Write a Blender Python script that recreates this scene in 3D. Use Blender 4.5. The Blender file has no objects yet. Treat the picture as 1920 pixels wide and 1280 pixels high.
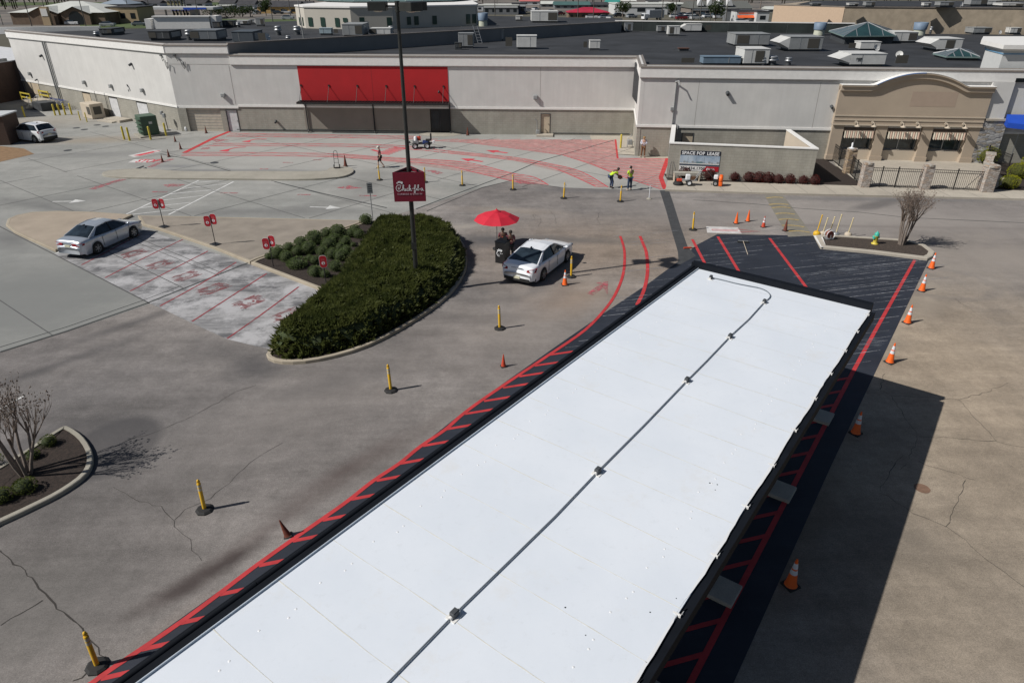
import bpy, bmesh, math, random
from mathutils import Vector, Matrix
R = math.radians
SC = bpy.context.scene
COL = SC.collection
rnd = random.Random(7)
# ---------------------------------------------------------------- camera, sky, sun
CAM_H = 13.4; PITCH = R(28.0); FOC = 1280.0
cd = bpy.data.cameras.new('camera'); cam = bpy.data.objects.new('camera', cd); COL.objects.link(cam)
cam.location = (0, 0, CAM_H); cam.rotation_euler = (R(90) - PITCH, 0, 0)
cd.sensor_width = 36; cd.lens = 24; cd.clip_start = 0.1; cd.clip_end = 6000
SC.camera = cam
SUN_AZ = R(18.5)      # direction shadows fall, measured from +X towards +Y
SUN_EL = R(43.8)
w = bpy.data.worlds.new("World"); SC.world = w; w.use_nodes = True
nt = w.node_tree; bg = nt.nodes['Background']
sky = nt.nodes.new('ShaderNodeTexSky'); sky.sky_type = 'NISHITA'; sky.sun_disc = False
sky.sun_elevation = SUN_EL
sky.sun_rotation = R(90) - (SUN_AZ + R(180))
sky.air_density = 1.0; sky.dust_density = 1.0; sky.ozone_density = 1.5
nt.links.new(sky.outputs[0], bg.inputs[0]); bg.inputs[1].default_value = 0.042
sd = bpy.data.lights.new('sun', 'SUN'); sd.energy = 4.35; sd.angle = R(0.5); sd.color = (1.0, 0.963, 0.912)
sun = bpy.data.objects.new('sun', sd); COL.objects.link(sun); sun.location = (-60, -30, 80)
trav = Vector((math.cos(SUN_EL) * math.cos(SUN_AZ), math.cos(SUN_EL) * math.sin(SUN_AZ), -math.sin(SUN_EL)))
sun.rotation_euler = trav.to_track_quat('-Z', 'Y').to_euler()
SC.render.engine = 'CYCLES'
SC.view_settings.view_transform = 'Standard'; SC.view_settings.look = 'None'
SC.view_settings.exposure = 0.0; SC.view_settings.gamma = 1.0

# ---------------------------------------------------------------- helpers
def g(x, y, z=0.0):
    """point of the plane at height z seen at photo pixel x, y"""
    u = (x - 960) / FOC; v = (y - 640) / FOC
    ry = math.cos(PITCH) - v * math.sin(PITCH); rz = -math.sin(PITCH) - v * math.cos(PITCH)
    t = (z - CAM_H) / rz
    return Vector((u * t, ry * t, z))
def gy(x, y, Y):
    """point at depth Y seen at photo pixel"""
    u = (x - 960) / FOC; v = (y - 640) / FOC
    ry = math.cos(PITCH) - v * math.sin(PITCH); rz = -math.sin(PITCH) - v * math.cos(PITCH)
    t = Y / ry
    return Vector((u * t, Y, CAM_H + rz * t))
def tag(o, label=None, cat=None, group=None, kind=None):
    if label: o['label'] = label
    if cat: o['category'] = cat
    if group: o['group'] = group
    if kind: o['kind'] = kind
    return o
def empty(name, loc=(0, 0, 0), rz=0.0, label=None, cat=None, group=None, kind=None):
    o = bpy.data.objects.new(name, None); COL.objects.link(o); o.empty_display_size = 0.2
    o.location = loc; o.rotation_euler = (0, 0, rz)
    return tag(o, label, cat, group, kind)
def kids(o): return [c for c in bpy.data.objects if c.parent == o]
def dup(o, loc=None, rz=None, scale=None, label=None, group=None, parent=None):
    c = o.copy(); COL.objects.link(c)
    if parent is not None: c.parent = parent
    if loc is not None: c.location = loc
    if rz is not None: c.rotation_euler = (0, 0, rz)
    if scale is not None: c.scale = scale if hasattr(scale, '__len__') else (scale,) * 3
    if label: c['label'] = label
    if group: c['group'] = group
    for k in kids(o): dup(k, parent=c)
    return c
class MB:
    def __init__(s): s.v = []; s.f = []; s.m = []; s.sm = []; s.rc = 0
    def add(s, vs, fs, mi=0, smooth=False):
        n = len(s.v); s.v += [tuple(v) for v in vs]
        for f in fs: s.f.append([i + n for i in f]); s.m.append(mi); s.sm.append(smooth)
        return s
    def box(s, c, d, rz=0.0, mi=0, rx=0.0, ry=0.0):
        M = Matrix.Rotation(rz, 3, 'Z') @ Matrix.Rotation(ry, 3, 'Y') @ Matrix.Rotation(rx, 3, 'X'); c = Vector(c)
        vs = [c + M @ Vector((sx * d[0] / 2, sy * d[1] / 2, sz * d[2] / 2)) for sx in (-1, 1) for sy in (-1, 1) for sz in (-1, 1)]
        return s.add(vs, [(0, 1, 3, 2), (4, 6, 7, 5), (0, 4, 5, 1), (2, 3, 7, 6), (0, 2, 6, 4), (1, 5, 7, 3)], mi)
    def bbox(s, c, d, b, rz=0.0, mi=0):
        """box with chamfered vertical and top edges"""
        hx, hy, hz = d[0] / 2, d[1] / 2, d[2] / 2; M = Matrix.Rotation(rz, 3, 'Z'); c = Vector(c)
        def ring(i, z):
            x, y = hx - i, hy - i; q = b
            return [(x - q, -y, z), (x, -y + q, z), (x, y - q, z), (x - q, y, z), (-x + q, y, z), (-x, y - q, z), (-x, -y + q, z), (-x + q, -y, z)]
        vs = []
        for i, z in ((0, -hz), (0, hz - b), (b, hz)): vs += [c + M @ Vector(p) for p in ring(i, z)]
        fs = []
        for r in range(2):
            for k in range(8): fs.append((r * 8 + k, r * 8 + (k + 1) % 8, r * 8 + 8 + (k + 1) % 8, r * 8 + 8 + k))
        fs.append(tuple(range(16, 24))); fs.append(tuple(reversed(range(8))))
        return s.add(vs, fs, mi)
    def prism(s, poly, z0, z1, mi=0, top=None, bottom=True):
        n = len(poly); a = sum(poly[i][0] * poly[(i + 1) % n][1] - poly[(i + 1) % n][0] * poly[i][1] for i in range(n))
        if a < 0: poly = poly[::-1]
        vs = [(p[0], p[1], z0) for p in poly] + [(p[0], p[1], z1) for p in poly]
        s.add(vs, [(i, (i + 1) % n, n + (i + 1) % n, n + i) for i in range(n)], mi)
        s.add(vs, [tuple(range(n, 2 * n))] , mi if top is None else top)
        if bottom: s.add(vs, [tuple(reversed(range(n)))], mi)
        return s
    def sheet(s, poly, z, mi=0):
        n = len(poly); a = sum(poly[i][0] * poly[(i + 1) % n][1] - poly[(i + 1) % n][0] * poly[i][1] for i in range(n))
        if a < 0: poly = poly[::-1]
        return s.add([(p[0], p[1], z) for p in poly], [tuple(range(n))], mi)
    def ribbon(s, pts, wd, z, mi=0):
        pts = [Vector((p[0], p[1])) for p in pts]; L = []; Rr = []; s.rc += 1; z = z + 0.00025 * (s.rc % 9)
        for i, p in enumerate(pts):
            a = pts[max(0, i - 1)]; b = pts[min(len(pts) - 1, i + 1)]; d = (b - a)
            if d.length < 1e-6: d = Vector((1, 0))
            d.normalize(); n = Vector((-d.y, d.x)); ww = wd[i] if hasattr(wd, '__len__') else wd
            L.append(p + n * ww / 2); Rr.append(p - n * ww / 2)
        vs = [(p.x, p.y, z) for p in L] + [(p.x, p.y, z) for p in Rr]; n = len(pts)
        return s.add(vs, [(i, n + i, n + i + 1, i + 1) for i in range(n - 1)], mi)
    def tube(s, pts, r, n=8, mi=0, smooth=True, caps=True):
        pts = [Vector(p) for p in pts]; vs = []; N = len(pts); ref = None
        for i, p in enumerate(pts):
            d = (pts[min(N - 1, i + 1)] - pts[max(0, i - 1)])
            if d.length < 1e-9: d = Vector((0, 0, 1))
            d.normalize()
            if ref is None: ref = Vector((1, 0, 0)) if abs(d.x) < 0.8 else Vector((0, 1, 0))
            u = ref - d * ref.dot(d)
            if u.length < 1e-4: u = d.orthogonal()
            u.normalize(); ref = u; v = d.cross(u); rr = r[i] if hasattr(r, '__len__') else r
            vs += [p + (u * math.cos(2 * math.pi * k / n) + v * math.sin(2 * math.pi * k / n)) * rr for k in range(n)]
        fs = [(i * n + k, i * n + (k + 1) % n, (i + 1) * n + (k + 1) % n, (i + 1) * n + k) for i in range(N - 1) for k in range(n)]
        s.add(vs, fs, mi, smooth)
        if caps: s.add(vs, [tuple(reversed(range(n))), tuple(range((N - 1) * n, N * n))], mi)
        return s
    def lathe(s, prof, c=(0, 0, 0), n=16, mi=0, smooth=True, sx=1, sy=1, caps=True):
        c = Vector(c); vs = []
        for r, z in prof: vs += [c + Vector((r * sx * math.cos(2 * math.pi * k / n), r * sy * math.sin(2 * math.pi * k / n), z)) for k in range(n)]
        N = len(prof)
        s.add(vs, [(i * n + k, i * n + (k + 1) % n, (i + 1) * n + (k + 1) % n, (i + 1) * n + k) for i in range(N - 1) for k in range(n)], mi, smooth)
        if caps: s.add(vs, [tuple(reversed(range(n))), tuple(range((N - 1) * n, N * n))], mi)
        return s
    def ball(s, c, r, n=10, m=7, mi=0, sc=(1, 1, 1)):
        prof = [(max(1e-3, math.sin(math.pi * i / m)), -math.cos(math.pi * i / m)) for i in range(m + 1)]; c = Vector(c); vs = []
        for a, z in prof: vs += [c + Vector((a * r * sc[0] * math.cos(2 * math.pi * k / n), a * r * sc[1] * math.sin(2 * math.pi * k / n), z * r * sc[2])) for k in range(n)]
        return s.add(vs, [(i * n + k, i * n + (k + 1) % n, (i + 1) * n + (k + 1) % n, (i + 1) * n + k) for i in range(m) for k in range(n)], mi, True)
    def quad(s, a, b, c, d, mi=0): return s.add([a, b, c, d], [(0, 1, 2, 3)], mi)
    def build(s, name, mats, parent=None, label=None, cat=None, group=None, kind=None, loc=None, rz=None):
        me = bpy.data.meshes.new(name); me.from_pydata(s.v, [], s.f)
        mats = mats if isinstance(mats, (list, tuple)) else [mats]
        for m in mats: me.materials.append(m)
        me.polygons.foreach_set('material_index', s.m); me.polygons.foreach_set('use_smooth', s.sm); me.update()
        o = bpy.data.objects.new(name, me); COL.objects.link(o)
        if parent: o.parent = parent
        if loc is not None: o.location = loc
        if rz is not None: o.rotation_euler = (0, 0, rz)
        return tag(o, label, cat, group, kind)
def text(name, s, size, mat, M, parent=None, ext=0.004, align='LEFT', bold=0.0, wide=1.0):
    """real lettering: a text curve turned into a mesh; M places it (x right, y up, z out)"""
    cu = bpy.data.curves.new(name, 'FONT'); cu.body = s; cu.size = size; cu.extrude = ext; cu.offset = bold; cu.align_x = align; cu.space_character = wide
    t = bpy.data.objects.new(name, cu); COL.objects.link(t)
    dg = bpy.context.evaluated_depsgraph_get(); me = bpy.data.meshes.new_from_object(t.evaluated_get(dg))
    bpy.data.objects.remove(t); me.transform(M); me.materials.clear(); me.materials.append(mat)
    o = bpy.data.objects.new(name, me); COL.objects.link(o)
    if parent: o.parent = parent
    return o
def frame(origin, xdir, ydir=(0, 0, 1)):
    x = Vector(xdir).normalized(); y = Vector(ydir); y = (y - x * y.dot(x)).normalized(); z = x.cross(y)
    return Matrix(((x.x, y.x, z.x, origin[0]), (x.y, y.y, z.y, origin[1]), (x.z, y.z, z.z, origin[2]), (0, 0, 0, 1)))

# ---------------------------------------------------------------- materials
class NB:
    def __init__(s, name):
        s.mat = bpy.data.materials.new(name); s.mat.use_nodes = True; s.t = s.mat.node_tree; s.n = s.t.nodes
        s.b = s.n['Principled BSDF']; s.co = s.n.new('ShaderNodeTexCoord').outputs['Object']
    def L(s, a, b): s.t.links.new(a, b)
    def put(s, sock, v):
        if hasattr(v, 'is_linked') or isinstance(v, bpy.types.NodeSocket): s.L(v, sock)
        else: sock.default_value = v
    def noise(s, sc, det=4, rough=0.55, vec=None, dist=0.0):
        n = s.n.new('ShaderNodeTexNoise'); n.inputs['Scale'].default_value = sc; n.inputs['Detail'].default_value = det
        n.inputs['Roughness'].default_value = rough; n.inputs['Distortion'].default_value = dist
        s.L(vec or s.co, n.inputs['Vector']); return n.outputs['Fac']
    def stretch(s, scale, rot=0.0, loc=(0, 0, 0)):
        n = s.n.new('ShaderNodeMapping'); n.inputs['Scale'].default_value = scale; n.inputs['Rotation'].default_value = (0, 0, rot)
        n.inputs['Location'].default_value = loc; s.L(s.co, n.inputs['Vector']); return n.outputs[0]
    def rng(s, v, a, b, c=0.0, d=1.0):
        n = s.n.new('ShaderNodeMapRange'); n.inputs[1].default_value = a; n.inputs[2].default_value = b
        n.inputs[3].default_value = c; n.inputs[4].default_value = d; s.put(n.inputs[0], v); return n.outputs[0]
    def math(s, op, a, b=0.0):
        n = s.n.new('ShaderNodeMath'); n.operation = op; s.put(n.inputs[0], a); s.put(n.inputs[1], b); return n.outputs[0]
    def mix(s, fac, a, b):
        n = s.n.new('ShaderNodeMix'); n.data_type = 'RGBA'; s.put(n.inputs[0], fac)
        s.put(n.inputs[6], a if not isinstance(a, tuple) else (*a[:3], 1)); s.put(n.inputs[7], b if not isinstance(b, tuple) else (*b[:3], 1)); return n.outputs[2]
    def mul(s, col, fac):
        n = s.n.new('ShaderNodeVectorMath'); n.operation = 'SCALE'; s.put(n.inputs[0], col if not isinstance(col, tuple) else col[:3]); s.put(n.inputs['Scale'], fac); return n.outputs[0]
    def bump(s, h, st=0.2, d=0.02):
        n = s.n.new('ShaderNodeBump'); n.inputs['Strength'].default_value = st; n.inputs['Distance'].default_value = d
        s.L(h, n.inputs['Height']); s.L(n.outputs[0], s.b.inputs['Normal'])
    def stain(s, cx, cy, rx, ry, ang, soft=0.5, ring=None, warp=0.35, wsc=0.6):
        m = s.n.new('ShaderNodeMapping'); m.vector_type = 'TEXTURE'; m.inputs['Location'].default_value = (cx, cy, 0)
        m.inputs['Rotation'].default_value = (0, 0, ang); m.inputs['Scale'].default_value = (rx, ry, 1e6); s.L(s.co, m.inputs['Vector'])
        l = s.n.new('ShaderNodeVectorMath'); l.operation = 'LENGTH'; s.L(m.outputs[0], l.inputs[0])
        d = s.math('ADD', l.outputs['Value'], s.math('MULTIPLY', s.math('SUBTRACT', s.warpn, 0.5), warp * 2))
        if ring: d = s.math('ADD', s.math('DIVIDE', s.math('ABSOLUTE', s.math('SUBTRACT', d, 1.0)), ring), 0.0)
        return s.rng(d, 1.0, 1.0 - soft if not ring else 0.2, 0.0, 1.0)
def M(name, col, rough=0.7, var=0.12, sc=3.0, metal=0.0, bump=0.0, bsc=60, col2=None, spec=None, coat=0.0, streak=False):
    b = NB(name); c = b.mix(b.rng(b.noise(sc, 5), 0.3, 0.7), tuple(x * (1 - var) for x in col), col2 or tuple(min(1, x * (1 + var)) for x in col))
    if streak: c = b.mul(c, b.rng(b.noise(1.2, 4, vec=b.stretch((3, 3, 0.25))), 0.25, 0.75, 0.95, 1.03))
    b.L(c, b.b.inputs['Base Color']); b.b.inputs['Roughness'].default_value = rough; b.b.inputs['Metallic'].default_value = metal
    if spec is not None: b.b.inputs['Specular IOR Level'].default_value = spec
    if coat: b.b.inputs['Coat Weight'].default_value = coat; b.b.inputs['Coat Roughness'].default_value = 0.05
    if bump: b.bump(b.noise(bsc, 3), bump)
    return b.mat
def glass(name, col=(0.02, 0.03, 0.035), rough=0.06):
    b = NB(name); b.L(b.mix(b.rng(b.noise(2.5, 3), 0.35, 0.65), col, tuple(x * 2.2 for x in col)), b.b.inputs['Base Color']); b.b.inputs['Roughness'].default_value = rough
    b.b.inputs['Specular IOR Level'].default_value = 0.6; return b.mat
def worn(name, col, keep=0.75, sc=7.0, rough=0.7, soft=0.14, stretch=None):
    """paint worn through in places, so the surface below shows"""
    b = NB(name); v = b.stretch(*stretch) if stretch else None
    n = b.noise(sc, 8, 0.7, vec=v); f = b.rng(n, 0.72 - keep * 0.5 - soft + 0.02, 0.72 - keep * 0.5 + soft, 0.0, 1.0)
    c = b.mix(b.rng(b.noise(2.0, 4), 0.3, 0.7), tuple(x * 0.8 for x in col), tuple(min(1, x * 1.15) for x in col))
    b.L(c, b.b.inputs['Base Color']); b.b.inputs['Roughness'].default_value = rough; b.L(f, b.b.inputs['Alpha']); return b.mat

def asphalt_mat():
    b = NB('asphalt'); b.warpn = b.noise(0.45, 6, 0.65)
    big = b.noise(0.09, 6, 0.6); fine = b.noise(28, 6, 0.8); mid = b.noise(1.6, 8, 0.7)
    c = b.mix(b.rng(big, 0.38, 0.62), (0.178, 0.163, 0.155), (0.28, 0.256, 0.238))
    # dusty tan towards the right side of the lot and cool grey on the left
    p = g(1800, 900); c = b.mix(b.math('MULTIPLY', b.stain(p.x, p.y, 11, 26, R(-30), 0.75, warp=0.25), 0.9), c, (0.29, 0.243, 0.188)); p = g(1760, 680); c = b.mix(b.math('MULTIPLY', b.stain(p.x, p.y, 8, 12, R(-30), 0.9, warp=0.35), 0.8), c, (0.38, 0.308, 0.23)); p = g(120, 1000); c = b.mix(b.math('MULTIPLY', b.stain(p.x, p.y, 6, 9, R(-20), 0.9), 0.5), c, (0.15, 0.14, 0.132))
    p = g(1150, 470); c = b.mix(b.math('MULTIPLY', b.stain(p.x, p.y, 11, 8, 0, 0.9), 0.75), c, (0.30, 0.235, 0.18))
    p = g(150, 760); c = b.mix(b.math('MULTIPLY', b.stain(p.x, p.y, 9, 7, R(-20), 0.9), 0.7), c, (0.15, 0.142, 0.14))
    c = b.mul(c, b.rng(mid, 0.28, 0.72, 0.82, 1.17)); c = b.mul(c, b.rng(fine, 0.3, 0.7, 0.66, 1.34)); c = b.mul(c, b.rng(b.noise(7, 5, 0.7), 0.3, 0.7, 0.88, 1.12)); c = b.mul(c, b.rng(b.noise(0.28, 8, 0.7), 0.35, 0.65, 0.86, 1.12))
    st = b.noise(0.45, 7, 0.7, vec=b.stretch((0.30, 2.4, 1), R(-53))); c = b.mul(c, b.rng(st, 0.3, 0.7, 0.80, 1.14)); c = b.mul(c, b.rng(b.noise(70, 3, 0.7), 0.3, 0.7, 0.80, 1.2))
    st2 = b.noise(0.5, 6, 0.65, vec=b.stretch((1, 0.22, 1), R(-88))); c = b.mul(c, b.rng(st2, 0.3, 0.7, 0.92, 1.07))
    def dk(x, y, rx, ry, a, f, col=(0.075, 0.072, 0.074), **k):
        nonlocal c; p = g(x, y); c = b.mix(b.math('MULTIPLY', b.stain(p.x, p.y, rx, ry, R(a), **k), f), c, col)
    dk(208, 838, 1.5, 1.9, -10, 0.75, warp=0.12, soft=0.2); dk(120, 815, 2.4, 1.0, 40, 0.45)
    dk(488, 690, 1.7, 1.3, 0, 0.7, soft=0.8); dk(420, 660, 2.6, 1.6, -30, 0.5, soft=0.9); dk(600, 725, 3.2, 0.9, 28, 0.45, soft=0.9)
    dk(60, 700, 5.5, 0.5, 50, 0.6, soft=0.9); dk(250, 605, 4, 0.5, 50, 0.6, soft=0.9)
    dk(330, 1110, 1.6, 0.45, 40, 0.75, (0.06, 0.045, 0.042), soft=0.9); dk(430, 1050, 1.7, 0.4, 48, 0.85, (0.05, 0.038, 0.036), soft=0.9, warp=0.7)
    dk(640, 885, 3.4, 0.55, 50, 0.6, (0.09, 0.065, 0.06), soft=1.0, warp=0.5); dk(520, 980, 3, 0.4, 50, 0.5, (0.09, 0.065, 0.06), soft=1.0)
    dk(380, 1170, 1.9, 1.0, 45, 0.5, (0.28, 0.215, 0.175), soft=0.9); dk(760, 830, 5, 0.7, 50, 0.35, (0.11, 0.085, 0.075), soft=1.0)
    dk(930, 450, 5.5, 1.6, 0, 0.75, (0.10, 0.10, 0.105), soft=0.9); dk(1080, 450, 6, 1.0, -4, 0.5, (0.11, 0.11, 0.11), soft=0.9)
    dk(905, 520, 4.2, 5.0, 0, 0.3, ring=0.16, warp=0.2); dk(915, 500, 3.4, 4.4, 0, 0.25, ring=0.12, warp=0.1)
    dk(870, 425, 1.8, 0.8, 20, 0.55, (0.40, 0.36, 0.31), soft=0.9); dk(960, 395, 5, 1.0, -8, 0.4, (0.33, 0.27, 0.21), soft=0.9)
    dk(1150, 357, 9, 1.0, -3, 0.55, (0.12, 0.12, 0.125), soft=0.8); dk(1640, 405, 22, 5, -4, 0.8, (0.32, 0.292, 0.268), soft=0.9); dk(1640, 374, 17, 0.6, -2.5, 0.5, (0.15, 0.15, 0.15), soft=0.8)
    dk(1640, 385, 3.2, 0.8, 30, 0.5, soft=0.6); dk(1650, 425, 16, 0.35, -3, 0.35, (0.14, 0.12, 0.115), soft=0.9)
    dk(1745, 575, 1.3, 2.4, -25, 0.5, (0.14, 0.12, 0.10), soft=0.9); dk(1740, 560, 0.9, 3.0, -30, 0.5, (0.42, 0.36, 0.29), soft=0.9)
    dk(1760, 530, 2.4, 2.0, 0, 0.3, (0.13, 0.125, 0.125), ring=0.2); dk(1860, 480, 9, 7, 0, 0.7, (0.32, 0.285, 0.25), soft=0.9); dk(1000, 600, 7, 5, 40, 0.5, (0.27, 0.235, 0.205), soft=1.0); dk(560, 760, 8, 3, 50, 0.35, (0.27, 0.245, 0.225), soft=1.0)
    dk(1600, 660, 0.8, 1.6, -35, 0.55, (0.42, 0.39, 0.34), soft=0.9); dk(1660, 620, 0.7, 3.4, -33, 0.45, (0.42, 0.36, 0.28), soft=0.9)
    dk(1500, 1000, 0.8, 6, -35, 0.4, (0.16, 0.11, 0.07), soft=1.0); dk(1690, 1010, 2, 1.5, 0, 0.3, (0.12, 0.11, 0.10), soft=0.9)
    dk(40, 1140, 3, 2.6, 0, 0.35, (0.13, 0.125, 0.115), soft=0.6); dk(1350, 400, 4, 0.8, -4, 0.4, (0.16, 0.155, 0.155), soft=0.8)
    dk(1080, 560, 3.5, 2, 30, 0.5, (0.30, 0.22, 0.16), soft=0.9); dk(1480, 300, 3, 2, 0, 0.0)
    sp = b.rng(b.noise(9, 2, 0.5), 0.745, 0.77); c = b.mix(b.math('MULTIPLY', sp, 0.6), c, (0.04, 0.035, 0.03))
    b.L(c, b.b.inputs['Base Color']); b.b.inputs['Roughness'].default_value = 0.9; b.b.inputs['Specular IOR Level'].default_value = 0.25
    b.bump(fine, 0.35, 0.02); return b.mat
def concrete_mat(name='concrete', base=(0.27, 0.272, 0.255), hi=(0.36, 0.355, 0.332), lanes=True):
    b = NB(name); b.warpn = b.noise(0.5, 6, 0.65)
    c = b.mix(b.rng(b.noise(0.12, 6, 0.6), 0.35, 0.65), base, hi)
    c = b.mul(c, b.rng(b.noise(1.1, 8, 0.72), 0.25, 0.75, 0.86, 1.12)); fine = b.noise(30, 5, 0.8); c = b.mul(c, b.rng(fine, 0.3, 0.7, 0.80, 1.18))
    if lanes:
        c = b.mul(c, b.rng(b.noise(0.3, 6, 0.65, vec=b.stretch((0.25, 1.6, 1), R(3))), 0.3, 0.7, 0.84, 1.1))
        def dk(x, y, rx, ry, a, f, col=(0.12, 0.12, 0.12), **k):
            nonlocal c; p = g(x, y); c = b.mix(b.math('MULTIPLY', b.stain(p.x, p.y, rx, ry, R(a), **k), f), c, col)
        dk(700, 290, 27, 9, -3, 0.75, (0.42, 0.41, 0.38), soft=0.9, warp=0.2); dk(1080, 320, 12, 7, 0, 0.6, (0.43, 0.415, 0.385), soft=0.9)
        dk(30, 560, 11, 8, -10, 0.85, (0.195, 0.20, 0.192), soft=0.7); dk(60, 430, 15, 7, 0, 0.5, (0.22, 0.222, 0.215), soft=0.9)
        dk(120, 395, 9, 0.9, -25, 0.5, soft=0.9); dk(60, 430, 2.5, 4, 0, 0.45, soft=0.9); dk(180, 370, 9, 2, 20, 0.35, soft=0.9)
        dk(450, 398, 12, 1.4, 3, 0.45, soft=0.9); dk(180, 262, 8, 2.5, 10, 0.55, (0.27, 0.21, 0.14), soft=0.9); dk(60, 230, 14, 5, 15, 0.4, (0.27, 0.22, 0.16), soft=0.9)
        dk(400, 320, 12, 0.6, 0, 0.55, (0.14, 0.14, 0.15), soft=0.9); dk(330, 312, 3, 0.8, 0, 0.5, (0.14, 0.14, 0.16), soft=0.9)
        dk(690, 345, 2.6, 5, 0, 0.45, (0.13, 0.125, 0.12), soft=0.9); dk(640, 380, 5, 1.6, 30, 0.4, (0.15, 0.145, 0.14), soft=0.9)
        dk(120, 290, 18, 1.6, 3, 0.45, (0.15, 0.15, 0.15), soft=0.9); dk(800, 360, 3, 2, 0, 0.35, (0.42, 0.39, 0.35), soft=0.9)
        dk(20, 450, 3, 1.0, -40, 0.4, soft=0.9); dk(700, 275, 10, 1, 0, 0.25, (0.2, 0.2, 0.2), soft=0.9)
    b.L(c, b.b.inputs['Base Color']); b.b.inputs['Roughness'].default_value = 0.88; b.b.inputs['Specular IOR Level'].default_value = 0.3
    b.bump(fine, 0.2, 0.01); return b.mat
def chalk_mat():
    b = NB('chalky_concrete'); v = b.stretch((0.35, 1.5, 1), R(-53))
    n = b.noise(0.9, 9, 0.72, vec=v, dist=0.6); n2 = b.noise(0.5, 8, 0.7)
    c = b.mix(b.rng(n, 0.40, 0.60), (0.115, 0.115, 0.12), (0.34, 0.335, 0.335)); c = b.mix(b.rng(n2, 0.46, 0.60), c, (0.43, 0.425, 0.43))
    c = b.mix(b.rng(b.noise(0.8, 9, 0.75), 0.60, 0.70), c, (0.06, 0.06, 0.062))
    fine = b.noise(26, 5, 0.8); c = b.mul(c, b.rng(fine, 0.25, 0.75, 0.84, 1.14))
    b.L(c, b.b.inputs['Base Color']); b.b.inputs['Roughness'].default_value = 0.9; return b.mat
def seal_mat():
    b = NB('black_seal_coat'); c = b.mix(b.rng(b.noise(0.5, 7, 0.65), 0.35, 0.7), (0.015, 0.019, 0.029), (0.027, 0.033, 0.048))
    st = b.noise(1.5, 6, 0.7, vec=b.stretch((0.12, 1.6, 1), R(-16))); c = b.mix(b.rng(st, 0.52, 0.78, 0, 0.13), c, (0.12, 0.125, 0.14))
    b.L(c, b.b.inputs['Base Color']); b.b.inputs['Roughness'].default_value = 0.75; fine = b.noise(40, 4, 0.7); b.bump(fine, 0.25, 0.01)
    c2 = b.rng(fine, 0.3, 0.7, 0.6, 0.85); b.L(c2, b.b.inputs['Roughness']); return b.mat
def block_mat(name, c1, c2, mortar, wd=0.4, ht=0.2, strength=0.35, axis=True):
    b = NB(name); t = b.n.new('ShaderNodeTexBrick'); t.inputs['Scale'].default_value = 1.0
    geo = b.n.new('ShaderNodeSeparateXYZ'); b.L(b.co, geo.inputs[0]); cmb = b.n.new('ShaderNodeCombineXYZ')
    b.L(b.math('ADD', geo.outputs[0], b.math('MULTIPLY', geo.outputs[1], 0.7)), cmb.inputs[0]); b.L(geo.outputs[2], cmb.inputs[1]); b.L(cmb.outputs[0], t.inputs['Vector'])
    t.inputs['Color1'].default_value = (*c1, 1); t.inputs['Color2'].default_value = (*c2, 1); t.inputs['Mortar'].default_value = (*mortar, 1)
    t.inputs['Brick Width'].default_value = wd; t.inputs['Row Height'].default_value = ht; t.inputs['Mortar Size'].default_value = 0.012
    c = b.mul(t.outputs['Color'], b.rng(b.noise(0.7, 6, 0.65), 0.3, 0.7, 0.88, 1.1)); c = b.mul(c, b.rng(b.noise(1.0, 4, vec=b.stretch((2, 2, 0.3))), 0.3, 0.7, 0.9, 1.08))
    b.L(c, b.b.inputs['Base Color']); b.b.inputs['Roughness'].default_value = 0.9; return b.mat
def stone_mat(name, c1, c2, c3, sc=3.0):
    b = NB(name); v = b.n.new('ShaderNodeTexVoronoi'); v.inputs['Scale'].default_value = sc; mp = b.stretch((1, 1, 2.6)); b.L(mp, v.inputs['Vector'])
    sep = b.n.new('ShaderNodeSeparateColor'); b.L(v.outputs['Color'], sep.inputs[0])
    c = b.mix(b.rng(sep.outputs[0], 0.2, 0.8), c1, c2); c = b.mix(b.rng(sep.outputs[1], 0.6, 0.9), c, c3)
    v2 = b.n.new('ShaderNodeTexVoronoi'); v2.feature = 'DISTANCE_TO_EDGE'; v2.inputs['Scale'].default_value = sc; b.L(mp, v2.inputs['Vector'])
    c = b.mul(c, b.rng(v2.outputs['Distance'], 0.0, 0.07, 0.6, 1.0)); c = b.mul(c, b.rng(b.noise(12, 5), 0.3, 0.7, 0.8, 1.15))
    b.L(c, b.b.inputs['Base Color']); b.b.inputs['Roughness'].default_value = 0.9; b.bump(v2.outputs['Distance'], 0.8, 0.05); return b.mat
def roof_white_mat():
    b = NB('white_roof_membrane'); b.warpn = b.noise(0.5, 4)
    c = b.mix(b.rng(b.noise(0.5, 5), 0.35, 0.65), (0.675, 0.72, 0.775), (0.72, 0.76, 0.81)); f = b.noise(5, 9, 0.8)
    c = b.mix(b.rng(f, 0.56, 0.72, 0, 0.45), c, (0.58, 0.61, 0.64)); c = b.mix(b.rng(b.noise(0.9, 8, 0.75), 0.56, 0.72, 0, 0.32), c, (0.66, 0.63, 0.57))
    b.L(c, b.b.inputs['Base Color']); b.b.inputs['Roughness'].default_value = 0.55; b.b.inputs['Specular IOR Level'].default_value = 0.2
    b.bump(b.noise(1.2, 4), 0.12, 0.05); return b.mat
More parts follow.
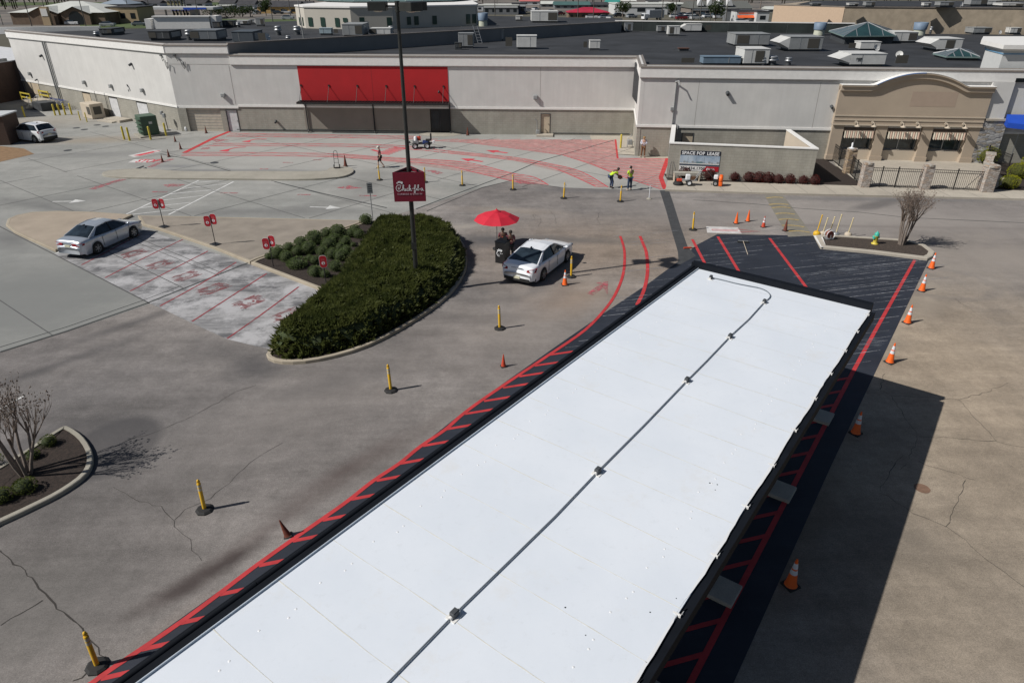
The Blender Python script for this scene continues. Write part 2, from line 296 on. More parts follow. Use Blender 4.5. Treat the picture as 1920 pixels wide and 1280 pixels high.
def leaf_mat(name, a, b_, c_=None):
    b = NB(name); n = b.n.new('ShaderNodeNewGeometry'); r = n.outputs['Random Per Island']
    c = b.mix(r, a, b_); c = b.mix(b.rng(b.noise(1.3, 4), 0.4, 0.65), c, c_ or tuple(x * 0.6 for x in a))
    b.L(c, b.b.inputs['Base Color']); b.b.inputs['Roughness'].default_value = 0.65; b.b.inputs['Specular IOR Level'].default_value = 0.25
    tr_ = b.n.new('ShaderNodeBsdfTranslucent'); b.L(b.mul(c, 1.3), tr_.inputs[0]); mx = b.n.new('ShaderNodeMixShader'); mx.inputs[0].default_value = 0.38; b.L(b.b.outputs[0], mx.inputs[1]); b.L(tr_.outputs[0], mx.inputs[2])
    b.L(mx.outputs[0], b.n['Material Output'].inputs['Surface']); return b.mat

m_asph = asphalt_mat(); m_conc = concrete_mat(); m_chalk = chalk_mat(); m_seal = seal_mat()
m_walk = concrete_mat('sidewalk_concrete', (0.40, 0.36, 0.30), (0.47, 0.43, 0.36), False)
m_curb = concrete_mat('curb_concrete', (0.33, 0.28, 0.21), (0.42, 0.37, 0.29), False)
m_kgrey = concrete_mat('grey_curb_concrete', (0.31, 0.29, 0.24), (0.39, 0.365, 0.31), False)
m_aggr = M('exposed_aggregate', (0.36, 0.30, 0.235), 0.9, 0.10, 0.8, bump=0.3, bsc=60)
m_aggr2 = M('worn_aggregate', (0.27, 0.235, 0.195), 0.9, 0.16, 0.8, bump=0.3, bsc=60)
m_mulch = M('mulch', (0.032, 0.022, 0.017), 0.95, 0.55, 14, bump=1.0, bsc=45)
m_mulch2 = M('brown_mulch', (0.06, 0.045, 0.035), 0.95, 0.45, 14, bump=1.0, bsc=45)
m_joint = M('joint_filler', (0.085, 0.085, 0.085), 0.9)
m_jgreen = M('dark_joint', (0.05, 0.055, 0.055), 0.9)
m_crack = M('crack', (0.045, 0.04, 0.036), 0.95)
m_patch = M('asphalt_patch', (0.05, 0.052, 0.055), 0.85, 0.2, 2.5, bump=0.2)
m_red = worn('red_paint', (0.50, 0.038, 0.042), 1.06, 5.0, soft=0.13); m_redw = worn('worn_red_paint', (0.60, 0.06, 0.08), 0.98, 3.0, soft=0.2)
m_redp = worn('pale_red_paint', (0.60, 0.16, 0.17), 0.62); m_redf = worn('faded_red_paint', (0.50, 0.13, 0.15), 0.42, 3.0)
m_pink = worn('pink_overspray', (0.50, 0.36, 0.33), 0.72, 0.8, soft=0.35)
m_redst = worn('stencil_red_paint', (0.27, 0.075, 0.08), 0.40, 2.6, stretch=((0.5, 1.8, 1), R(-60)))
m_whitel = worn('white_line_paint', (0.62, 0.62, 0.60), 0.85); m_whitep = worn('white_patch_paint', (0.60, 0.58, 0.56), 0.9)
m_chalkline = worn('chalk_line', (0.33, 0.34, 0.37), 0.5, 3.0); m_smear = worn('chalk_smear', (0.22, 0.24, 0.27), 0.22, 2.5, stretch=((0.3, 2.5, 1), R(-18)))
m_yellowl = worn('yellow_line_paint', (0.50, 0.36, 0.13), 0.75)
m_stucco = M('stucco', (0.60, 0.592, 0.57), 0.92, 0.05, 0.8, streak=True); m_block = block_mat('grey_block', (0.32, 0.305, 0.26), (0.345, 0.33, 0.285), (0.28, 0.265, 0.228))
m_trim = M('white_trim', (0.76, 0.75, 0.72), 0.8, 0.05); m_corn = M('cornice', (0.74, 0.73, 0.705), 0.85, 0.05, streak=False); m_cap = M('metal_coping', (0.25, 0.22, 0.195), 0.5, 0.1, metal=0.3)
m_roofblk = M('black_roof_membrane', (0.030, 0.032, 0.036), 0.8, 0.35, 0.35, bump=0.1, bsc=3)
m_black = M('black_steel', (0.014, 0.014, 0.015), 0.45, 0.2); m_blackm = M('black_fascia', (0.007, 0.009, 0.013), 0.7, 0.2, spec=0.15)
m_redwall = M('red_wall_paint', (0.42, 0.008, 0.012), 0.75, 0.07, 0.7, streak=False)
m_galv = M('galvanised_metal', (0.40, 0.41, 0.42), 0.45, 0.15, 2, metal=0.6); m_hvac = M('unit_grey', (0.30, 0.31, 0.31), 0.6, 0.12, 1.5, metal=0.2)
m_hvacw = M('unit_white', (0.58, 0.58, 0.56), 0.6, 0.1, 1.5); m_hvacd = M('unit_dark', (0.05, 0.055, 0.06), 0.7, 0.3, 2); m_grille = M('unit_grille', (0.07, 0.065, 0.055), 0.8, 0.3, 40)
m_tan = M('tan_stucco', (0.42, 0.345, 0.265), 0.9, 0.05, 0.8); m_tan2 = M('light_tan_stucco', (0.50, 0.43, 0.34), 0.9, 0.05, 0.8)
m_door = M('beige_door', (0.50, 0.42, 0.31), 0.6); m_doorw = M('white_door', (0.60, 0.60, 0.60), 0.6); m_glass = glass('dark_glass'); m_carglass = glass('car_glass', (0.012, 0.018, 0.024), 0.03)
m_white = M('white_paint', (0.75, 0.76, 0.77), 0.35, 0.03); m_yel = M('yellow_plastic', (0.70, 0.42, 0.025), 0.5, 0.08); m_yelb = M('bollard_yellow', (0.52, 0.42, 0.05), 0.55, 0.12)
m_rub = M('black_rubber', (0.018, 0.018, 0.018), 0.8, 0.2); m_orange = M('orange_plastic', (0.85, 0.13, 0.012), 0.5, 0.07); m_orangeold = M('old_orange_plastic', (0.50, 0.055, 0.02), 0.6, 0.2, 8)
m_orangedirt = M('dirty_orange_plastic', (0.14, 0.035, 0.018), 0.7, 0.4, 6); m_refl = M('reflective_band', (0.70, 0.71, 0.74), 0.35, 0.04)
m_crimson = M('crimson_sign', (0.17, 0.006, 0.022), 0.5, 0.06); m_signred = M('sign_red', (0.42, 0.010, 0.022), 0.45, 0.05); m_umb = M('umbrella_cloth', (0.55, 0.014, 0.035), 0.75, 0.06)
m_conduit = M('grey_conduit', (0.17, 0.195, 0.22), 0.5, 0.1, metal=0.2); m_polem = M('bronze_pole', (0.040, 0.042, 0.040), 0.4, 0.2, metal=0.4)
m_green = M('transformer_green', (0.055, 0.10, 0.065), 0.55, 0.12); m_blue = M('blue_awning', (0.012, 0.07, 0.45), 0.6, 0.06)
# ================================================================ ground sheets
def P(*pts): return [g(x, y) for x, y in pts]
def S(name, b, m): return b.build(name, m, kind='structure')
b = MB(); b.sheet([(-2500, -400), (2500, -400), (2500, 4500), (-2500, 4500)], -0.02)
m_far = M('far_ground', (0.075, 0.078, 0.05), 0.95, 0.35, 0.02, col2=(0.13, 0.115, 0.085)); S('ground', b, m_far)
b = MB(); b.sheet([(-140, -60), (110, -60), (110, 130), (-140, 130)], 0.0); S('parking_lot', b, m_asph)
# concrete paving by the mall
edge = P((-400, 800), (0, 660), (125, 622), (280, 570), (480, 490), (640, 430), (780, 392), (905, 351), (960, 338), (1010, 346), (1060, 352), (1150, 355), (1236, 357), (1252, 357), (1253, 290))
b = MB(); b.sheet([(p.x, p.y) for p in edge] + [(13.5, 75), (-110, 125), (-135, 20)], 0.004); S('concrete_paving', b, m_conc)
# chalk stained stalls
b = MB(); b.sheet(P((105, 478), (160, 440), (262, 425), (300, 440), (470, 497), (612, 549), (560, 600), (505, 655), (487, 650), (480, 649), (426, 636), (360, 606), (300, 577), (275, 567), (185, 521)), 0.008); S('stained_stall_paving', b, m_chalk)
b = MB(); b.sheet(P((1237, 357), (1254, 357), (1262, 380), (1276, 425), (1289, 462), (1305, 480), (1268, 500), (1272, 487), (1271, 472), (1260, 435), (1249, 395)), 0.006); S('asphalt_patch', b, m_patch)
b = MB(); b.sheet(P((1433, 366), (1468, 366), (1488, 392), (1524, 442), (1478, 444), (1455, 405)), 0.006)
S('speed_hump', b, M('hump_concrete', (0.21, 0.195, 0.16), 0.9, 0.15, 1.5))
b = MB()
for (a, c) in (((1437, 372), (1468, 371)), ((1442, 384), (1478, 384)), ((1447, 390), (1482, 390)), ((1454, 401), (1490, 402)), ((1460, 412), (1498, 413)), ((1466, 423), (1508, 426)), ((1478, 434), (1518, 436))):
    mx, my = (a[0] + c[0]) / 2, (a[1] + c[1]) / 2 - 1.6
    b.ribbon(P(a, ((a[0] + mx) / 2, (a[1] + my) / 2 - .3), (mx, my), ((c[0] + mx) / 2, (c[1] + my) / 2 - .3), c), 0.13, 0.012)
S('yellow_road_markings', b, m_yellowl)
# black seal coat round the canopy
b = MB(); b.sheet(P((150, 1300), (171, 1280), (250, 1222), (390, 1122), (600, 974), (760, 858), (865, 775), (960, 707), (1060, 637), (1140, 582), (1215, 532), (1272, 490), (1305, 460), (1345, 439), (1530, 442), (1548, 466), (1742, 487), (1645, 690), (1555, 880), (1465, 1080), (1375, 1280)) + [Vector((2.5, 5.4, 0)), Vector((-6.5, -8, 0)), Vector((-18.5, -2, 0))], 0.004); S('black_seal_coat', b, m_seal)

# joints and cracks
b = MB(); th = R(-37.8); d = Vector((math.cos(th), math.sin(th))); n = Vector((-d.y, d.x))
def inpoly(p, poly):
    r = False; j = len(poly) - 1
    for i in range(len(poly)):
        if (poly[i][1] > p[1]) != (poly[j][1] > p[1]) and p[0] < (poly[j][0] - poly[i][0]) * (p[1] - poly[i][1]) / (poly[j][1] - poly[i][1]) + poly[i][0]: r = not r
        j = i
    return r
def clip(a, c, poly):
    """parts of segment a-c inside poly"""
    ts = [0, 1]; dx, dy = c[0] - a[0], c[1] - a[1]
    for i in range(len(poly)):
        p, q = poly[i], poly[(i + 1) % len(poly)]; ex, ey = q[0] - p[0], q[1] - p[1]; den = dx * ey - dy * ex
        if abs(den) < 1e-9: continue
        t = ((p[0] - a[0]) * ey - (p[1] - a[1]) * ex) / den; u = ((p[0] - a[0]) * dy - (p[1] - a[1]) * dx) / den
        if 0 < t < 1 and 0 <= u <= 1: ts.append(t)
    ts.sort(); out = []
    for t0, t1 in zip(ts, ts[1:]):
        m = (t0 + t1) / 2
        if t1 - t0 > 1e-4 and inpoly((a[0] + dx * m, a[1] + dy * m), poly): out.append(((a[0] + dx * t0, a[1] + dy * t0), (a[0] + dx * t1, a[1] + dy * t1)))
    return out
slab = [(p.x, p.y) for p in P((-400, 800), (0, 659), (125, 621), (280, 569), (470, 492), (470, 412), (262, 404), (110, 396), (12, 415), (-100, 400), (-400, 500))]
lot2 = [(p.x, p.y) for p in P((-300, 500), (12, 412), (110, 396), (262, 403), (690, 412), (775, 392), (900, 351), (662, 328), (190, 330), (-200, 330))]
lot3 = [(p.x, p.y) for p in P((0, 320), (190, 325), (662, 312), (900, 350), (1250, 354), (1185, 262), (360, 250), (200, 235))]
base = g(105, 479)
for k in range(-14, 22):
    o = Vector((base.x, base.y)) + n * (4.15 * k); a = o - d * 60; c = o + d * 60
    for poly in (slab, lot2, lot3):
        if poly is lot3 and k % 2: continue
        for s0, s1 in clip(a, c, poly): b.ribbon([s0, s1], 0.045 if k else 0.07, 0.012)
    o = Vector((base.x, base.y)) + d * (6.2 * k - 0.6); a = o - n * 60; c = o + n * 60
    for poly in (lot2, lot3):
        for s0, s1 in clip(a, c, poly): b.ribbon([s0, s1], 0.04, 0.012)
for a, c in (((60, 448), (470, 480)),): pass
stallpoly = [(p.x, p.y) for p in P((105, 478), (250, 425), (470, 495), (275, 567))]
for s0, s1 in clip(*[(q.x, q.y) for q in P((200, 471), (345, 541))], stallpoly): b.ribbon([s0, s1], 0.05, 0.013)
for s0, s1 in clip(*[(q.x, q.y) for q in P((262, 457), (410, 517))], stallpoly): b.ribbon([s0, s1], 0.04, 0.013)
S('paving_joints', b, m_joint)
b = MB()
b.ribbon(P((0, 660), (125, 621), (275, 569), (345, 541), (470, 491)), 0.11, 0.013); b.ribbon(P((0, 651), (125, 613), (272, 562), (340, 536)), 0.035, 0.013)
b.ribbon(P((780, 392), (960, 325), (1010, 303), (1152, 263)), 0.10, 0.013); b.ribbon(P((800, 396), (905, 352), (962, 338), (1050, 352)), 0.05, 0.013)
b.ribbon(P((515, 341), (600, 362), (725, 390)), 0.12, 0.013); b.ribbon(P((300, 289), (345, 297), (410, 315), (480, 335)), 0.10, 0.013)
b.ribbon(P((1300, 375), (1420, 383), (1500, 391), (1610, 398), (1700, 408), (1920, 418)), 0.06, 0.006)
S('dark_joints', b, m_jgreen)
def crack(b, pts, wd=0.014, jit=0.05):
    pts = P(*pts); out = []
    for p, q in zip(pts, pts[1:]):
        L = (q - p).length; k = max(2, int(L / 0.22))
        for i in range(k): out.append(p.lerp(q, i / k) + Vector((rnd.uniform(-jit, jit), rnd.uniform(-jit, jit), 0)))
    out.append(pts[-1]); b.ribbon(out, [wd * rnd.uniform(0.4, 1.3) for _ in out], 0.005)
b = MB()
for c in ([(215, 912), (255, 935), (300, 950), (325, 975), (335, 995), (357, 1010), (363, 1030), (378, 1050)], [(325, 975), (345, 955), (395, 935), (440, 895), (480, 860), (530, 830)],
          [(240, 825), (290, 810), (345, 788), (400, 760), (440, 735), (480, 722)], [(1060, 345), (1062, 350)],
          [(1000, 402), (1002, 410)], [(1672, 742), (1735, 745), (1798, 749), (1850, 735), (1890, 718)], [(1798, 749), (1830, 785), (1868, 827)], [(1868, 827), (1800, 822), (1722, 818)],
          [(1672, 742), (1700, 785), (1722, 818), (1710, 850), (1705, 860)], [(1868, 827), (1920, 838)], [(1690, 852), (1670, 885), (1650, 920)], [(1650, 923), (1710, 960), (1775, 986), (1810, 1010), (1850, 1050), (1920, 1100)],
          [(1722, 865), (1750, 875), (1830, 900)], [(1775, 986), (1810, 900)], [(1645, 730), (1672, 742)], [(1125, 395), (1120, 410), (1125, 420)], [(1000, 400), (1015, 410), (1010, 425)],
          [(1790, 560), (1850, 600)], [(1690, 880), (1700, 870)], [(1030, 395), (1040, 405), (1042, 420)]): crack(b, c)
crack(b, [(0, 1030), (60, 1085), (110, 1140), (155, 1180), (190, 1225), (205, 1240)], 0.035); crack(b, [(0, 1175), (80, 1125)], 0.03); crack(b, [(140, 1275), (165, 1258)], 0.03)
crack(b, [(1660, 700), (1650, 730)], .02)
S('asphalt_cracks', b, m_crack)

# ================================================================ paint
b = MB(); bw = MB(); bp = MB()
Z = 0.012
mainL = P((150, 1295), (174, 1279), (216, 1249), (349, 1159), (475, 1064), (545, 1014), (599, 976.5), (652, 939), (699, 902), (748.5, 869), (788, 837), (834, 806), (866, 778), (905, 749), (970, 705), (1030, 665), (1098, 618), (1140, 573), (1158, 543), (1168, 515), (1171, 490), (1170, 466), (1163, 443))
def smooth(pts, k=4):
    out = []
    for i in range(len(pts) - 1):
        p0 = pts[max(0, i - 1)]; p1 = pts[i]; p2 = pts[i + 1]; p3 = pts[min(len(pts) - 1, i + 2)]
        for j in range(k):
            t = j / k; out.append(0.5 * ((2 * p1) + (-p0 + p2) * t + (2 * p0 - 5 * p1 + 4 * p2 - p3) * t * t + (-p0 + 3 * p1 - 3 * p2 + p3) * t ** 3))
    out.append(pts[-1]); return out
b.ribbon(smooth(mainL), 0.14, Z)
b.ribbon(smooth(P((1200, 443), (1206, 458), (1212, 475), (1214, 510), (1207, 545), (1194, 572))), 0.17, Z)
for a in (((1298, 449), (1323, 497)), ((1346, 444), (1387, 512)), ((1443, 447), (1514, 542))): b.ribbon(P(*a), 0.16, Z)
rl = P((1715, 488), (1640, 620), (1602, 692), (1540, 822), (1470, 960), (1366, 1150), (1250, 1275)); b.ribbon(P((1715, 488), (1640, 622), (1602, 692)), 0.145, Z)
q0 = g(1602, 692); q1 = g(1352, 1105 + 34); dr = (g(1468, 948) - q0).normalized(); b.ribbon([q0, q0 + dr * 30], 0.145, Z)
# hatch bars on both sides of the canopy, in one direction (about 16 degrees)
hd = Vector((math.cos(R(16.5)), math.sin(R(16.5)), 0))
a0 = g(1035, 663); a1 = g(485, 1060); st = (a1 - a0); nb = 11; stp = st / nb; cor = 1.0
ld = (g(390, 1120) - g(960, 705)).normalized()
for q_ in ((1030.7, 665.4), (1002, 685.8), (973.6, 705.8), (943, 727), (907.5, 752), (871.8, 776), (836, 804.7), (793, 835.8), (750, 869), (706, 901), (658, 936), (605, 975), (549, 1014), (486, 1060), (413, 1114), (337, 1168), (267, 1217), (190, 1272)):
    p = g(*q_); b.ribbon([p, p + hd * 1.1, p + hd * 2.4], 0.125, Z - .003)
p = q0 + dr * 0.55
for k in range(22): 
    e = q0 + dr * (0.8 + 1.13 * k); b.ribbon([e + hd * .06, e - hd * 1.9], 0.125, Z - .003)
# thick reds on the mall paving
b.ribbon(P((430, 247), (405, 257), (375, 272), (345, 287)), 0.42, Z); b.ribbon(P((1154, 262), (1158, 297)), 0.16, Z); b.ribbon(P((1252, 297), (1239, 333), (1247, 355)), 0.34, Z)
S('red_paint_lines', b, m_red)
b = MB()
def lane(up, lo, bars=True, wd=0.10, sp=1.6, sk=1.0, m=b):
    U = smooth(P(*up), 5); Lw = smooth(P(*lo), 5); m.ribbon(U, wd, Z); m.ribbon(Lw, wd, Z)
    if bars:
        pl = [(q.x, q.y) for q in U + Lw[::-1]]; hv = (g(1245, 304) - g(1134, 311)).normalized(); hn_ = Vector((-hv.y, hv.x, 0)); o_ = g(1240, 354)
        for k in range(0, int(90 * 0.5 / sp)):
            c_ = o_ + hn_ * (sp * k)
            for s0, s1 in clip((c_.x - hv.x * 70, c_.y - hv.y * 70), (c_.x + hv.x * 70, c_.y + hv.y * 70), pl): m.ribbon([s0, s1], wd * .9, Z - .002)
        return
        def at(pl, s):
            for p, q in zip(pl, pl[1:]):
                l = (q - p).length
                if s <= l: return p.lerp(q, s / l)
                s -= l
            return pl[-1]
        LU = sum((q - p).length for p, q in zip(U, U[1:])); LL = sum((q - p).length for p, q in zip(Lw, Lw[1:])); k = int(LU / sp)
        for i in range(1, k):
            f = i / k; m.ribbon([at(U, f * LU), at(Lw, max(0, f * LL - sk))], wd, Z)
lane([(432, 250), (640, 253.5), (790, 256)], [(424, 256), (640, 258.8), (790, 261)], sp=0.55, sk=1.4)
lane([(398, 269), (640, 270.3), (755, 273.5), (840, 283), (960, 295), (1020, 305), (1067, 315), (1100, 327), (1140, 351)], [(388, 274), (640, 275), (775, 281), (840, 287.5), (960, 300), (1027, 312), (1060, 324), (1090, 337), (1117, 350)], sp=0.55, sk=0.7)
lane([(346, 286), (500, 286.5), (640, 289), (720, 296), (850, 302), (905, 311), (960, 325), (1000, 332), (1028, 347)], [(340, 292), (500, 292.5), (640, 295), (722, 301), (830, 310), (892, 324), (940, 335), (975, 343)], sp=0.55, sk=0.7)
# big hatched field
field = P((800, 261), (1155, 262), (1158, 297), (1251, 297), (1238, 333), (1246, 354), (1160, 330), (1110, 307), (1055, 290), (960, 277), (870, 266))
b.ribbon(P((800, 263), (870, 267), (960, 278), (1055, 291), (1110, 308), (1165, 331), (1240, 355)), 0.12, Z); b.ribbon(P((1158, 297), (1250, 298)), 0.10, Z)
fp = [(p.x, p.y) for p in field]; hdir = (g(1245, 304) - g(1134, 311)).normalized(); hn = Vector((-hdir.y, hdir.x, 0)); o = g(1240, 354)
for k in range(0, 75):
    c = o + hn * (0.50 * k)
    for s0, s1 in clip((c.x - hdir.x * 60, c.y - hdir.y * 60), (c.x + hdir.x * 60, c.y + hdir.y * 60), fp): b.ribbon([s0, s1], 0.10, Z - .002)
# cross hatch by the light pole
cross = [(p.x, p.y) for p in P((712, 285), (730, 290), (757, 281), (735, 276))]
for k in range(7):
    x0 = 707 + k * 5.2; y0 = 287.5 - k * 1.9; b.ribbon(P((x0, y0), (x0 + 24, y0 + 2.4)), 0.24, Z)
def arrow(b, tip, tail, L, wd=0.14, head=0.55, hl=0.9):
    T = g(*tip); A = g(*tail); d = (T - A).normalized(); n = Vector((-d.y, d.x, 0)); A = T - d * L
    b.sheet([T, T - d * hl + n * head / 2, T - d * hl - n * head / 2], Z); b.ribbon([A, T - d * hl], wd, Z)
arrow(b, (911, 282), (942, 286), 2.2, 0.3, 1.1, 1.1); arrow(b, (864, 297.5), (895, 302), 2.2, 0.3, 1.1, 1.1)
b.ribbon(smooth(P((500, 261), (480, 261.5), (470, 263.5), (460, 266.5))), [0.2] * 9 + [0.25, 0.6, 0.8, 0.8], Z); b.ribbon(smooth(P((461, 276), (445, 277), (432, 279.5), (418, 284))), [0.2] * 9 + [0.25, 0.6, 0.8, 0.8], Z)
b.ribbon(P((697, 281), (715, 286)), 0.3, Z)
S('red_lane_markings', b, m_redw)
# overspray, faded and ghost marks
b = MB(); b.sheet(P((640, 289), (850, 301), (960, 324), (1028, 347), (975, 344), (892, 325), (720, 302), (600, 294)), 0.0085); b.sheet(P((840, 283), (960, 294), (1067, 314), (1140, 351), (1117, 351), (1060, 325), (960, 301), (840, 288)), 0.0085); b.sheet(P((840, 262), (1154, 263), (1157, 297), (1249, 298), (1237, 333), (1244, 353), (1160, 329), (1055, 290), (960, 277)), 0.009)

S('pink_overspray', b, m_pink)
b = MB()
b.ribbon(P((172, 355), (195, 347), (232, 336)), 0.55, Z); b.ribbon(P((280, 314), (303, 304), (325, 298)), 0.45, Z); b.sheet(P((305, 347), (322, 345), (348, 346), (335, 350), (315, 351)), Z)
for x, y, w2 in ((655, 352, 20), (690, 367, 16), (570, 365, 12), (430, 362, 16), (300, 360, 14), (540, 305, 10), (595, 300, 8), (495, 317, 8)): b.ribbon(P((x - w2, y), (x + w2, y + .3)), 0.22, Z)
b.sheet(P((630, 352), (655, 348), (680, 353), (650, 355)), Z); b.sheet(P((797, 320), (815, 319), (832, 325), (820, 327)), Z); b.sheet(P((395, 282 - 20), (415, 261), (430, 263), (405, 267)), Z)
b.sheet(P((380, 277), (392, 276), (396, 279), (375, 281)), Z); b.sheet(P((963, 335), (1015, 346), (975, 345)), Z)
# ghost arrow on asphalt
b.ribbon(P((1106, 552), (1135, 532)), 0.35, Z); b.sheet(P((1118, 530), (1140, 528), (1139, 552), (1131, 540)), Z)
S('faded_red_markings', b, m_redf)
# stall lines and stencils
b = MB()
for a in (((153, 497), (190, 478), (262, 440)), ((197, 521), (270, 484), (343, 449)), ((244, 546), (320, 507), (390, 471)), ((300, 574), (375, 533), (443, 492)), ((360, 603), (430, 558), (500, 513)), ((426, 635), (490, 590), (560, 538))): b.ribbon(smooth(P(*a)), 0.09, 0.013)
S('red_stall_lines', b, worn('stall_line_red', (0.30, 0.05, 0.06), 0.68, 3))
b = MB()
for cx, cy, s0 in ((252, 475, 1), (300, 496, 1.02), (351, 517, 1.05), (401, 541, 1.08), (468, 566, 1.1), (540, 590, 1.1)):
    s0 *= .60; c = g(cx, cy); ax = Vector((math.cos(R(55)), math.sin(R(55)), 0)); ay = Vector((ax.y, -ax.x, 0)); Q = lambda u, v: c + ax * u * s0 + ay * v * s0
    # framed block with a cut-out ring, streaked at its ends
    ring = [Q(0.40 * math.cos(t), 0.36 * math.sin(t)) for t in [R(a) for a in range(-60, 261, 20)]]
    for k in range(-8, 9):
        v = k * 0.085; u0 = -0.85 + rnd.uniform(-0.5, 0.2) * (1 if abs(k) < 6 else .3); u1 = 0.85 + rnd.uniform(-0.25, 0.3)
        gap = math.sqrt(max(0, 0.46 ** 2 - v * v)); 
        if gap > 0.05: b.ribbon([Q(u0, v), Q(-gap, v)], 0.075, 0.0135); b.ribbon([Q(gap, v), Q(u1, v)], 0.075, 0.0135)
        else: b.ribbon([Q(u0, v), Q(u1, v)], 0.08, 0.0135)
    b.ribbon([Q(0.28 * math.cos(t), 0.25 * math.sin(t)) for t in [R(a) for a in range(-20, 171, 20)]], 0.10, 0.0135)
S('stall_stencils', b, m_redst)
# white markings
b = MB(); b.ribbon(P((236, 402.5), (373, 338.5)), 0.15, Z); b.ribbon(P((316, 403), (438, 341)), 0.15, Z)
for a in (((367, 343), (411, 338.8)), ((342, 354), (425, 345)), ((320, 364), (402, 356)), ((295, 377), (382, 367)), ((265, 390), (357, 380)), ((248, 402.5), (335, 393))): b.ribbon(P(*a), 0.12, Z)
arrow(b, (161, 377.3), (116, 378), 2.2, 0.16, 0.9, 0.9); arrow(b, (639, 390), (591, 388.5), 2.1, 0.16, 0.9, 0.9); b.ribbon(P((0, 767), (44, 743)), 0.10, Z); b.ribbon(P((104, 476), (120, 468)), 0.12, Z)

S('white_markings', b, m_whitel)
b = MB(); b.sheet(P((1324, 424.5), (1383, 426.5), (1391, 438.5), (1326, 436.5)), 0.008); b.sheet(P((240, 292), (290, 281), (304, 282), (297, 285.5), (252, 295)), 0.008); b.sheet(P((240, 305), (252, 299), (293, 299), (275, 305)), 0.008)
S('white_patches', b, m_whitep)
b = MB(); o = g(1332, 431); dd = (g(1388, 433) - o).normalized(); nn = Vector((-dd.y, dd.x, 0)); A = lambda u, v: o + dd * u + nn * v
b.ribbon([A(0.1, 0.1), A(1.6, 0.1), A(1.6, 0.28), A(2.9, 0.0), A(1.6, -0.28), A(1.6, -0.1), A(0.1, -0.1), A(0.1, 0.1)], 0.06, Z)
b.sheet(P((250, 292), (287, 284), (290, 286), (262, 292.6)), Z); b.ribbon(P((278, 286), (300, 283)), 0.18, Z); S('red_arrow_marks', b, m_redw)
# STOP lettering laid on the white patch, facing traffic
c0 = g(262, 304.4); xd = (g(283, 304.4) - c0).normalized()
t = text('stop_lettering', 'STOP', 1.0, m_redw, frame((g(252, 304.6).x, g(252, 304.6).y, 0.014), xd, (0.55, 1, 0)) @ Matrix.Scale(0.75, 4, (1, 0, 0)) @ Matrix.Scale(1.5, 4, (0, 1, 0)), ext=0.0, bold=0.02); tag(t, kind='structure')
# chalk layout lines on black and tan
b = MB(); hd2 = Vector((math.cos(R(14)), math.sin(R(14)), 0))
for x, y, L in ((1490, 478, 5.0), (1500, 490, 6.5), (1470, 505, 3.0), (1500, 515, 8), (1488, 519, 9), (1495, 534, 6), (1540, 547, 7), (1570, 560, 5), (1585, 558, 5), (1450, 463, 7), (1300, 489, 3.6), (1315, 480, 3.6), (1290, 497, 4), (1330, 470, 5.2),
                (1145, 580, 3.2), (1165, 570, 1.4), (1130, 593, 1.8), (1140, 610, 1.6), (1180, 531, 3), (1165, 545, 3), (1160, 565, 2), (1155, 583, 2), (1150, 560, 3), (1165, 488, 3.6), (1162, 462, 3.2), (1150, 443, 6), (1175, 455, 3), (1160, 510, 3), (1300, 445, 6), (1330, 451, 9), (1340, 458, 8),
                (1085, 640, 1.3), (1060, 652, 1.1), (1110, 624, 1.3), (1620, 570, 2.4), (1610, 585, 2.6), (1630, 600, 1.6), (1610, 627, 1.7), (1615, 638, 1.8), (1600, 647, 1.7), (1590, 665, 1.6), (1585, 684, 1.4), (1605, 612, 1.7), (1640, 560, 2), (1650, 545, 2.6), (1650, 530, 2.6), (1550, 500, 5), (1600, 515, 6), (1620, 500, 4), (1400, 505, 3), (1450, 545, 1.5), (1290, 503, 3)):
    p = g(x, y); e = p + hd2 * L * rnd.uniform(0.8, 1.1)
    b.ribbon([p, p.lerp(e, .5), e], rnd.uniform(0.015, 0.035), 0.0145)
for k in range(18):
    y = 487 + k * 4.2; p = g(1560 - k * 2 + rnd.uniform(-30, 30), y); b.ribbon([p, p + hd2 * rnd.uniform(3, 7)], 0.014, 0.0145)
S('chalk_lines', b, m_chalkline)
b = MB(); b.sheet(P((1484, 518), (1510, 515), (1560, 505), (1530, 515), (1500, 522)), 0.0155); b.sheet(P((1600, 650), (1640, 632), (1665, 640), (1650, 650), (1615, 658)), 0.0155); b.sheet(P((1555, 508), (1600, 500), (1640, 492), (1600, 508)), 0.0155)
b.sheet(P((1520, 480), (1560, 474), (1620, 478), (1580, 486)), 0.0155); S('chalk_smears', b, m_smear)

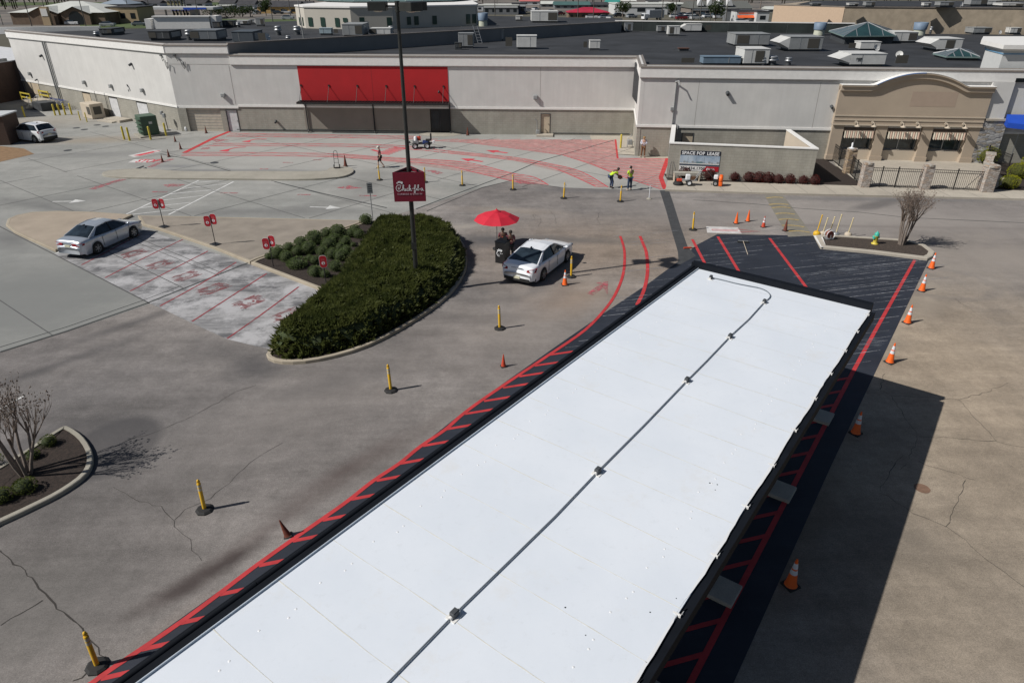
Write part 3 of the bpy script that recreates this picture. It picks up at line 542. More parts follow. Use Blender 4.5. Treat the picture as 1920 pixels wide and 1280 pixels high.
# ================================================================ islands, curbs
def island(name, outer, h=0.14, cw=0.16, mt=m_curb, inner=None, minner=None, rnd_=False, straight=()):
    """kerbed island: raised slab with a kerb ring and an inner surface a little lower"""
    if rnd_:
        o_ = []; n = len(outer)
        for i in range(n):
            p0, p1, p2, p3 = outer[i - 1], outer[i], outer[(i + 1) % n], outer[(i + 2) % n]
            for j in range(1 if i in straight else 3): t = j / 3; o_.append(0.5 * ((2 * p1) + (-p0 + p2) * t + (2 * p0 - 5 * p1 + 4 * p2 - p3) * t * t + (-p0 + 3 * p1 - 3 * p2 + p3) * t ** 3))
        outer = o_
    poly = [(p.x, p.y) for p in outer]; n = len(poly); a = sum(poly[i][0] * poly[(i + 1) % n][1] - poly[(i + 1) % n][0] * poly[i][1] for i in range(n))
    if a < 0: poly = poly[::-1]
    ins = []
    for i in range(n):
        p = Vector(poly[i]); a = (p - Vector(poly[i - 1])).normalized(); c = (Vector(poly[(i + 1) % n]) - p).normalized(); na = Vector((-a.y, a.x)); nc = Vector((-c.y, c.x)); m = (na + nc)
        m = m.normalized() / max(0.4, m.normalized().dot(na)); ins.append((p + m * cw))
    b = MB(); vs = [(p[0], p[1], 0) for p in poly] + [(p[0] * .98 + q.x * .02, p[1] * .98 + q.y * .02, h - 0.02) for p, q in zip(poly, ins)] + [(p[0] * .82 + q.x * .18, p[1] * .82 + q.y * .18, h) for p, q in zip(poly, ins)] + [(q.x, q.y, h) for q in ins] + [(q.x, q.y, h - 0.06) for q in ins]
    for r in range(4): b.add(vs, [(r * n + i, r * n + (i + 1) % n, (r + 1) * n + (i + 1) % n, (r + 1) * n + i) for i in range(n)], 0)
    b.build(name + '_curb', mt, kind='structure')
    b = MB(); b.sheet([(q.x, q.y) for q in ins], h - 0.035 if minner in (m_mulch, m_mulch2) else h - 0.006); b.build(name + '_bed' if minner in (m_mulch, m_mulch2) else name + '_paving', minner, kind='structure')
island('sand_island', P((12, 425), (16, 414), (32, 407), (62, 401), (110, 399), (180, 401), (250, 406), (118, 467), (105, 473), (60, 453), (28, 438)), minner=m_aggr)
island('stall_island', P((259, 408), (340, 409), (470, 412), (600, 415), (686, 417), (482, 489), (469, 495), (400, 467), (300, 433), (268, 424)), minner=m_aggr2)
hedge_island = P((471, 496), (484, 490), (686, 419), (730, 424), (790, 424), (835, 434), (864, 453), (876, 480), (871, 516), (842, 557), (782, 602), (692, 651), (600, 678), (530, 683), (500, 669), (530, 638), (575, 590), (612, 550))
island('hedge_island', hedge_island, minner=m_mulch, mt=m_curb, rnd_=True, straight=(0, 1, len(hedge_island) - 1, len(hedge_island) - 2), h=0.146)
island('median_island', P((192, 328), (210, 322), (272, 319), (340, 324), (480, 324), (600, 324), (618, 318), (645, 315), (661, 319), (663, 325), (650, 332), (625, 336), (560, 339), (400, 337.5), (260, 336), (205, 333)), minner=m_kgrey, mt=m_kgrey, cw=0.12, rnd_=True)
island('tree_island', P((-60, 920), (0, 880), (60, 843), (115, 807), (133, 806), (160, 826), (176, 858), (166, 892), (120, 927), (60, 958), (0, 986), (-80, 1020)), minner=m_mulch, mt=m_kgrey, rnd_=True)
island('hydrant_island', P((1527, 446), (1560, 444), (1640, 449), (1700, 453), (1735, 463), (1752, 476), (1748, 484), (1738, 489), (1640, 477), (1538, 467)), minner=m_mulch2, mt=m_walk, h=0.15, cw=0.3)
b = MB(); b.sheet(P((1524, 446), (1540, 445), (1548, 467), (1538, 468)), 0.145); 
for q in ((1524, 446), (1538, 468)): pass
b.build('island_ramp', m_trim, kind='structure')
# sidewalk along the restaurant
b = MB(); q0 = [Vector(p) for p in ((10.9, 47.95), (11.6, 47.9), (18, 47.12), (36, 45.6), (70, 42.6), (70, 45), (36.2, 47.7), (25.4, 48.95), (16, 50.0), (11.6, 50.5))]
b.prism([(p.x, p.y) for p in q0], -0.01, 0.13); b.build('sidewalk', m_walk, kind='structure')
b = MB()
for k in range(1, 22): x = 11.2 + k * 1.9; b.ribbon([(x, 47.95 - (x - 11) * 0.094), (x, 50.5 - (x - 11) * 0.11)], 0.02, 0.134)
b.build('sidewalk_joints', m_joint, kind='structure')
b = MB(); b.sheet([(11.6, 50.3), (16, 49.9), (25.6, 48.85), (26.1, 57.6), (22.5, 57.9), (22.5, 52), (11.7, 52.5)], 0.10); b.build('mulch_bed', m_mulch, kind='structure')
b = MB(); b.sheet([(25.4, 49.0), (34.2, 47.9), (37, 50.5), (38.2, 56.2), (26.6, 57.3), (26.0, 55)], 0.14); b.build('patio', m_walk, kind='structure')
b = MB(); b.sheet([(34.2, 47.9), (60, 45.5), (60, 60), (38.2, 58), (38.2, 56.2), (37, 50.5)], 0.12); b.build('planting_bed', m_mulch, kind='structure')
b = MB(); b.sheet([(7.5, 67.5), (7.4, 60), (10.6, 58.9), (13.3, 58.6), (13.2, 56.4), (11.3, 56.7), (10.6, 59), (11.6, 67.3)], 0.008); b.build('concrete_apron', m_walk, kind='structure')

# ================================================================ canopy with the white roof
CZ = 4.24
c0 = g(1310, 504, CZ); c1 = g(1631, 582, CZ); cl = (g(261, 1280, CZ) - c0).normalized(); cr = (g(1189, 1280, CZ) - c1).normalized()
CL = 30.0
def CP(s, t, z=CZ):
    """s metres from the far end, t 0..1 across the white roof, or metres beyond it"""
    a = c0 + cl * s; e = c1 + cr * s
    w_ = (e - a); L = w_.length; u = w_ / L
    if t < 0: p = a + u * t
    elif t > 1: p = e + u * (t - 1)
    else: p = a + w_ * t
    return Vector((p.x, p.y, z))
can = empty('drive_through_canopy', CP(0, 0.5, 0), 0, 'long flat white roofed drive through canopy with black fascia standing on hatched black asphalt', 'canopy')
CO = -Vector(CP(0, 0.5, 0))
def cbuild(b, name, m):
    b.v = [(v[0] + CO.x, v[1] + CO.y, v[2]) for v in b.v]; return b.build(name, m, can)
def cstrip(b, s0, s1, t0, t1, z0, z1, mi=0):
    a = [CP(s0, t0), CP(s1, t0), CP(s1, t1), CP(s0, t1)]; b.prism([(p.x, p.y) for p in a], z0, z1, mi)
def cprism_s(b, s0, s1, t0, t1, z0, z1, n=1, mi=0): cstrip(b, s0, s1, t0, t1, z0, z1, mi)
b = MB(); cstrip(b, 0, CL, 0, 1, CZ - 0.10, CZ); cbuild(b, 'roof', roof_white_mat())
b = MB(); cstrip(b, 0.02, CL, 0.01, 0.99, CZ - 0.3, CZ - 0.11); cbuild(b, 'ceiling', m_blackm)
b = MB()
cstrip(b, -0.20, CL, -0.29, -0.02, CZ - 0.35, CZ + 0.045); cstrip(b, -0.22, CL, -0.37, -0.291, CZ - 0.35, CZ - 0.05)
for s in range(0, 10): b.tube([CP(s * 3.05 - 0.15, -0.20, CZ + 0.035), CP(s * 3.05 + 2.88, -0.20, CZ + 0.035)], 0.05, 12, 0)
cstrip(b, -0.23, -0.005, -0.29, 1.03, CZ - 0.35, CZ + 0.19)
cbuild(b, 'fascia', m_blackm)
b = MB(); cstrip(b, 0, CL, -0.018, 0.0, CZ - 0.05, CZ + 0.04); cbuild(b, 'parapet_flashing', M('flashing_shade_tint', (0.50, 0.56, 0.62), 0.5))  # blue-grey tint paints the shade on the white inner face
b = MB(); cstrip(b, -0.005, CL, 1.012, 1.15, CZ - 0.30, CZ - 0.04); cstrip(b, -0.005, CL, 1.15, 1.17, CZ - 0.30, CZ - 0.01)
for k in range(60):  # ragged edge of the membrane folded over the gutter
    s = k * 0.5; 
cbuild(b, 'gutter', m_blackm)
b = MB(); 
pts = [CP(0, 1.0)]
k = 0
poly = []
n_ = 120
for i in range(n_ + 1):
    s = i * CL / n_; poly.append(CP(s, 1.0 + 0.012 + 0.012 * math.sin(s * 2.1) + rnd.uniform(-0.006, 0.012), CZ + 0.004))
vs = [CP(i * CL / n_, 0.995, CZ + 0.004) for i in range(n_ + 1)] + poly
b.add(vs, [(i, i + 1, n_ + 2 + i, n_ + 1 + i) for i in range(n_)]); cbuild(b, 'roof_edge_membrane', m_white)
for i, s in enumerate((0.35, 1.75, 3.2, 4.75, 6.25, 7.9, 9.5, 11.1, 12.7, 14.3, 15.9)):
    b = MB(); 
    p = [CP(s, 0.985, CZ + 0.01), CP(s + 0.03, 0.985, CZ + 0.01), CP(s + 0.045, 1.03, CZ + 0.01), CP(s - 0.01, 1.03, CZ + 0.01)]
    b.add(p, [(0, 1, 2, 3)]); b.prism([(q.x, q.y) for q in (CP(s, 1.01), CP(s + 0.03, 1.01), CP(s + 0.03, 1.055), CP(s, 1.055))], CZ - 0.05, CZ + 0.015)
    b.tube([CP(s - 0.13, 1.05, CZ - 0.02), CP(s - 0.02, 1.055, CZ + 0.01)], 0.007, 6, 0); b.tube([CP(s - 0.10, 1.04, CZ - 0.01), CP(s - 0.2, 1.06, CZ - 0.02)], 0.010, 6, 1)
    cbuild(b, 'gutter_bracket', [m_trim, m_black])
b = MB(); seam = M('yellowed_seam', (0.66, 0.645, 0.575), 0.7, 0.1, 6); b2 = MB()
for k in range(24):
    s = 0.75 + 1.222 * k
    if s > CL: break
    pts = [CP(s + 0.012 * math.sin(k * 3 + t * 9) + rnd.uniform(-.004, .004), t, CZ + 0.003) for t in [i / 24 for i in range(25)]]
    b.ribbon(pts, [rnd.uniform(0.006, 0.020) if s > 5 else 0.006 for _ in pts], CZ + 0.003)
    for t, ds in ((0.13, 0.18), (0.135, 0.36), (0.115, 0.8), (0.86, 0.15), (0.865, 0.34), (0.85, 0.75)):
        p = CP(s + ds, t + rnd.uniform(-.01, .01), CZ); b2.lathe([(0.024, 0), (0.018, 0.004), (0.008, 0.006), (0.001, 0.007)], p, 8)
cbuild(b, 'roof_seams', seam); cbuild(b2, 'membrane_fasteners', m_white)['kind'] = 'stuff'
def PZ(z, *pts): return [g(x, y, z) for x, y in pts]
cp = smooth(PZ(CZ + 0.03, (1333, 520), (1352, 524), (1380, 531), (1405, 536), (1425, 540), (1438, 546), (1444, 553), (1442, 559), (1433, 566)), 3) + PZ(CZ + 0.03, (1404, 598), (1369, 630), (1324, 677), (1288, 713), (1208, 796), (1121, 883), (1040, 968), (960, 1046), (852, 1151), (726, 1280), (640, 1366), (500, 1500))
b = MB(); b.tube([p + Vector((0, 0, 0)) for p in cp], 0.015, 8); o_ = cbuild(b, 'conduit', m_conduit)
for (x, y, sz) in ((1333, 520, .13), (1433, 565, .13), (1369, 630, .14), (1288, 712, .14), (1121, 882, .15), (852, 1150, .15)):
    b = MB(); p = g(x, y, CZ + 0.06); az = math.atan2(cl.y, cl.x); b.bbox((p.x, p.y, CZ + 0.075), (sz, sz * 0.7, 0.10), 0.012, az); b.box((p.x, p.y, CZ + 0.008), (sz * 1.6, sz * 1.3, 0.012), az, 1); b.box((p.x, p.y, CZ + 0.13), (sz * 0.8, sz * 0.55, 0.012), az, 0)
    for q in (-1, 1): b.tube([(p.x + math.cos(az) * sz * q * 0.5, p.y + math.sin(az) * sz * q * .5, CZ + 0.05), (p.x + math.cos(az) * sz * q * 0.75, p.y + math.sin(az) * sz * q * .75, CZ + 0.04)], 0.035, 8, 1)
    cbuild(b, 'junction_box', [m_hvacd, m_trim])
b = MB()
for (x, y, r_) in ((1060, 1138, .018), (1219, 1147, .015), (1098, 1190, .012), (1268, 1121, .01), (1341, 918, .012), (1331, 905, .02), (1345, 908, .016)):
    p = g(x, y, CZ); b.lathe([(r_, 0), (r_ * .7, .006)], p, 7)
cbuild(b, 'roof_debris', m_hvacd)
# concrete pads and columns; the near row is the one the photograph shows
for side in (1, 0):
    for x, y in (((1534, 781)), ((1458, 920)), ((1349, 1106)), (1232, 1315)):
        p = g(x, y); s = (p - c1).dot(cr)
        if side == 0: q = CP(s, 0.03, 0); q2 = CP(s, 0.075, 0)
        else: q = Vector((p.x, p.y, 0)); q2 = CP((p - c1).dot(cr), 0.84, 0)
        az = math.atan2(cr.y, cr.x)
        if side == 1:
            b = MB(); b.v = []; b.bbox((q.x + .06, q.y - .05, 0.05), (0.78, 0.72, 0.12), 0.02, az); pad = cbuild(b, 'footing_pad', m_walk)
            b = MB(); b.box((q.x - 0.26, q.y + 0.10, 0.13), (0.18, 0.14, 0.06), az); cbuild(b, 'base_plate', m_black)
        b = MB(); b.box((q2.x, q2.y, CZ / 2 - 0.25), (0.16, 0.16, CZ - 0.5), az); cbuild(b, 'column', m_black)

# ================================================================ shopping mall
Apt = Vector((-60.55, 89.55, 0)); Bpt = Vector((-32.73, 69.66, 0)); Spt = Vector((-26.6, 69.34, 0)); Cpt = Vector((11.58, 67.3, 0)); Dpt = Vector((10.48, 58.93, 0)); Ept = Vector((26.45, 57.4, 0)); Fpt = Vector((44.0, 55.6, 0))
mall = empty('shopping_mall', (0, 67, 0), 0, 'long grey stucco shopping mall with red painted wall panel and black flat roof', 'shopping mall')
MO = Vector((0, -67, 0))
def mbuild(b, name, m, parent=None, **k):
    b.v = [(v[0] + MO.x, v[1] + MO.y, v[2]) for v in b.v]; return b.build(name, m, parent or mall, **k)
class Seg:
    def __init__(s, a, c): s.a = Vector((a.x, a.y, 0)); s.d = (Vector((c.x, c.y, 0)) - s.a); s.L = s.d.length; s.d.normalize(); s.n = Vector((s.d.y, -s.d.x, 0))
    def at(s, u, o=0, z=0): p = s.a + s.d * u + s.n * o; return Vector((p.x, p.y, z))
    def box(s, b, u0, u1, z0, z1, o0, o1, mi=0):
        b.prism([(q.x, q.y) for q in (s.at(u0, o0), s.at(u1, o0), s.at(u1, o1), s.at(u0, o1))], z0, z1, mi)
    def u(s, x, y, o=0.0):
        """distance along the wall of the ground-level photo pixel column"""
        p = g(x, y); return (p - s.a).dot(s.d)
    def hit(s, x, y, o=0.0):
        """wall coordinate (u, z) of a photo pixel on the wall plane"""
        r = g(x, y, CAM_H - 10) - Vector((0, 0, CAM_H)); A = s.a + s.n * o; den = r.dot(s.n); t = (A - Vector((0, 0, CAM_H))).dot(s.n) / den
        q = Vector((0, 0, CAM_H)) + r * t; return (q - s.a).dot(s.d), q.z
sAB = Seg(Apt, Bpt); sBS = Seg(Bpt, Spt); sSC = Seg(Spt, Cpt); sBC = Seg(Bpt, Cpt); sCD = Seg(Cpt, Dpt); sDE = Seg(Dpt, Fpt)
def wallseg(s, top, cor, trim, holes=(), u0=0, u1=None, lower=m_block, back=0.3, capm=m_cap, e0=0.0, e1=0.0):
    u1 = s.L if u1 is None else u1
    b = MB(); s.box(b, u0, u1, trim, top - 0.05, -back, 0); mbuild(b, 'wall', m_stucco)
    b = MB(); cur = u0
    for h0, h1, hh in sorted(holes):
        s.box(b, cur, h0, 0, trim, -back, -0.02); s.box(b, h0, h1, hh, trim, -back, -0.02); cur = h1
    s.box(b, cur, u1, 0, trim, -back, -0.02); mbuild(b, 'base_wall', lower)
    b = MB(); s.box(b, u0 - e0, u1 + e1, trim - 0.09, trim + 0.09, 0.003, 0.07); mbuild(b, 'trim_band', m_trim)
    b = MB(); s.box(b, u0 - e0, u1 + e1, cor, top - 0.14, 0.003, 0.16); s.box(b, u0 - e0, u1 + e1, cor - 0.07, cor, 0.003, 0.10, 0); mbuild(b, 'cornice', m_corn)
    b = MB(); P_ = [s.at(u0 - e0, 0.20, top - 0.14), s.at(u1 + e1, 0.20, top - 0.14), s.at(u1 + e1, -0.35, top), s.at(u0 - e0, -0.35, top)]; Q = [p - Vector((0, 0, 0.08)) for p in P_]
    b.add(P_ + Q, [(0, 1, 2, 3), (4, 5, 1, 0), (7, 6, 5, 4), (3, 2, 6, 7), (0, 3, 7, 4), (1, 5, 6, 2)]); mbuild(b, 'coping', capm)
    b = MB(); s.box(b, u0, u1, cor - 0.085, cor - 0.07, 0.003, 0.09); mbuild(b, 'cornice_shade_strip', m_black)  # black strip paints the shadow line under the cornice
gar = (sBC.hit(358, 246)[0], sBC.hit(420, 247)[0])
d1 = (sBC.hit(430, 247)[0], sBC.hit(451, 247)[0]); dk = (sBC.hit(808, 250)[0], sBC.hit(845, 250)[0]); d2 = (sBC.hit(1013, 254)[0], sBC.hit(1031, 254)[0])
wallseg(sAB, 8.0, 7.15, 2.32, e1=0.12)
wallseg(sBS, 8.0, 7.17, 2.30, holes=[(gar[0], gar[1], 2.2), (d1[0], d1[1], 2.08)])
soff = sBS.L
wallseg(sSC, 7.15, 6.2, 2.45, holes=[(dk[0] - soff, dk[1] - soff, 2.42), (d2[0] - soff, d2[1] - soff, 2.0)])
wallseg(sCD, 7.25, 6.3, 2.45)
dd1 = (sDE.hit(1277, 268)[0], sDE.hit(1299, 268)[0])
wallseg(sDE, 7.25, 6.32, 2.5, holes=[(dd1[0], dd1[1], 2.0), (16.1, 28.6, 2.49)], e0=0.12)
# stepped end of the high parapet
b = MB(); sS = Seg(Spt + Vector((0, 0.0, 0)), g(560, 76, 7.9)); 
bk = g(1166, 41, 8.0); sDiag = Seg(Vector((Spt.x, Spt.y + 0.1, 0)), bk)
b = MB(); sDiag.box(b, 0, sDiag.L, 6.3, 7.95, -0.25, 0.0); mbuild(b, 'raised_roof_wall', M('grey_membrane_wall', (0.20, 0.20, 0.20), 0.85, 0.1, 0.4))
b = MB(); sDiag.box(b, 0, sDiag.L, 7.953, 8.05, -0.35, 0.05); mbuild(b, 'raised_roof_coping', m_cap)
# roofs
hr = [(Apt.x, Apt.y + .3), (Bpt.x, Bpt.y + .3), (Spt.x - 0.3, Spt.y + .3)] + [(sDiag.at(t, -0.26).x, sDiag.at(t, -0.26).y) for t in (0.5, sDiag.L)] + [(p.x, p.y) for p in PZ(7.6, (1167, 35), (900, 30), (480, 42), (250, 55), (90, 60))]
b = MB(); b.prism(hr, 0.05, 7.6); mbuild(b, 'upper_roof', m_roofblk)
back = PZ(6.6, (1165, 58), (1300, 60.5), (1440, 61), (1600, 64))
lr = [(Spt.x + .05, Spt.y + .3), (Cpt.x - .3, Cpt.y + .3), (Dpt.x + .3, Dpt.y + .35), (Fpt.x, Fpt.y + .35), (95, 51), (120, 92), (60, 103)] + [(p.x, p.y) for p in back[::-1]] + [(sDiag.at(t, 0.01).x, sDiag.at(t, 0.01).y) for t in (sDiag.L, 0.3)]
b = MB(); b.prism(lr, 3.6, 6.6); mbuild(b, 'lower_roof', m_roofblk)
sBk = Seg(back[0] + Vector((-1, 0.1, 0)), back[3] + Vector((0, 0.1, 0))); b = MB(); sBk.box(b, 0, sBk.L, 6.5, 7.85, -0.3, 0); mbuild(b, 'back_parapet', M('dark_membrane', (0.028, 0.036, 0.034), 0.6, 0.4, 0.5))
b = MB(); sBk.box(b, 0, sBk.L, 7.85, 7.97, -0.36, 0.06); mbuild(b, 'back_parapet_coping', m_corn)
sBk2 = Seg(back[3] + Vector((-6, 0.6, 0)), Vector((75, 96, 0)))
b = MB()
for k in range(14): sBk.box(b, k * 4.0, k * 4.0 + 0.03, 6.6, 7.84, 0.0, 0.02)
mbuild(b, 'membrane_laps', M('lap_grey', (0.10, 0.11, 0.11), 0.6))
# inner parapet edge strips on the front
b = MB(); sSC.box(b, 0.2, sSC.L - .2, 6.61, 6.9, -0.5, -0.31); sDE.box(b, 0.4, sDE.L, 6.61, 6.9, -0.55, -0.31); mbuild(b, 'roof_cant_strip', m_roofblk)
b = MB()
for s_, u_ in ((sBC, sBC.hit(428, 120)[0]), (sBC, sBC.hit(1013, 150)[0]), (sBC, sBC.hit(697, 150)[0]), (sDE, sDE.hit(1308, 180)[0]), (sDE, sDE.hit(1530, 200)[0])): s_.box(b, u_, u_ + 0.03, 2.56, 6.1, 0.0, 0.004)
sBC.box(b, 0.2, sBC.hit(445, 124)[0], 6.17, 6.2, 0, 0.004); mbuild(b, 'control_joints', M('stucco_joint', (0.30, 0.285, 0.26), 0.9))
# corner pilaster and left side downspouts
b = MB(); sBC.box(b, 0.02, gar[0], 0, 2.2, 0.0, 0.10); mbuild(b, 'pilaster', m_block)
b = MB(); sBC.box(b, gar[0], gar[1], 0, 2.2, -0.25, -0.15)
for k in range(1, 8): sBC.box(b, gar[0] + .02, gar[1] - .02, k * 0.27, k * 0.27 + 0.02, -0.15, -0.135, 1)
mbuild(b, 'garage_door', [M('garage_door_beige', (0.50, 0.44, 0.36), 0.7), m_hvac])
def door(s, u0, u1, h, mat, name='door', o=-0.10, knob=True):
    b = MB(); s.box(b, u0 + 0.05, u1 - 0.05, 0.03, h - 0.05, -0.16, o); d = mbuild(b, name, mat)
    b = MB(); s.box(b, u0, u0 + 0.05, 0, h, -0.2, 0.01); s.box(b, u1 - 0.05, u1, 0, h, -0.2, 0.01); s.box(b, u0 + .05, u1 - .05, h - 0.05, h, -0.2, 0.01); mbuild(b, 'door_frame', m_hvacd)
    if knob: b = MB(); p = s.at(u1 - 0.16, o + 0.03, 1.0); b.ball(p, 0.04, 6, 4); mbuild(b, 'handle', m_black)
    return d
door(sBC, d1[0], d1[1], 2.08, m_doorw); door(sBC, d2[0], d2[1], 2.0, m_door); door(sDE, dd1[0], dd1[1], 2.0, m_door)
# dark double door with louvres
b = MB(); sBC.box(b, dk[0] + .04, dk[1] - .04, 0.03, 2.38, -0.25, -0.12)
for k in range(16): sBC.box(b, dk[0] + .12, (dk[0] + dk[1]) / 2 - .08, 0.5 + k * 0.1, 0.55 + k * 0.1, -0.12, -0.09, 1)
sBC.box(b, (dk[0] + dk[1]) / 2 - .02, (dk[0] + dk[1]) / 2 + .02, 0.03, 2.38, -0.12, -0.08, 1); mbuild(b, 'double_door', [m_black, m_hvacd])
# door steps
b = MB(); s = sBC; s.box(b, d2[0] - 0.35, d2[1] + 0.3, 0.01, 0.16, 0.02, 1.0); mbuild(b, 'door_step', m_walk)
b = MB(); pr = []
for k in range(13): a_ = math.pi * k / 12; pr.append(sBC.at((dk[0] + dk[1]) / 2 - math.cos(a_) * 2.1, 0.0 + math.sin(a_) * 1.35))
vs = [(p.x, p.y, 0.015) for p in pr] + [(q.x, q.y, 0.13) for q in [sBC.at((dk[0] + dk[1]) / 2 - math.cos(math.pi * k / 12) * 1.3, math.sin(math.pi * k / 12) * 0.75) for k in range(13)]]
b.add(vs, [(i, i + 1, 14 + i, 13 + i) for i in range(12)] + [tuple(range(13, 26))]); mbuild(b, 'door_ramp', m_kgrey)
# smooth painted wall below the canopy, red panel
u0 = sBC.hit(572, 225)[0]; u1 = sBC.hit(846, 225)[0]
b = MB(); sBC.box(b, u0, dk[0], 0.35, 2.36, -0.0, 0.03); sBC.box(b, dk[1], u1, 0.35, 2.36, 0.0, 0.03); mbuild(b, 'smooth_panel', M('taupe_paint', (0.25, 0.225, 0.19), 0.85, 0.08, 0.7))
ru = (sBC.hit(557, 124)[0], sBC.hit(839, 124)[0]); b = MB(); sBC.box(b, ru[0], ru[1], 2.95, 6.13, 0.0, 0.03); mbuild(b, 'red_wall_panel', m_redwall)
um = sBC.hit(697, 150)[0]; b = MB(); sBC.box(b, um, um + 0.03, 2.96, 6.12, 0.03, 0.034); mbuild(b, 'panel_joint', M('dark_red', (0.2, 0.01, 0.012), 0.8))
# black steel awning
AZ = 2.92; ua, ub_ = ru[0] - 0.15, ru[1] + 0.1; b = MB()
sBC.box(b, ua, ub_, AZ - 0.08, AZ + 0.10, 1.13, 1.20); sBC.box(b, ua, ua + 0.07, AZ - 0.08, AZ + .1, 0.05, 1.13); sBC.box(b, ub_ - .07, ub_, AZ - 0.08, AZ + .1, 0.05, 1.13); sBC.box(b, ua, ub_, AZ - 0.08, AZ + .1, 0.035, 0.05)
sBC.box(b, ua + .07, ub_ - .07, AZ - 0.02, AZ + 0.01, 0.05, 1.13)
k = ua + 0.2
while k < ub_ - 0.1: sBC.box(b, k, k + 0.07, AZ + 0.01, AZ + 0.075, 0.05, 1.13); k += 0.28
mbuild(b, 'steel_awning', m_black)
for x in (566, 618, 671, 725, 778, 832):
    u_ = sBC.hit(x, 172, .03)[0]; b = MB(); b.tube([sBC.at(u_, 0.04, AZ + 1.45), sBC.at(u_ , 1.1, AZ + 0.1)], 0.025, 6); b.box(sBC.at(u_, 0.06, AZ + 1.45), (0.16, 0.05, 0.16)); mbuild(b, 'tie_rod', m_black)
for x in (577, 702, 844):
    u_ = sBC.hit(x, 225)[0]; b = MB(); b.tube([sBC.at(u_, 0.12, AZ - 0.08), sBC.at(u_, 0.12, 0.25), sBC.at(u_ + 0.05, 0.35, 0.08)], 0.06, 8); mbuild(b, 'downspout', m_black)
b = MB(); sBC.box(b, sBC.hit(445, 248)[0], dk[0] - 0.3, 0.17, 0.24, -.02, 0.02); sBC.box(b, d2[1] + .3, sBC.L - .3, 0.17, 0.22, -.02, 0.02); mbuild(b, 'base_line', m_hvacd)
# wall lights, vents and pipes
def wlight(s, x, y, r=0.0, sz=0.42):
    u_, z_ = s.hit(x, y); b = MB(); p = s.at(u_, 0.12, z_); b.bbox(p, (sz, 0.24, sz * 0.8), 0.04, math.atan2(s.d.y, s.d.x)); b.box(s.at(u_, 0.18, z_ - sz * .42), (sz * .8, .2, .03), math.atan2(s.d.y, s.d.x), 1); mbuild(b, 'wall_light', [m_hvac, m_hvacd])
for s_, x, y in ((sBC, 419, 178), (sBC, 1004, 182), (sAB, 57, 138), (sAB, 159, 154), (sAB, 209, 161), (sAB, 268, 169), (sCD, 1190, 189)): wlight(s_, x, y)
for s_, x, y, r in ((sAB, 79, 104, .14), (sAB, 247, 120, .14), (sAB, 70, 149, .08), (sDE, 1364, 174, .16), (sBC, 518, 227, .12), (sDE, 1559, 199, .12), (sBC, 823, 171, .08)):
    u_, z_ = s_.hit(x, y); b = MB(); b.tube([s_.at(u_, 0.0, z_), s_.at(u_, 0.32, z_ - 0.12)], [r, r * 0.8], 8); mbuild(b, 'wall_vent', m_hvacd)
def pipe(s, x, y0, y1, r=0.03, m=m_hvac, o=0.07, name='wall_pipe'):
    u_, z0 = s.hit(x, y0); u2, z1 = s.hit(x, y1); b = MB(); b.tube([s.at(u_, o, max(0.02, z0)), s.at(u_, o, z1)], r, 6); mbuild(b, name, m)
def vpipe(s, x, y, z0, z1, r=0.03, m=m_hvac, o=0.07, name='wall_pipe'):
    u_ = s.hit(x, y)[0]; b = MB(); b.tube([s.at(u_, o, z0), s.at(u_, o, z1)], r, 6); mbuild(b, name, m)
vpipe(sAB, 108, 170, 0.1, 7.0, 0.09, m_hvac, 0.12, 'downspout'); vpipe(sAB, 111.5, 170, 0.1, 7.1, 0.08, m_hvac, 0.12, 'downspout')
vpipe(sAB, 184, 195, 0.1, 2.45, 0.03, m_hvacd); vpipe(sAB, 203, 200, 0.1, 2.45, 0.03, m_hvacd); vpipe(sDE, 1255, 280, 0.1, 6.0, 0.05, m_hvac); vpipe(sDE, 1262, 280, 0.1, 2.7, 0.05, m_hvac); vpipe(sDE, 1266, 280, 0.1, 2.6, 0.05, m_hvac)
u_ = sDE.hit(1265, 165)[0]; b = MB(); b.tube([sDE.at(u_, 0.1, 6.0), sDE.at(u_ + .25, 0.35, 6.1), sDE.at(u_ + .3, .5, 5.8)], 0.06, 8); b.box(sDE.at(u_ - .02, 0.08, 3.9), (0.3, 0.15, 0.25)); mbuild(b, 'conduit_hood', m_hvac)
# doors of the left wall
for x0, x1, y, h in ((57, 68, 192, 2.05), (70, 82, 192, 2.9), (155, 172, 205, 2.1), (206, 224, 220, 2.1), (257, 279, 228, 2.1)):
    ua_, ub2 = sAB.hit(x0 + (8 if x0 > 100 else 0), y)[0], sAB.hit(x1 + (4 if x0 > 100 else 0), y)[0]; b = MB(); z0 = 0.9 if x0 < 100 else 0.05; sAB.box(b, ua_, ub2, z0, min(2.25, z0 + h - 0.1), -0.02, 0.02); mbuild(b, 'door', m_doorw if x0 > 200 else m_door)
    b = MB(); sAB.box(b, ua_ - 0.06, ua_ - .003, z0, min(2.25, z0 + h), -0.02, 0.035); sAB.box(b, ua_ - .06, ub2, min(2.25, z0 + h - 0.097), min(2.25, z0 + h), -0.02, 0.04); mbuild(b, 'door_frame', m_black)
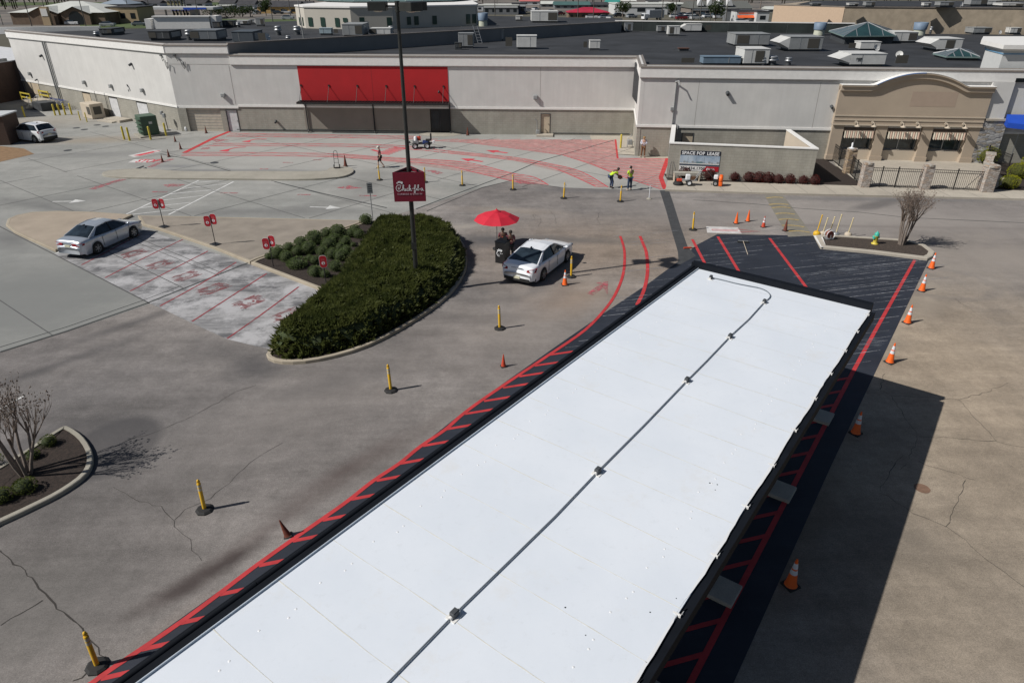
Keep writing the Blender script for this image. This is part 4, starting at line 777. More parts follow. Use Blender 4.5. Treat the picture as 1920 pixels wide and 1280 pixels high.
# antenna cables by the corner
for s_, x, y in ((sAB, 303, 104), (sBC, 328, 104)):
    u_, z_ = s_.hit(x, y); b = MB(); b.box(s_.at(u_, 0.1, z_), (0.25, 0.15, 0.08), math.atan2(s_.d.y, s_.d.x)); b.tube([s_.at(u_, 0.1, z_ - .04), s_.at(u_ + .25, 0.15, z_ - 0.5), s_.at(u_ + .4, .1, z_ - 0.3), s_.at(u_ + 0.55, 0.1, z_ - .9), s_.at(u_ + 0.7, 0.1, z_ - 1.2), s_.at(u_ + 0.75, 0.1, z_ - .6), s_.at(u_ + 0.9, 0.1, z_ - .55), s_.at(u_ + .9, .1, z_ - 1.1)], 0.025, 5); mbuild(b, 'camera_cable', m_hvacd)
u_, z_ = sAB.hit(242, 170); b = MB()
for k, (a, c) in enumerate(((-.12, .5), (0.05, .45), (.2, .3), (.3, .1), (-.1, .0))): b.box(sAB.at(u_ + a * .8, 0.03, z_ + c), (0.06, 0.03, 0.22), math.atan2(sAB.d.y, sAB.d.x))
mbuild(b, 'old_fixings', m_hvacd)

# ================================================================ screen wall with the lease sign
sw = [Vector(p) for p in ((11.72, 51.3, 0), (22.75, 50.9, 0))]
zw = 2.62
import itertools
def wallmid(x, y):
    return None
wf0 = g(1256, 269, zw); wf1 = g(1534, 280, zw); wb1 = g(1481, 244, 2.62)
screen = empty('screen_wall', (wf0.x, wf0.y, 0), 0, 'low grey block screen wall with white coping beside the mall, lease sign on it', 'wall')
def sbuild(b, name, m, par=None): b.v = [(v[0] - wf0.x, v[1] - wf0.y, v[2]) for v in b.v]; return b.build(name, m, par or screen)
sF = Seg(wf0, wf1); sR = Seg(wf1, Vector((wb1.x, wb1.y, 0))); sL = Seg(Vector((wf0.x * 58.4 / wf0.y + .05, 58.4, 0)), wf0)
b = MB(); sF.box(b, 0, sF.L, 0.0, zw - 0.02, -0.25, 0); sR.box(b, 0.26, sR.L, 0, zw - 0.02, -0.25, 0); sL.box(b, 0, sL.L - .26, 0, zw - 0.02, -0.25, 0); sbuild(b, 'block_wall', m_block)
b = MB(); sF.box(b, -0.04, sF.L + 0.04, zw - 0.02, zw + 0.06, -0.32, 0.05); sR.box(b, 0.33, sR.L, zw - .02, zw + .06, -0.30, 0.05); sL.box(b, 0, sL.L - .33, zw - .02, zw + .06, -0.30, 0.05); sbuild(b, 'coping', m_trim)
b = MB(); sR.box(b, 0.26, sR.L, 0.05, zw - 0.03, -0.262, -0.252); sbuild(b, 'cream_inner_face', m_tan2)
sg = empty('lease_sign', (0, 0, 0), 0, 'SPACE FOR LEASE banner sign on the grey screen wall', 'sign')
ua1, za1 = sF.hit(1277, 281); ub1, zb1 = sF.hit(1352, 283); uc1, zc1 = sF.hit(1272, 319)
wS = ub1 - ua1; hS = za1 - zc1; O = sF.at(ua1, 0.03, zc1)
sg.location = (O.x, O.y, O.z); fm = frame((0, 0, 0), sF.d)
def sq(b, x0, x1, y0, y1, o, mi=0): b.add([fm @ Vector(v) for v in ((x0, y0, o), (x1, y0, o), (x1, y1, o), (x0, y1, o))], [(0, 1, 2, 3)], mi)
b = MB(); vs = [fm @ Vector(v) for v in ((0, 0, -0.025), (wS, 0, -0.025), (wS, hS, -0.025), (0, hS, -0.025), (0, 0, 0), (wS, 0, 0), (wS, hS, 0), (0, hS, 0))]; b.add(vs, [(4, 5, 6, 7), (0, 1, 5, 4), (1, 2, 6, 5), (2, 3, 7, 6), (3, 0, 4, 7)]); b.build('sign_board', m_trim, sg)
b = MB(); sq(b, 0, wS, hS * .76, hS, .004); b.build('sign_header', M('sign_navy', (0.008, 0.012, 0.025), .5), sg)
b = MB(); sq(b, 0, wS, hS * .34, hS * .757, .004, 0)
for i in range(14): x = wS * (0.02 + i * .07); sq(b, x, x + wS * .055, hS * .36, hS * (.40 + .04 * ((i * 5) % 3)), .007, 1)
sq(b, wS * .42, wS * .58, hS * .35, hS * .46, .008, 2); sq(b, 0, wS, hS * .34, hS * .375, .009, 3)
for f in (.2, .41, .61): sq(b, wS * f, wS * f + .012, hS * .36, hS * .70, .010, 1)
b.build('sign_picture', [M('picture_sky', (0.28, 0.40, 0.55), .5, .3, 1.2, col2=(.55, .62, .68)), M('picture_grey', (.28, .30, .31), .5), M('picture_teal', (.12, .2, .22), .5), m_trim], sg)
b = MB(); sq(b, 0, wS, hS * .25, hS * .335, .004); b.build('sign_road', M('picture_road', (.06, .08, .11), .5), sg)
b = MB(); b.add([fm @ Vector(v) for v in ((wS * .58, 0, .006), (wS, 0, .006), (wS, hS * .245, .006), (wS * .68, hS * .245, .006))], [(0, 1, 2, 3)]); b.build('sign_red_corner', m_signred, sg)
text('lease_lettering', 'SPACE FOR LEASE', hS * .21, m_white, fm @ Matrix.Translation((wS / 2, hS * .80, .008)) , sg, 0.002, 'CENTER', 0.012, 1.08)
text('phone_number', '706.434.1700', hS * .2, M('sign_dark', (.02, .02, .03), .5), fm @ Matrix.Translation((wS * .03, hS * .06, .006)), sg, 0.002, 'LEFT', 0.006, 1.1)
text('company_name', 'HULL', hS * .13, m_white, fm @ Matrix.Translation((wS * .74, hS * .075, .009)), sg, 0.002, 'LEFT', 0.006, 1.0)
b = MB(); b.add([fm @ Vector(v) for v in ((wS * .69, hS * .06, .009), (wS * .72, hS * .05, .009), (wS * .735, hS * .18, .009), (wS * .70, hS * .16, .009))], [(0, 1, 2, 3)]); b.build('company_emblem', m_white, sg)

# ================================================================ tan storefront
sf = empty('restaurant_storefront', (32, 56.9, 0), 0, 'tan stucco restaurant front with arched parapet and three striped awnings', 'storefront')
FO = Vector((-32, -56.9, 0))
def fb(b, name, m, par=None): b.v = [(v[0] + FO.x, v[1] + FO.y, v[2]) for v in b.v]; return b.build(name, m, par or sf)
s0 = g(1572, 160, 6.05); sT = Seg(Vector((25.95, 56.98, 0)), Vector((37.34, 55.84, 0))); TL = sT.L
bot = 2.95
b = MB(); sT.box(b, 0, TL, bot, 5.35, -1.6, 0)
arch = [(0, 5.35), (TL, 5.35)]
def archz(u):
    c_ = TL * 0.515; h = 1.05; hw = TL * 0.30; x = (u - c_) / hw
    if abs(x) >= 1: return 6.0
    return 6.0 + h * (0.5 + 0.5 * math.cos(math.pi * x)) if abs(x) > 0.45 else 6.0 + h * ((1 - (x / 1.15) ** 2))
def archs(u):
    c_ = TL * 0.515; x = abs(u - c_) / (TL * 0.30)
    return 6.0 + (0.95 * max(0, 1 - x ** 2) if x < 1 else 0) + (0.0)
N = 40; us = [TL * i / N for i in range(N + 1)]
def archslab(b, o0, o1, zlo, zfun, mi=0):
    vs = [sT.at(u, o1, zlo if not callable(zlo) else zlo(u)) for u in us] + [sT.at(u, o1, zfun(u)) for u in us] + [sT.at(u, o0, zfun(u)) for u in us] + [sT.at(u, o0, zlo if not callable(zlo) else zlo(u)) for u in us]; n = N + 1
    fs = []
    for r in range(4):
        for i in range(N): fs.append((r * n + i, r * n + i + 1, ((r + 1) % 4) * n + i + 1, ((r + 1) % 4) * n + i))
    fs += [(0, n, 2 * n, 3 * n), (n - 1, 4 * n - 1, 3 * n - 1, 2 * n - 1)]; b.add(vs, fs, mi)
archslab(b, -0.35, 0, 5.35, lambda u: archs(u) - 0.1); fb(b, 'stucco_wall', m_tan)
b = MB(); archslab(b, -0.42, 0.20, lambda u: archs(u) - 0.42, lambda u: archs(u) - 0.10); archslab(b, -0.46, 0.32, lambda u: archs(u) - 0.10, lambda u: archs(u)); fb(b, 'arched_cornice', m_tan)
b = MB(); archslab(b, -0.47, 0.34, lambda u: archs(u) + 0.003, lambda u: archs(u) + 0.03); fb(b, 'parapet_flashing', m_corn)
b = MB(); us_ = [u for u in us if TL * .2 < u < TL * .55]; vs = [sT.at(u, 0.345, archs(u) - .02) for u in us_] + [sT.at(u, 0.345, archs(u) + .04) for u in us_]; b.add(vs, [(i, i + 1, len(us_) + i + 1, len(us_) + i) for i in range(len(us_) - 1)]); fb(b, 'blue_edge_strip', M('blue_strip', (.12, .25, .55), .6))
b = MB(); sT.box(b, 0, TL, 3.62, 3.70, 0.003, 0.05); sT.box(b, 0, TL, 3.30, 3.36, 0.003, 0.05); sT.box(b, -0.02, TL + .02, bot - 0.03, bot + 0.06, 0.003, 0.06); fb(b, 'moulding', m_tan2)
b = MB(); ug, zg = sT.hit(1712, 172); ug2, zg2 = sT.hit(1790, 201); sT.box(b, ug, ug2, zg2, zg, 0.003, 0.008); fb(b, 'ghost_panel', M('darker_tan', (.385, .30, .235), .9, .03))
# recessed lower wall, windows, piers
rec = -0.75
b = MB(); sT.box(b, 0.02, TL - .02, 0.14, 0.92, rec - .2, rec + .35); sT.box(b, .02, TL - .02, 2.3, bot - .01, rec - .2, rec); fb(b, 'lower_wall', m_tan2)
piers = [(0.05, 0.95), (3.5, 4.35), (7.05, 7.85), (10.55, TL - .05)]
for a, c in piers:
    b = MB(); sT.box(b, a, c, 0.14, bot - .04, -0.7, -0.08); sT.box(b, a - .06, c + .06, 0.14, 0.5, -0.72, 0.0); fb(b, 'pier', m_tan)
    b = MB(); sT.box(b, a + .02, c - .02, .14, bot - .04, rec, -0.705); fb(b, 'pier_return', m_tan)
for (a, c) in ((0.95, 3.5), (4.35, 7.05), (7.85, 10.55)):
    b = MB(); sT.box(b, a, c, 0.92, 2.3, rec - .12, rec - .08); w_ = fb(b, 'window', m_glass)
    b = MB(); m_ = (a + c) / 2
    for x in (a, m_ - .03, c - .06): sT.box(b, x, x + .06, 0.92, 2.3, rec - .08, rec - .02)
    sT.box(b, a + .06, c - .06, 0.92, 0.97, rec - .08, rec - .02); fb(b, 'window_frame', m_galv)
    # striped awning: slope plus scalloped valance
    n = 14; x0, x1 = a + .12, c - .12
    b = MB()
    for i in range(n):
        u0_, u1_ = x0 + (x1 - x0) * i / n, x0 + (x1 - x0) * (i + 1) / n; um_ = (u0_ + u1_) / 2
        b.add([sT.at(u0_, -.06, 2.46), sT.at(u1_, -.06, 2.46), sT.at(u1_, -.7, 2.88), sT.at(u0_, -.7, 2.88)], [(0, 1, 2, 3)], 2)
        b.add([sT.at(u0_, -.055, 2.46), sT.at(u0_, -.03, 1.97), sT.at(um_, -.0, 1.88), sT.at(u1_, -.03, 1.97), sT.at(u1_, -.055, 2.46), sT.at(um_, -.01, 2.46)], [(0, 1, 2, 5), (5, 2, 3, 4)], i % 2)
    b.add([sT.at(x0, -.06, 2.46), sT.at(x0, -.95, 2.88), sT.at(x0, -.95, 2.3)], [(0, 1, 2)], 1); b.add([sT.at(x1, -.06, 2.46), sT.at(x1, -.95, 2.88), sT.at(x1, -.95, 2.3)], [(0, 2, 1)], 1)
    fb(b, 'striped_awning', [M('awning_cream', (.62, .57, .46), .85), M('awning_rose', (.58, .42, .33), .85), M('awning_brown', (.20, .155, .12), .9)])
for x in (1604, 1635, 1690, 1719, 1773, 1806):
    u_ = sT.hit(x, 232)[0]; b = MB(); b.lathe([(.12, 0), (.12, .06)], (0, 0, 0), 10); b.v = [tuple(sT.at(u_, 0.05 + v[2] , bot + .22) + sT.d * v[0] + Vector((0, 0, v[1]))) for v in b.v]
    b.tube([sT.at(u_, .08, bot + .22), sT.at(u_ + .02, .3, bot + .25), sT.at(u_ + .05, .42, bot + .12)], .025, 6); b.lathe([(.05, .12), (.08, .06), (.24, -.02), (.23, -.04)], sT.at(u_ + .05, .42, bot), 12); fb(b, 'gooseneck_lamp', m_tan2)
# ================================================================ entrance block with stone wall at the right edge
en = empty('entrance_block', (43, 57.5, 0), 0, 'tall light grey mall entrance with stone veneer, dark glass and blue awning', 'building entrance')
EO = Vector((-43, -57.5, 0))
def eb(b, name, m): b.v = [(v[0] + EO.x, v[1] + EO.y, v[2]) for v in b.v]; return b.build(name, m, en)
e0 = g(1882, 85, 9.0)
tw = [(38.55, 56.0), (42.0, 55.65), (42.0, 61.5), (38.55, 61.8)]
sE = Seg(Vector((37.2, 56.1, 0)), Vector((43.65, 55.4, 0)))
b = MB(); sE.box(b, 0.05, 1.66, 3.55, 6.3, -.3, 0.06); eb(b, 'stucco_wall', m_stucco)
b = MB(); sE.box(b, 0.05, 1.95, 0, 3.45, -.25, 0.16); eb(b, 'stone_veneer', stone_mat('ledge_stone', (.17, .17, .18), (.42, .42, .42), (.30, .26, .21), 2.4))
b = MB(); sE.box(b, .3, 2.0, 3.452, 3.6, -.2, .26); eb(b, 'stone_cap', m_walk)
t0 = g(1880, 84, 8.9); b = MB(); tx0 = 45.2
tq = g(1853, 76, 8.9); t0 = g(1886, 84, 8.9); twp = [(tq.x, tq.y), (t0.x, t0.y), (t0.x + 14, t0.y - 1.3), (t0.x + 14, t0.y + 8), (tq.x + 2.6, tq.y + 4)]
b.prism(twp, 6.5, 8.45); eb(b, 'tower', M('tower_white_grey', (.56, .57, .56), .85, .04))
def off(poly, o): cx = sum(p[0] for p in poly) / len(poly); cy = sum(p[1] for p in poly) / len(poly); return [(p[0] + (o if p[0] > cx else -o), p[1] + (o if p[1] > cy else -o)) for p in poly]
b = MB(); b.prism(off(twp, .12), 8.452, 8.6); b.prism(off(twp, .35), 8.603, 8.9); eb(b, 'tower_cornice', m_corn)
b = MB(); b.prism(off(twp, .05), 8.2, 8.28); eb(b, 'blue_band', M('pale_blue_band', (.16, .33, .50), .6))
b = MB(); sE.box(b, 1.66, 12, 6.3, 6.6, -.3, .0); sE.box(b, 1.66, 12, 0, 6.3, -.5, -.3); eb(b, 'dark_glazing', M('entrance_glass', (.010, .013, .015), .35, .3, .6, spec=.15))
b = MB()
for k in range(6): sE.box(b, 1.97 + k * 1.3, 2.03 + k * 1.3, 0.1, 6.28, -.3, -.22)
for z in (1.1, 2.2, 3.3, 3.9, 5.0): sE.box(b, 1.96, 10, z, z + .06, -.3, -.24)
eb(b, 'mullion', m_galv)
b = MB(); P0 = sE.at(3.3, .05, 3.55); P1 = sE.at(3.35, 1.1, 3.15)
for k in range(3):
    a_ = sE.at(1.75 + k * 1.5, .15, 3.95); c_ = sE.at(3.25 + k * 1.5, .15, 3.95); a2 = sE.at(1.6 + k * 1.6, 0.9 + k * .35, 3.45); c2 = sE.at(3.2 + k * 1.6, 1.25 + k * .35, 3.35); q = Vector((0, 0, -.38)); b.add([a_, c_, c2, a2, a2 + q, c2 + q], [(0, 3, 2, 1), (3, 4, 5, 2)])
a2 = sE.at(1.6, .9, 3.45); b.add([sE.at(1.75, .15, 3.95), a2, a2 + q, sE.at(1.75, .15, 3.2)], [(0, 1, 2, 3)])
eb(b, 'blue_awning', m_blue)
# ================================================================ traffic cones and posts
def cone_kind(name, h, body, bands=None, basem=None):
    t = empty(name); bw = h * 0.40
    b = MB(); b.bbox((0, 0, 0.022), (bw, bw, 0.044), 0.012); b.build('base', basem or m_rub, t)
    b = MB(); r0 = h * 0.155; r1 = h * 0.03; b.lathe([(r0 * 1.18, 0.044), (r0, 0.09), (r1, h - 0.02), (r1 * .8, h)], n=20); b.build('cone_body', body, t)
    if bands:
        for z0, z1 in bands:
            rr = lambda z: r0 + (r1 - r0) * (z * h - .09) / (h - .11) + 0.004
            b = MB(); b.lathe([(rr(z0), z0 * h), (rr(z1), z1 * h)], n=20, caps=False); b.build('reflective_band', m_refl, t)
    return t
CK = {'A': lambda: cone_kind('traffic_cone', 0.86, m_orange, [(.48, .63), (.68, .86)]), 'B': lambda: cone_kind('traffic_cone', 0.72, m_orange), 'C': lambda: cone_kind('traffic_cone', 0.70, m_orangeold, [(.45, .6), (.68, .84)]),
      'D': lambda: cone_kind('traffic_cone', 0.72, m_orangedirt), 'E': lambda: cone_kind('traffic_cone', 0.55, m_orangeold), 'F': lambda: cone_kind('traffic_cone', 0.92, m_orangedirt)}
CP_ = {}
def cone(k, x, y, label, group=None, rz=0.0, s=1.0, tilt=None):
    p = g(x, y)
    if k not in CP_: CP_[k] = o = CK[k]()
    else: o = dup(CP_[k])
    o.location = p; o.rotation_euler = (0, 0, rz); o.scale = (s, s, s); tag(o, label, 'traffic cone', group)
    if tilt: o.rotation_euler = tilt
    return o
gr = 'striped orange cones along the right edge of the black paving'
cone('A', 1482, 1097, 'orange and white striped cone standing in the canopy shadow, nearest the camera', gr, R(25), 1.04)
cone('A', 1604, 812, 'striped orange cone just inside the canopy shadow by its top corner', gr, R(35))
cone('A', 1668, 679, 'striped orange cone in sun just beyond the canopy shadow corner', gr, R(30))
cone('A', 1701, 605, 'striped orange cone, third from the hydrant island along the black paving edge', gr, R(28))
cone('A', 1728, 545, 'striped orange cone, second from the hydrant island along the black paving edge', gr, R(40))
cone('A', 1746, 503, 'striped orange cone touching the tip of the hydrant island kerb', gr, R(30))
cone('A', 1059, 534, 'striped orange cone beside the white sedan and a yellow post', None, R(10), .92)
cone('B', 1380, 419, 'bright plain orange cone, left one of the bright pair near the red arrow patch', 'row of four cones before the speed hump', R(10))
cone('B', 1402, 415, 'bright plain orange cone, right one of the bright pair near the red arrow patch', 'row of four cones before the speed hump', R(40))
cone('C', 1431, 426, 'dull red cone with two white bands left of the speed hump', 'row of four cones before the speed hump', R(15))
cone('D', 1472, 433, 'dirty brown cone standing at the lower end of the speed hump', 'row of four cones before the speed hump', R(30))
cone('E', 944, 687, 'small faded orange cone alone on tan asphalt beside the canopy', None, R(20), 1.0)
cone('F', 540, 1004, 'battered dark orange cone leaning on the red line of the canopy paving', None, R(20), .62, (R(-6), R(-14), R(20)))
gl = 'small dirty cones by the loading area'
cone('D', 387, 250, 'small dirty cone in front of the garage door', gl, 0.2, .95); cone('D', 329, 266, 'small dirty cone below the green transformer, at the end of the cone line', gl, .5, .8); cone('D', 339, 280, 'small dirty cone near the tip of the red lane markings', gl, .1, .85)
cone('D', 317, 294.5, 'small dirty cone standing on a dark paving joint', gl, .7, .9); cone('D', 305, 304, 'small dirty cone on the faded pink stripe, nearest the concrete median', gl, .3, .85)
cone('D', 877, 254, 'rust orange cone against the mall wall right of the dark door', None, 0.2, 1.1); cone('F', 648, 312, 'tall dark red cone beside the hand truck on the median tip', None, .3, .98)

dl = empty('delineator_post')
b = MB(); b.lathe([(.25, 0), (.25, .035), (.19, .075), (.07, .085)], n=8, smooth=False); b.build('rubber_base', m_rub, dl)
b = MB(); b.lathe([(.055, .07), (.055, .98), (.045, 1.0)], n=14); b.build('tube', m_yel, dl)
b = MB(); b.lathe([(.0575, .74), (.0575, .83)], n=14, caps=False); b.lathe([(.0575, .86), (.0575, .95)], n=14, caps=False); b.build('reflective_tape', M('aged_tape', (.55, .50, .36), .4, .2, 12), dl)
b = MB(); b.lathe([(.03, 1.0), (.03, 1.05), (.042, 1.06), (.035, 1.10), (.01, 1.12)], n=10); b.tube([(-.04, 0, 1.03), (.05, 0, 1.05)], .018, 6); b.build('handle', m_yel, dl)
gd = 'yellow delineator posts on black rubber bases round the drive lane'
dls = [(183, 1249, 'yellow post nearest the camera, by the seam crack at lower left'), (384, 956, 'yellow post on open asphalt right of the lower left tree island'), (733, 732, 'yellow post on open asphalt below the big hedge'), (937, 616, 'yellow post between the hedge island and the canopy'), (1071, 519, 'yellow post at the front wheel of the white sedan'),
       (1299, 431, 'yellow post left of the red arrow patch'), (1163, 378, 'yellow post in front of the two workers in lime shirts'), (1057, 372, 'yellow post left of the workers, at the end of the red lanes'), (962, 356, 'yellow post standing by the dark paving seam right of the light pole'), (867, 348, 'yellow post on concrete, first to the right of the hanging crimson sign'),
       (797, 342, 'yellow post partly hidden behind the crimson sign'), (712, 338, 'yellow post below the walking man in the maroon shirt')]
for i, (x, y, lb) in enumerate(dls):
    o = dl if i == 0 else dup(dl); o.location = g(x, y); o.rotation_euler = (R(rnd.uniform(-1.5, 1.5)), R(rnd.uniform(-2, 2)), R(rnd.uniform(0, 40))); tag(o, lb, 'delineator post', gd)
o = empty('delineator_post', g(1217, 373), 0, 'slim white and grey post right of the yellow posts near the dark patch strip', 'delineator post')
b = MB(); b.lathe([(.19, 0), (.18, .04), (.05, .07)], n=8, smooth=False); b.build('rubber_base', m_kgrey, o); b = MB(); b.lathe([(.028, .06), (.028, .92)], n=10); b.build('tube', m_refl, o)
for i, (x, y, h, basem, lb) in enumerate(((1530.5, 442, 1.22, m_yel, 'yellow stanchion on a yellow ball base, leftmost of the cluster on the hydrant island'), (1542, 442, 1.05, m_tan2, 'cream stanchion between the yellow one and the hose reel'), (1555, 440, 1.05, m_tan2, 'cream stanchion standing behind the hose reel'), (1566, 443.5, 1.3, m_galv, 'tallest cream stanchion, right beside the hose reel'), (1589, 444, 1.1, m_tan2, 'cream stanchion with a tub base alone left of the hydrant'))):
    o = empty('stanchion', g(x, y, .02), 0, lb, 'stanchion', 'stanchions by the hydrant island'); b = MB(); b.lathe([(.17, 0), (.2, .08), (.2, .2), (.14, .27), (.04, .29)], n=14); b.build('weighted_base', basem, o)
    b = MB(); b.tube([(0, 0, .25), (.10, .02, h)], .032, 10); b.ball((.10, .02, h), .05, 8, 5); b.build('post', m_yel if i == 0 else M('cream_plastic', (.62, .52, .30), .5), o)
o = empty('hose_reel', g(1554, 448, .14), R(10), 'brown hose reel with a white rim on the hydrant island', 'hose reel')
b = MB(); b.lathe([(.20, -.1), (.20, .1)], n=16); b.v = [(v[0], v[2], v[1] + .28) for v in b.v]; b.build('hose_coil', M('rust_hose', (.22, .05, .035), .6, .3, 30), o)
b = MB()
for s_ in (-1, 1): b.tube([(.26 * math.cos(t), s_ * .12, .28 + .26 * math.sin(t)) for t in [2 * math.pi * k / 16 for k in range(17)]], .022, 6)
b.build('rim', m_white, o); b = MB(); b.box((0, 0, .03), (.4, .3, .05)); b.box((0, .14, .15), (.06, .03, .25)); b.box((0, -.14, .15), (.06, .03, .25)); b.build('stand', m_galv, o)
# hydrant
o = empty('fire_hydrant', g(1640, 457, .12), R(20), 'yellow fire hydrant with turquoise bonnet and caps on the mulch island', 'fire hydrant')
hy = M('hydrant_yellow', (.62, .50, .07), .5, .15, 6); ht = M('hydrant_turquoise', (.05, .42, .33), .5, .12, 5)
b = MB(); b.lathe([(.19, 0), (.19, .04), (.12, .06), (.115, .12), (.105, .42), (.14, .44), (.14, .48)], n=14); b.build('barrel', hy, o)
b = MB(); b.lathe([(.14, .48), (.135, .52), (.12, .62), (.06, .68), (.03, .69), (.03, .74), (.001, .745)], n=14); b.build('bonnet', ht, o)
for a in (0, 90, 180):
    b = MB(); d_ = Vector((math.cos(R(a)), math.sin(R(a)), 0)); b.tube([d_ * .09 + Vector((0, 0, .36)), d_ * .2 + Vector((0, 0, .36))], .06 if a != 90 else .08, 10); b.build('outlet_cap', ht, o)
# fixed bollards
bo = empty('bollard')
b = MB(); b.lathe([(.09, 0), (.09, 1.12), (.075, 1.17), (.03, 1.2)], n=14); b.build('post', m_yelb, bo)
gb = 'yellow steel bollards along the mall service wall'
for i, (x, y, s_, lb) in enumerate(((233.5, 262, 1, 'yellow bollard, outer left of the pair left of the green transformer'), (243.5, 264, 1, 'yellow bollard, inner right of the pair left of the green transformer'), (283, 262, 1, 'yellow bollard in front of the green transformer'), (312, 255, 1, 'yellow bollard at the right corner of the green transformer'),
        (104, 217, 1.0, 'yellow bollard, leftmost of four before the shopping carts'), (113, 216.5, 1, 'yellow bollard, second of four before the shopping carts'), (123, 215.5, 1, 'yellow bollard, third of four before the shopping carts'), (135, 215.5, 1, 'yellow bollard, rightmost of four before the shopping carts'), (151, 226, .8, 'thin yellow bollard left of the beige cooling unit'), (163.5, 229, .8, 'thin yellow bollard in front of the beige cooling unit'),
        (47, 220, .95, 'yellow bollard in shade below the loading platform'), (3, 222, .9, 'yellow bollard in shade at the left picture edge'), (1163.5, 277.5, .98, 'bright yellow bollard beside the gas meter in the mall corner'))):
    o = bo if i == 0 else dup(bo); o.location = g(x, y); o.scale = (s_ if s_ > .85 else .6, s_ if s_ > .85 else .6, s_ * 1.02); tag(o, lb, 'bollard', gb)

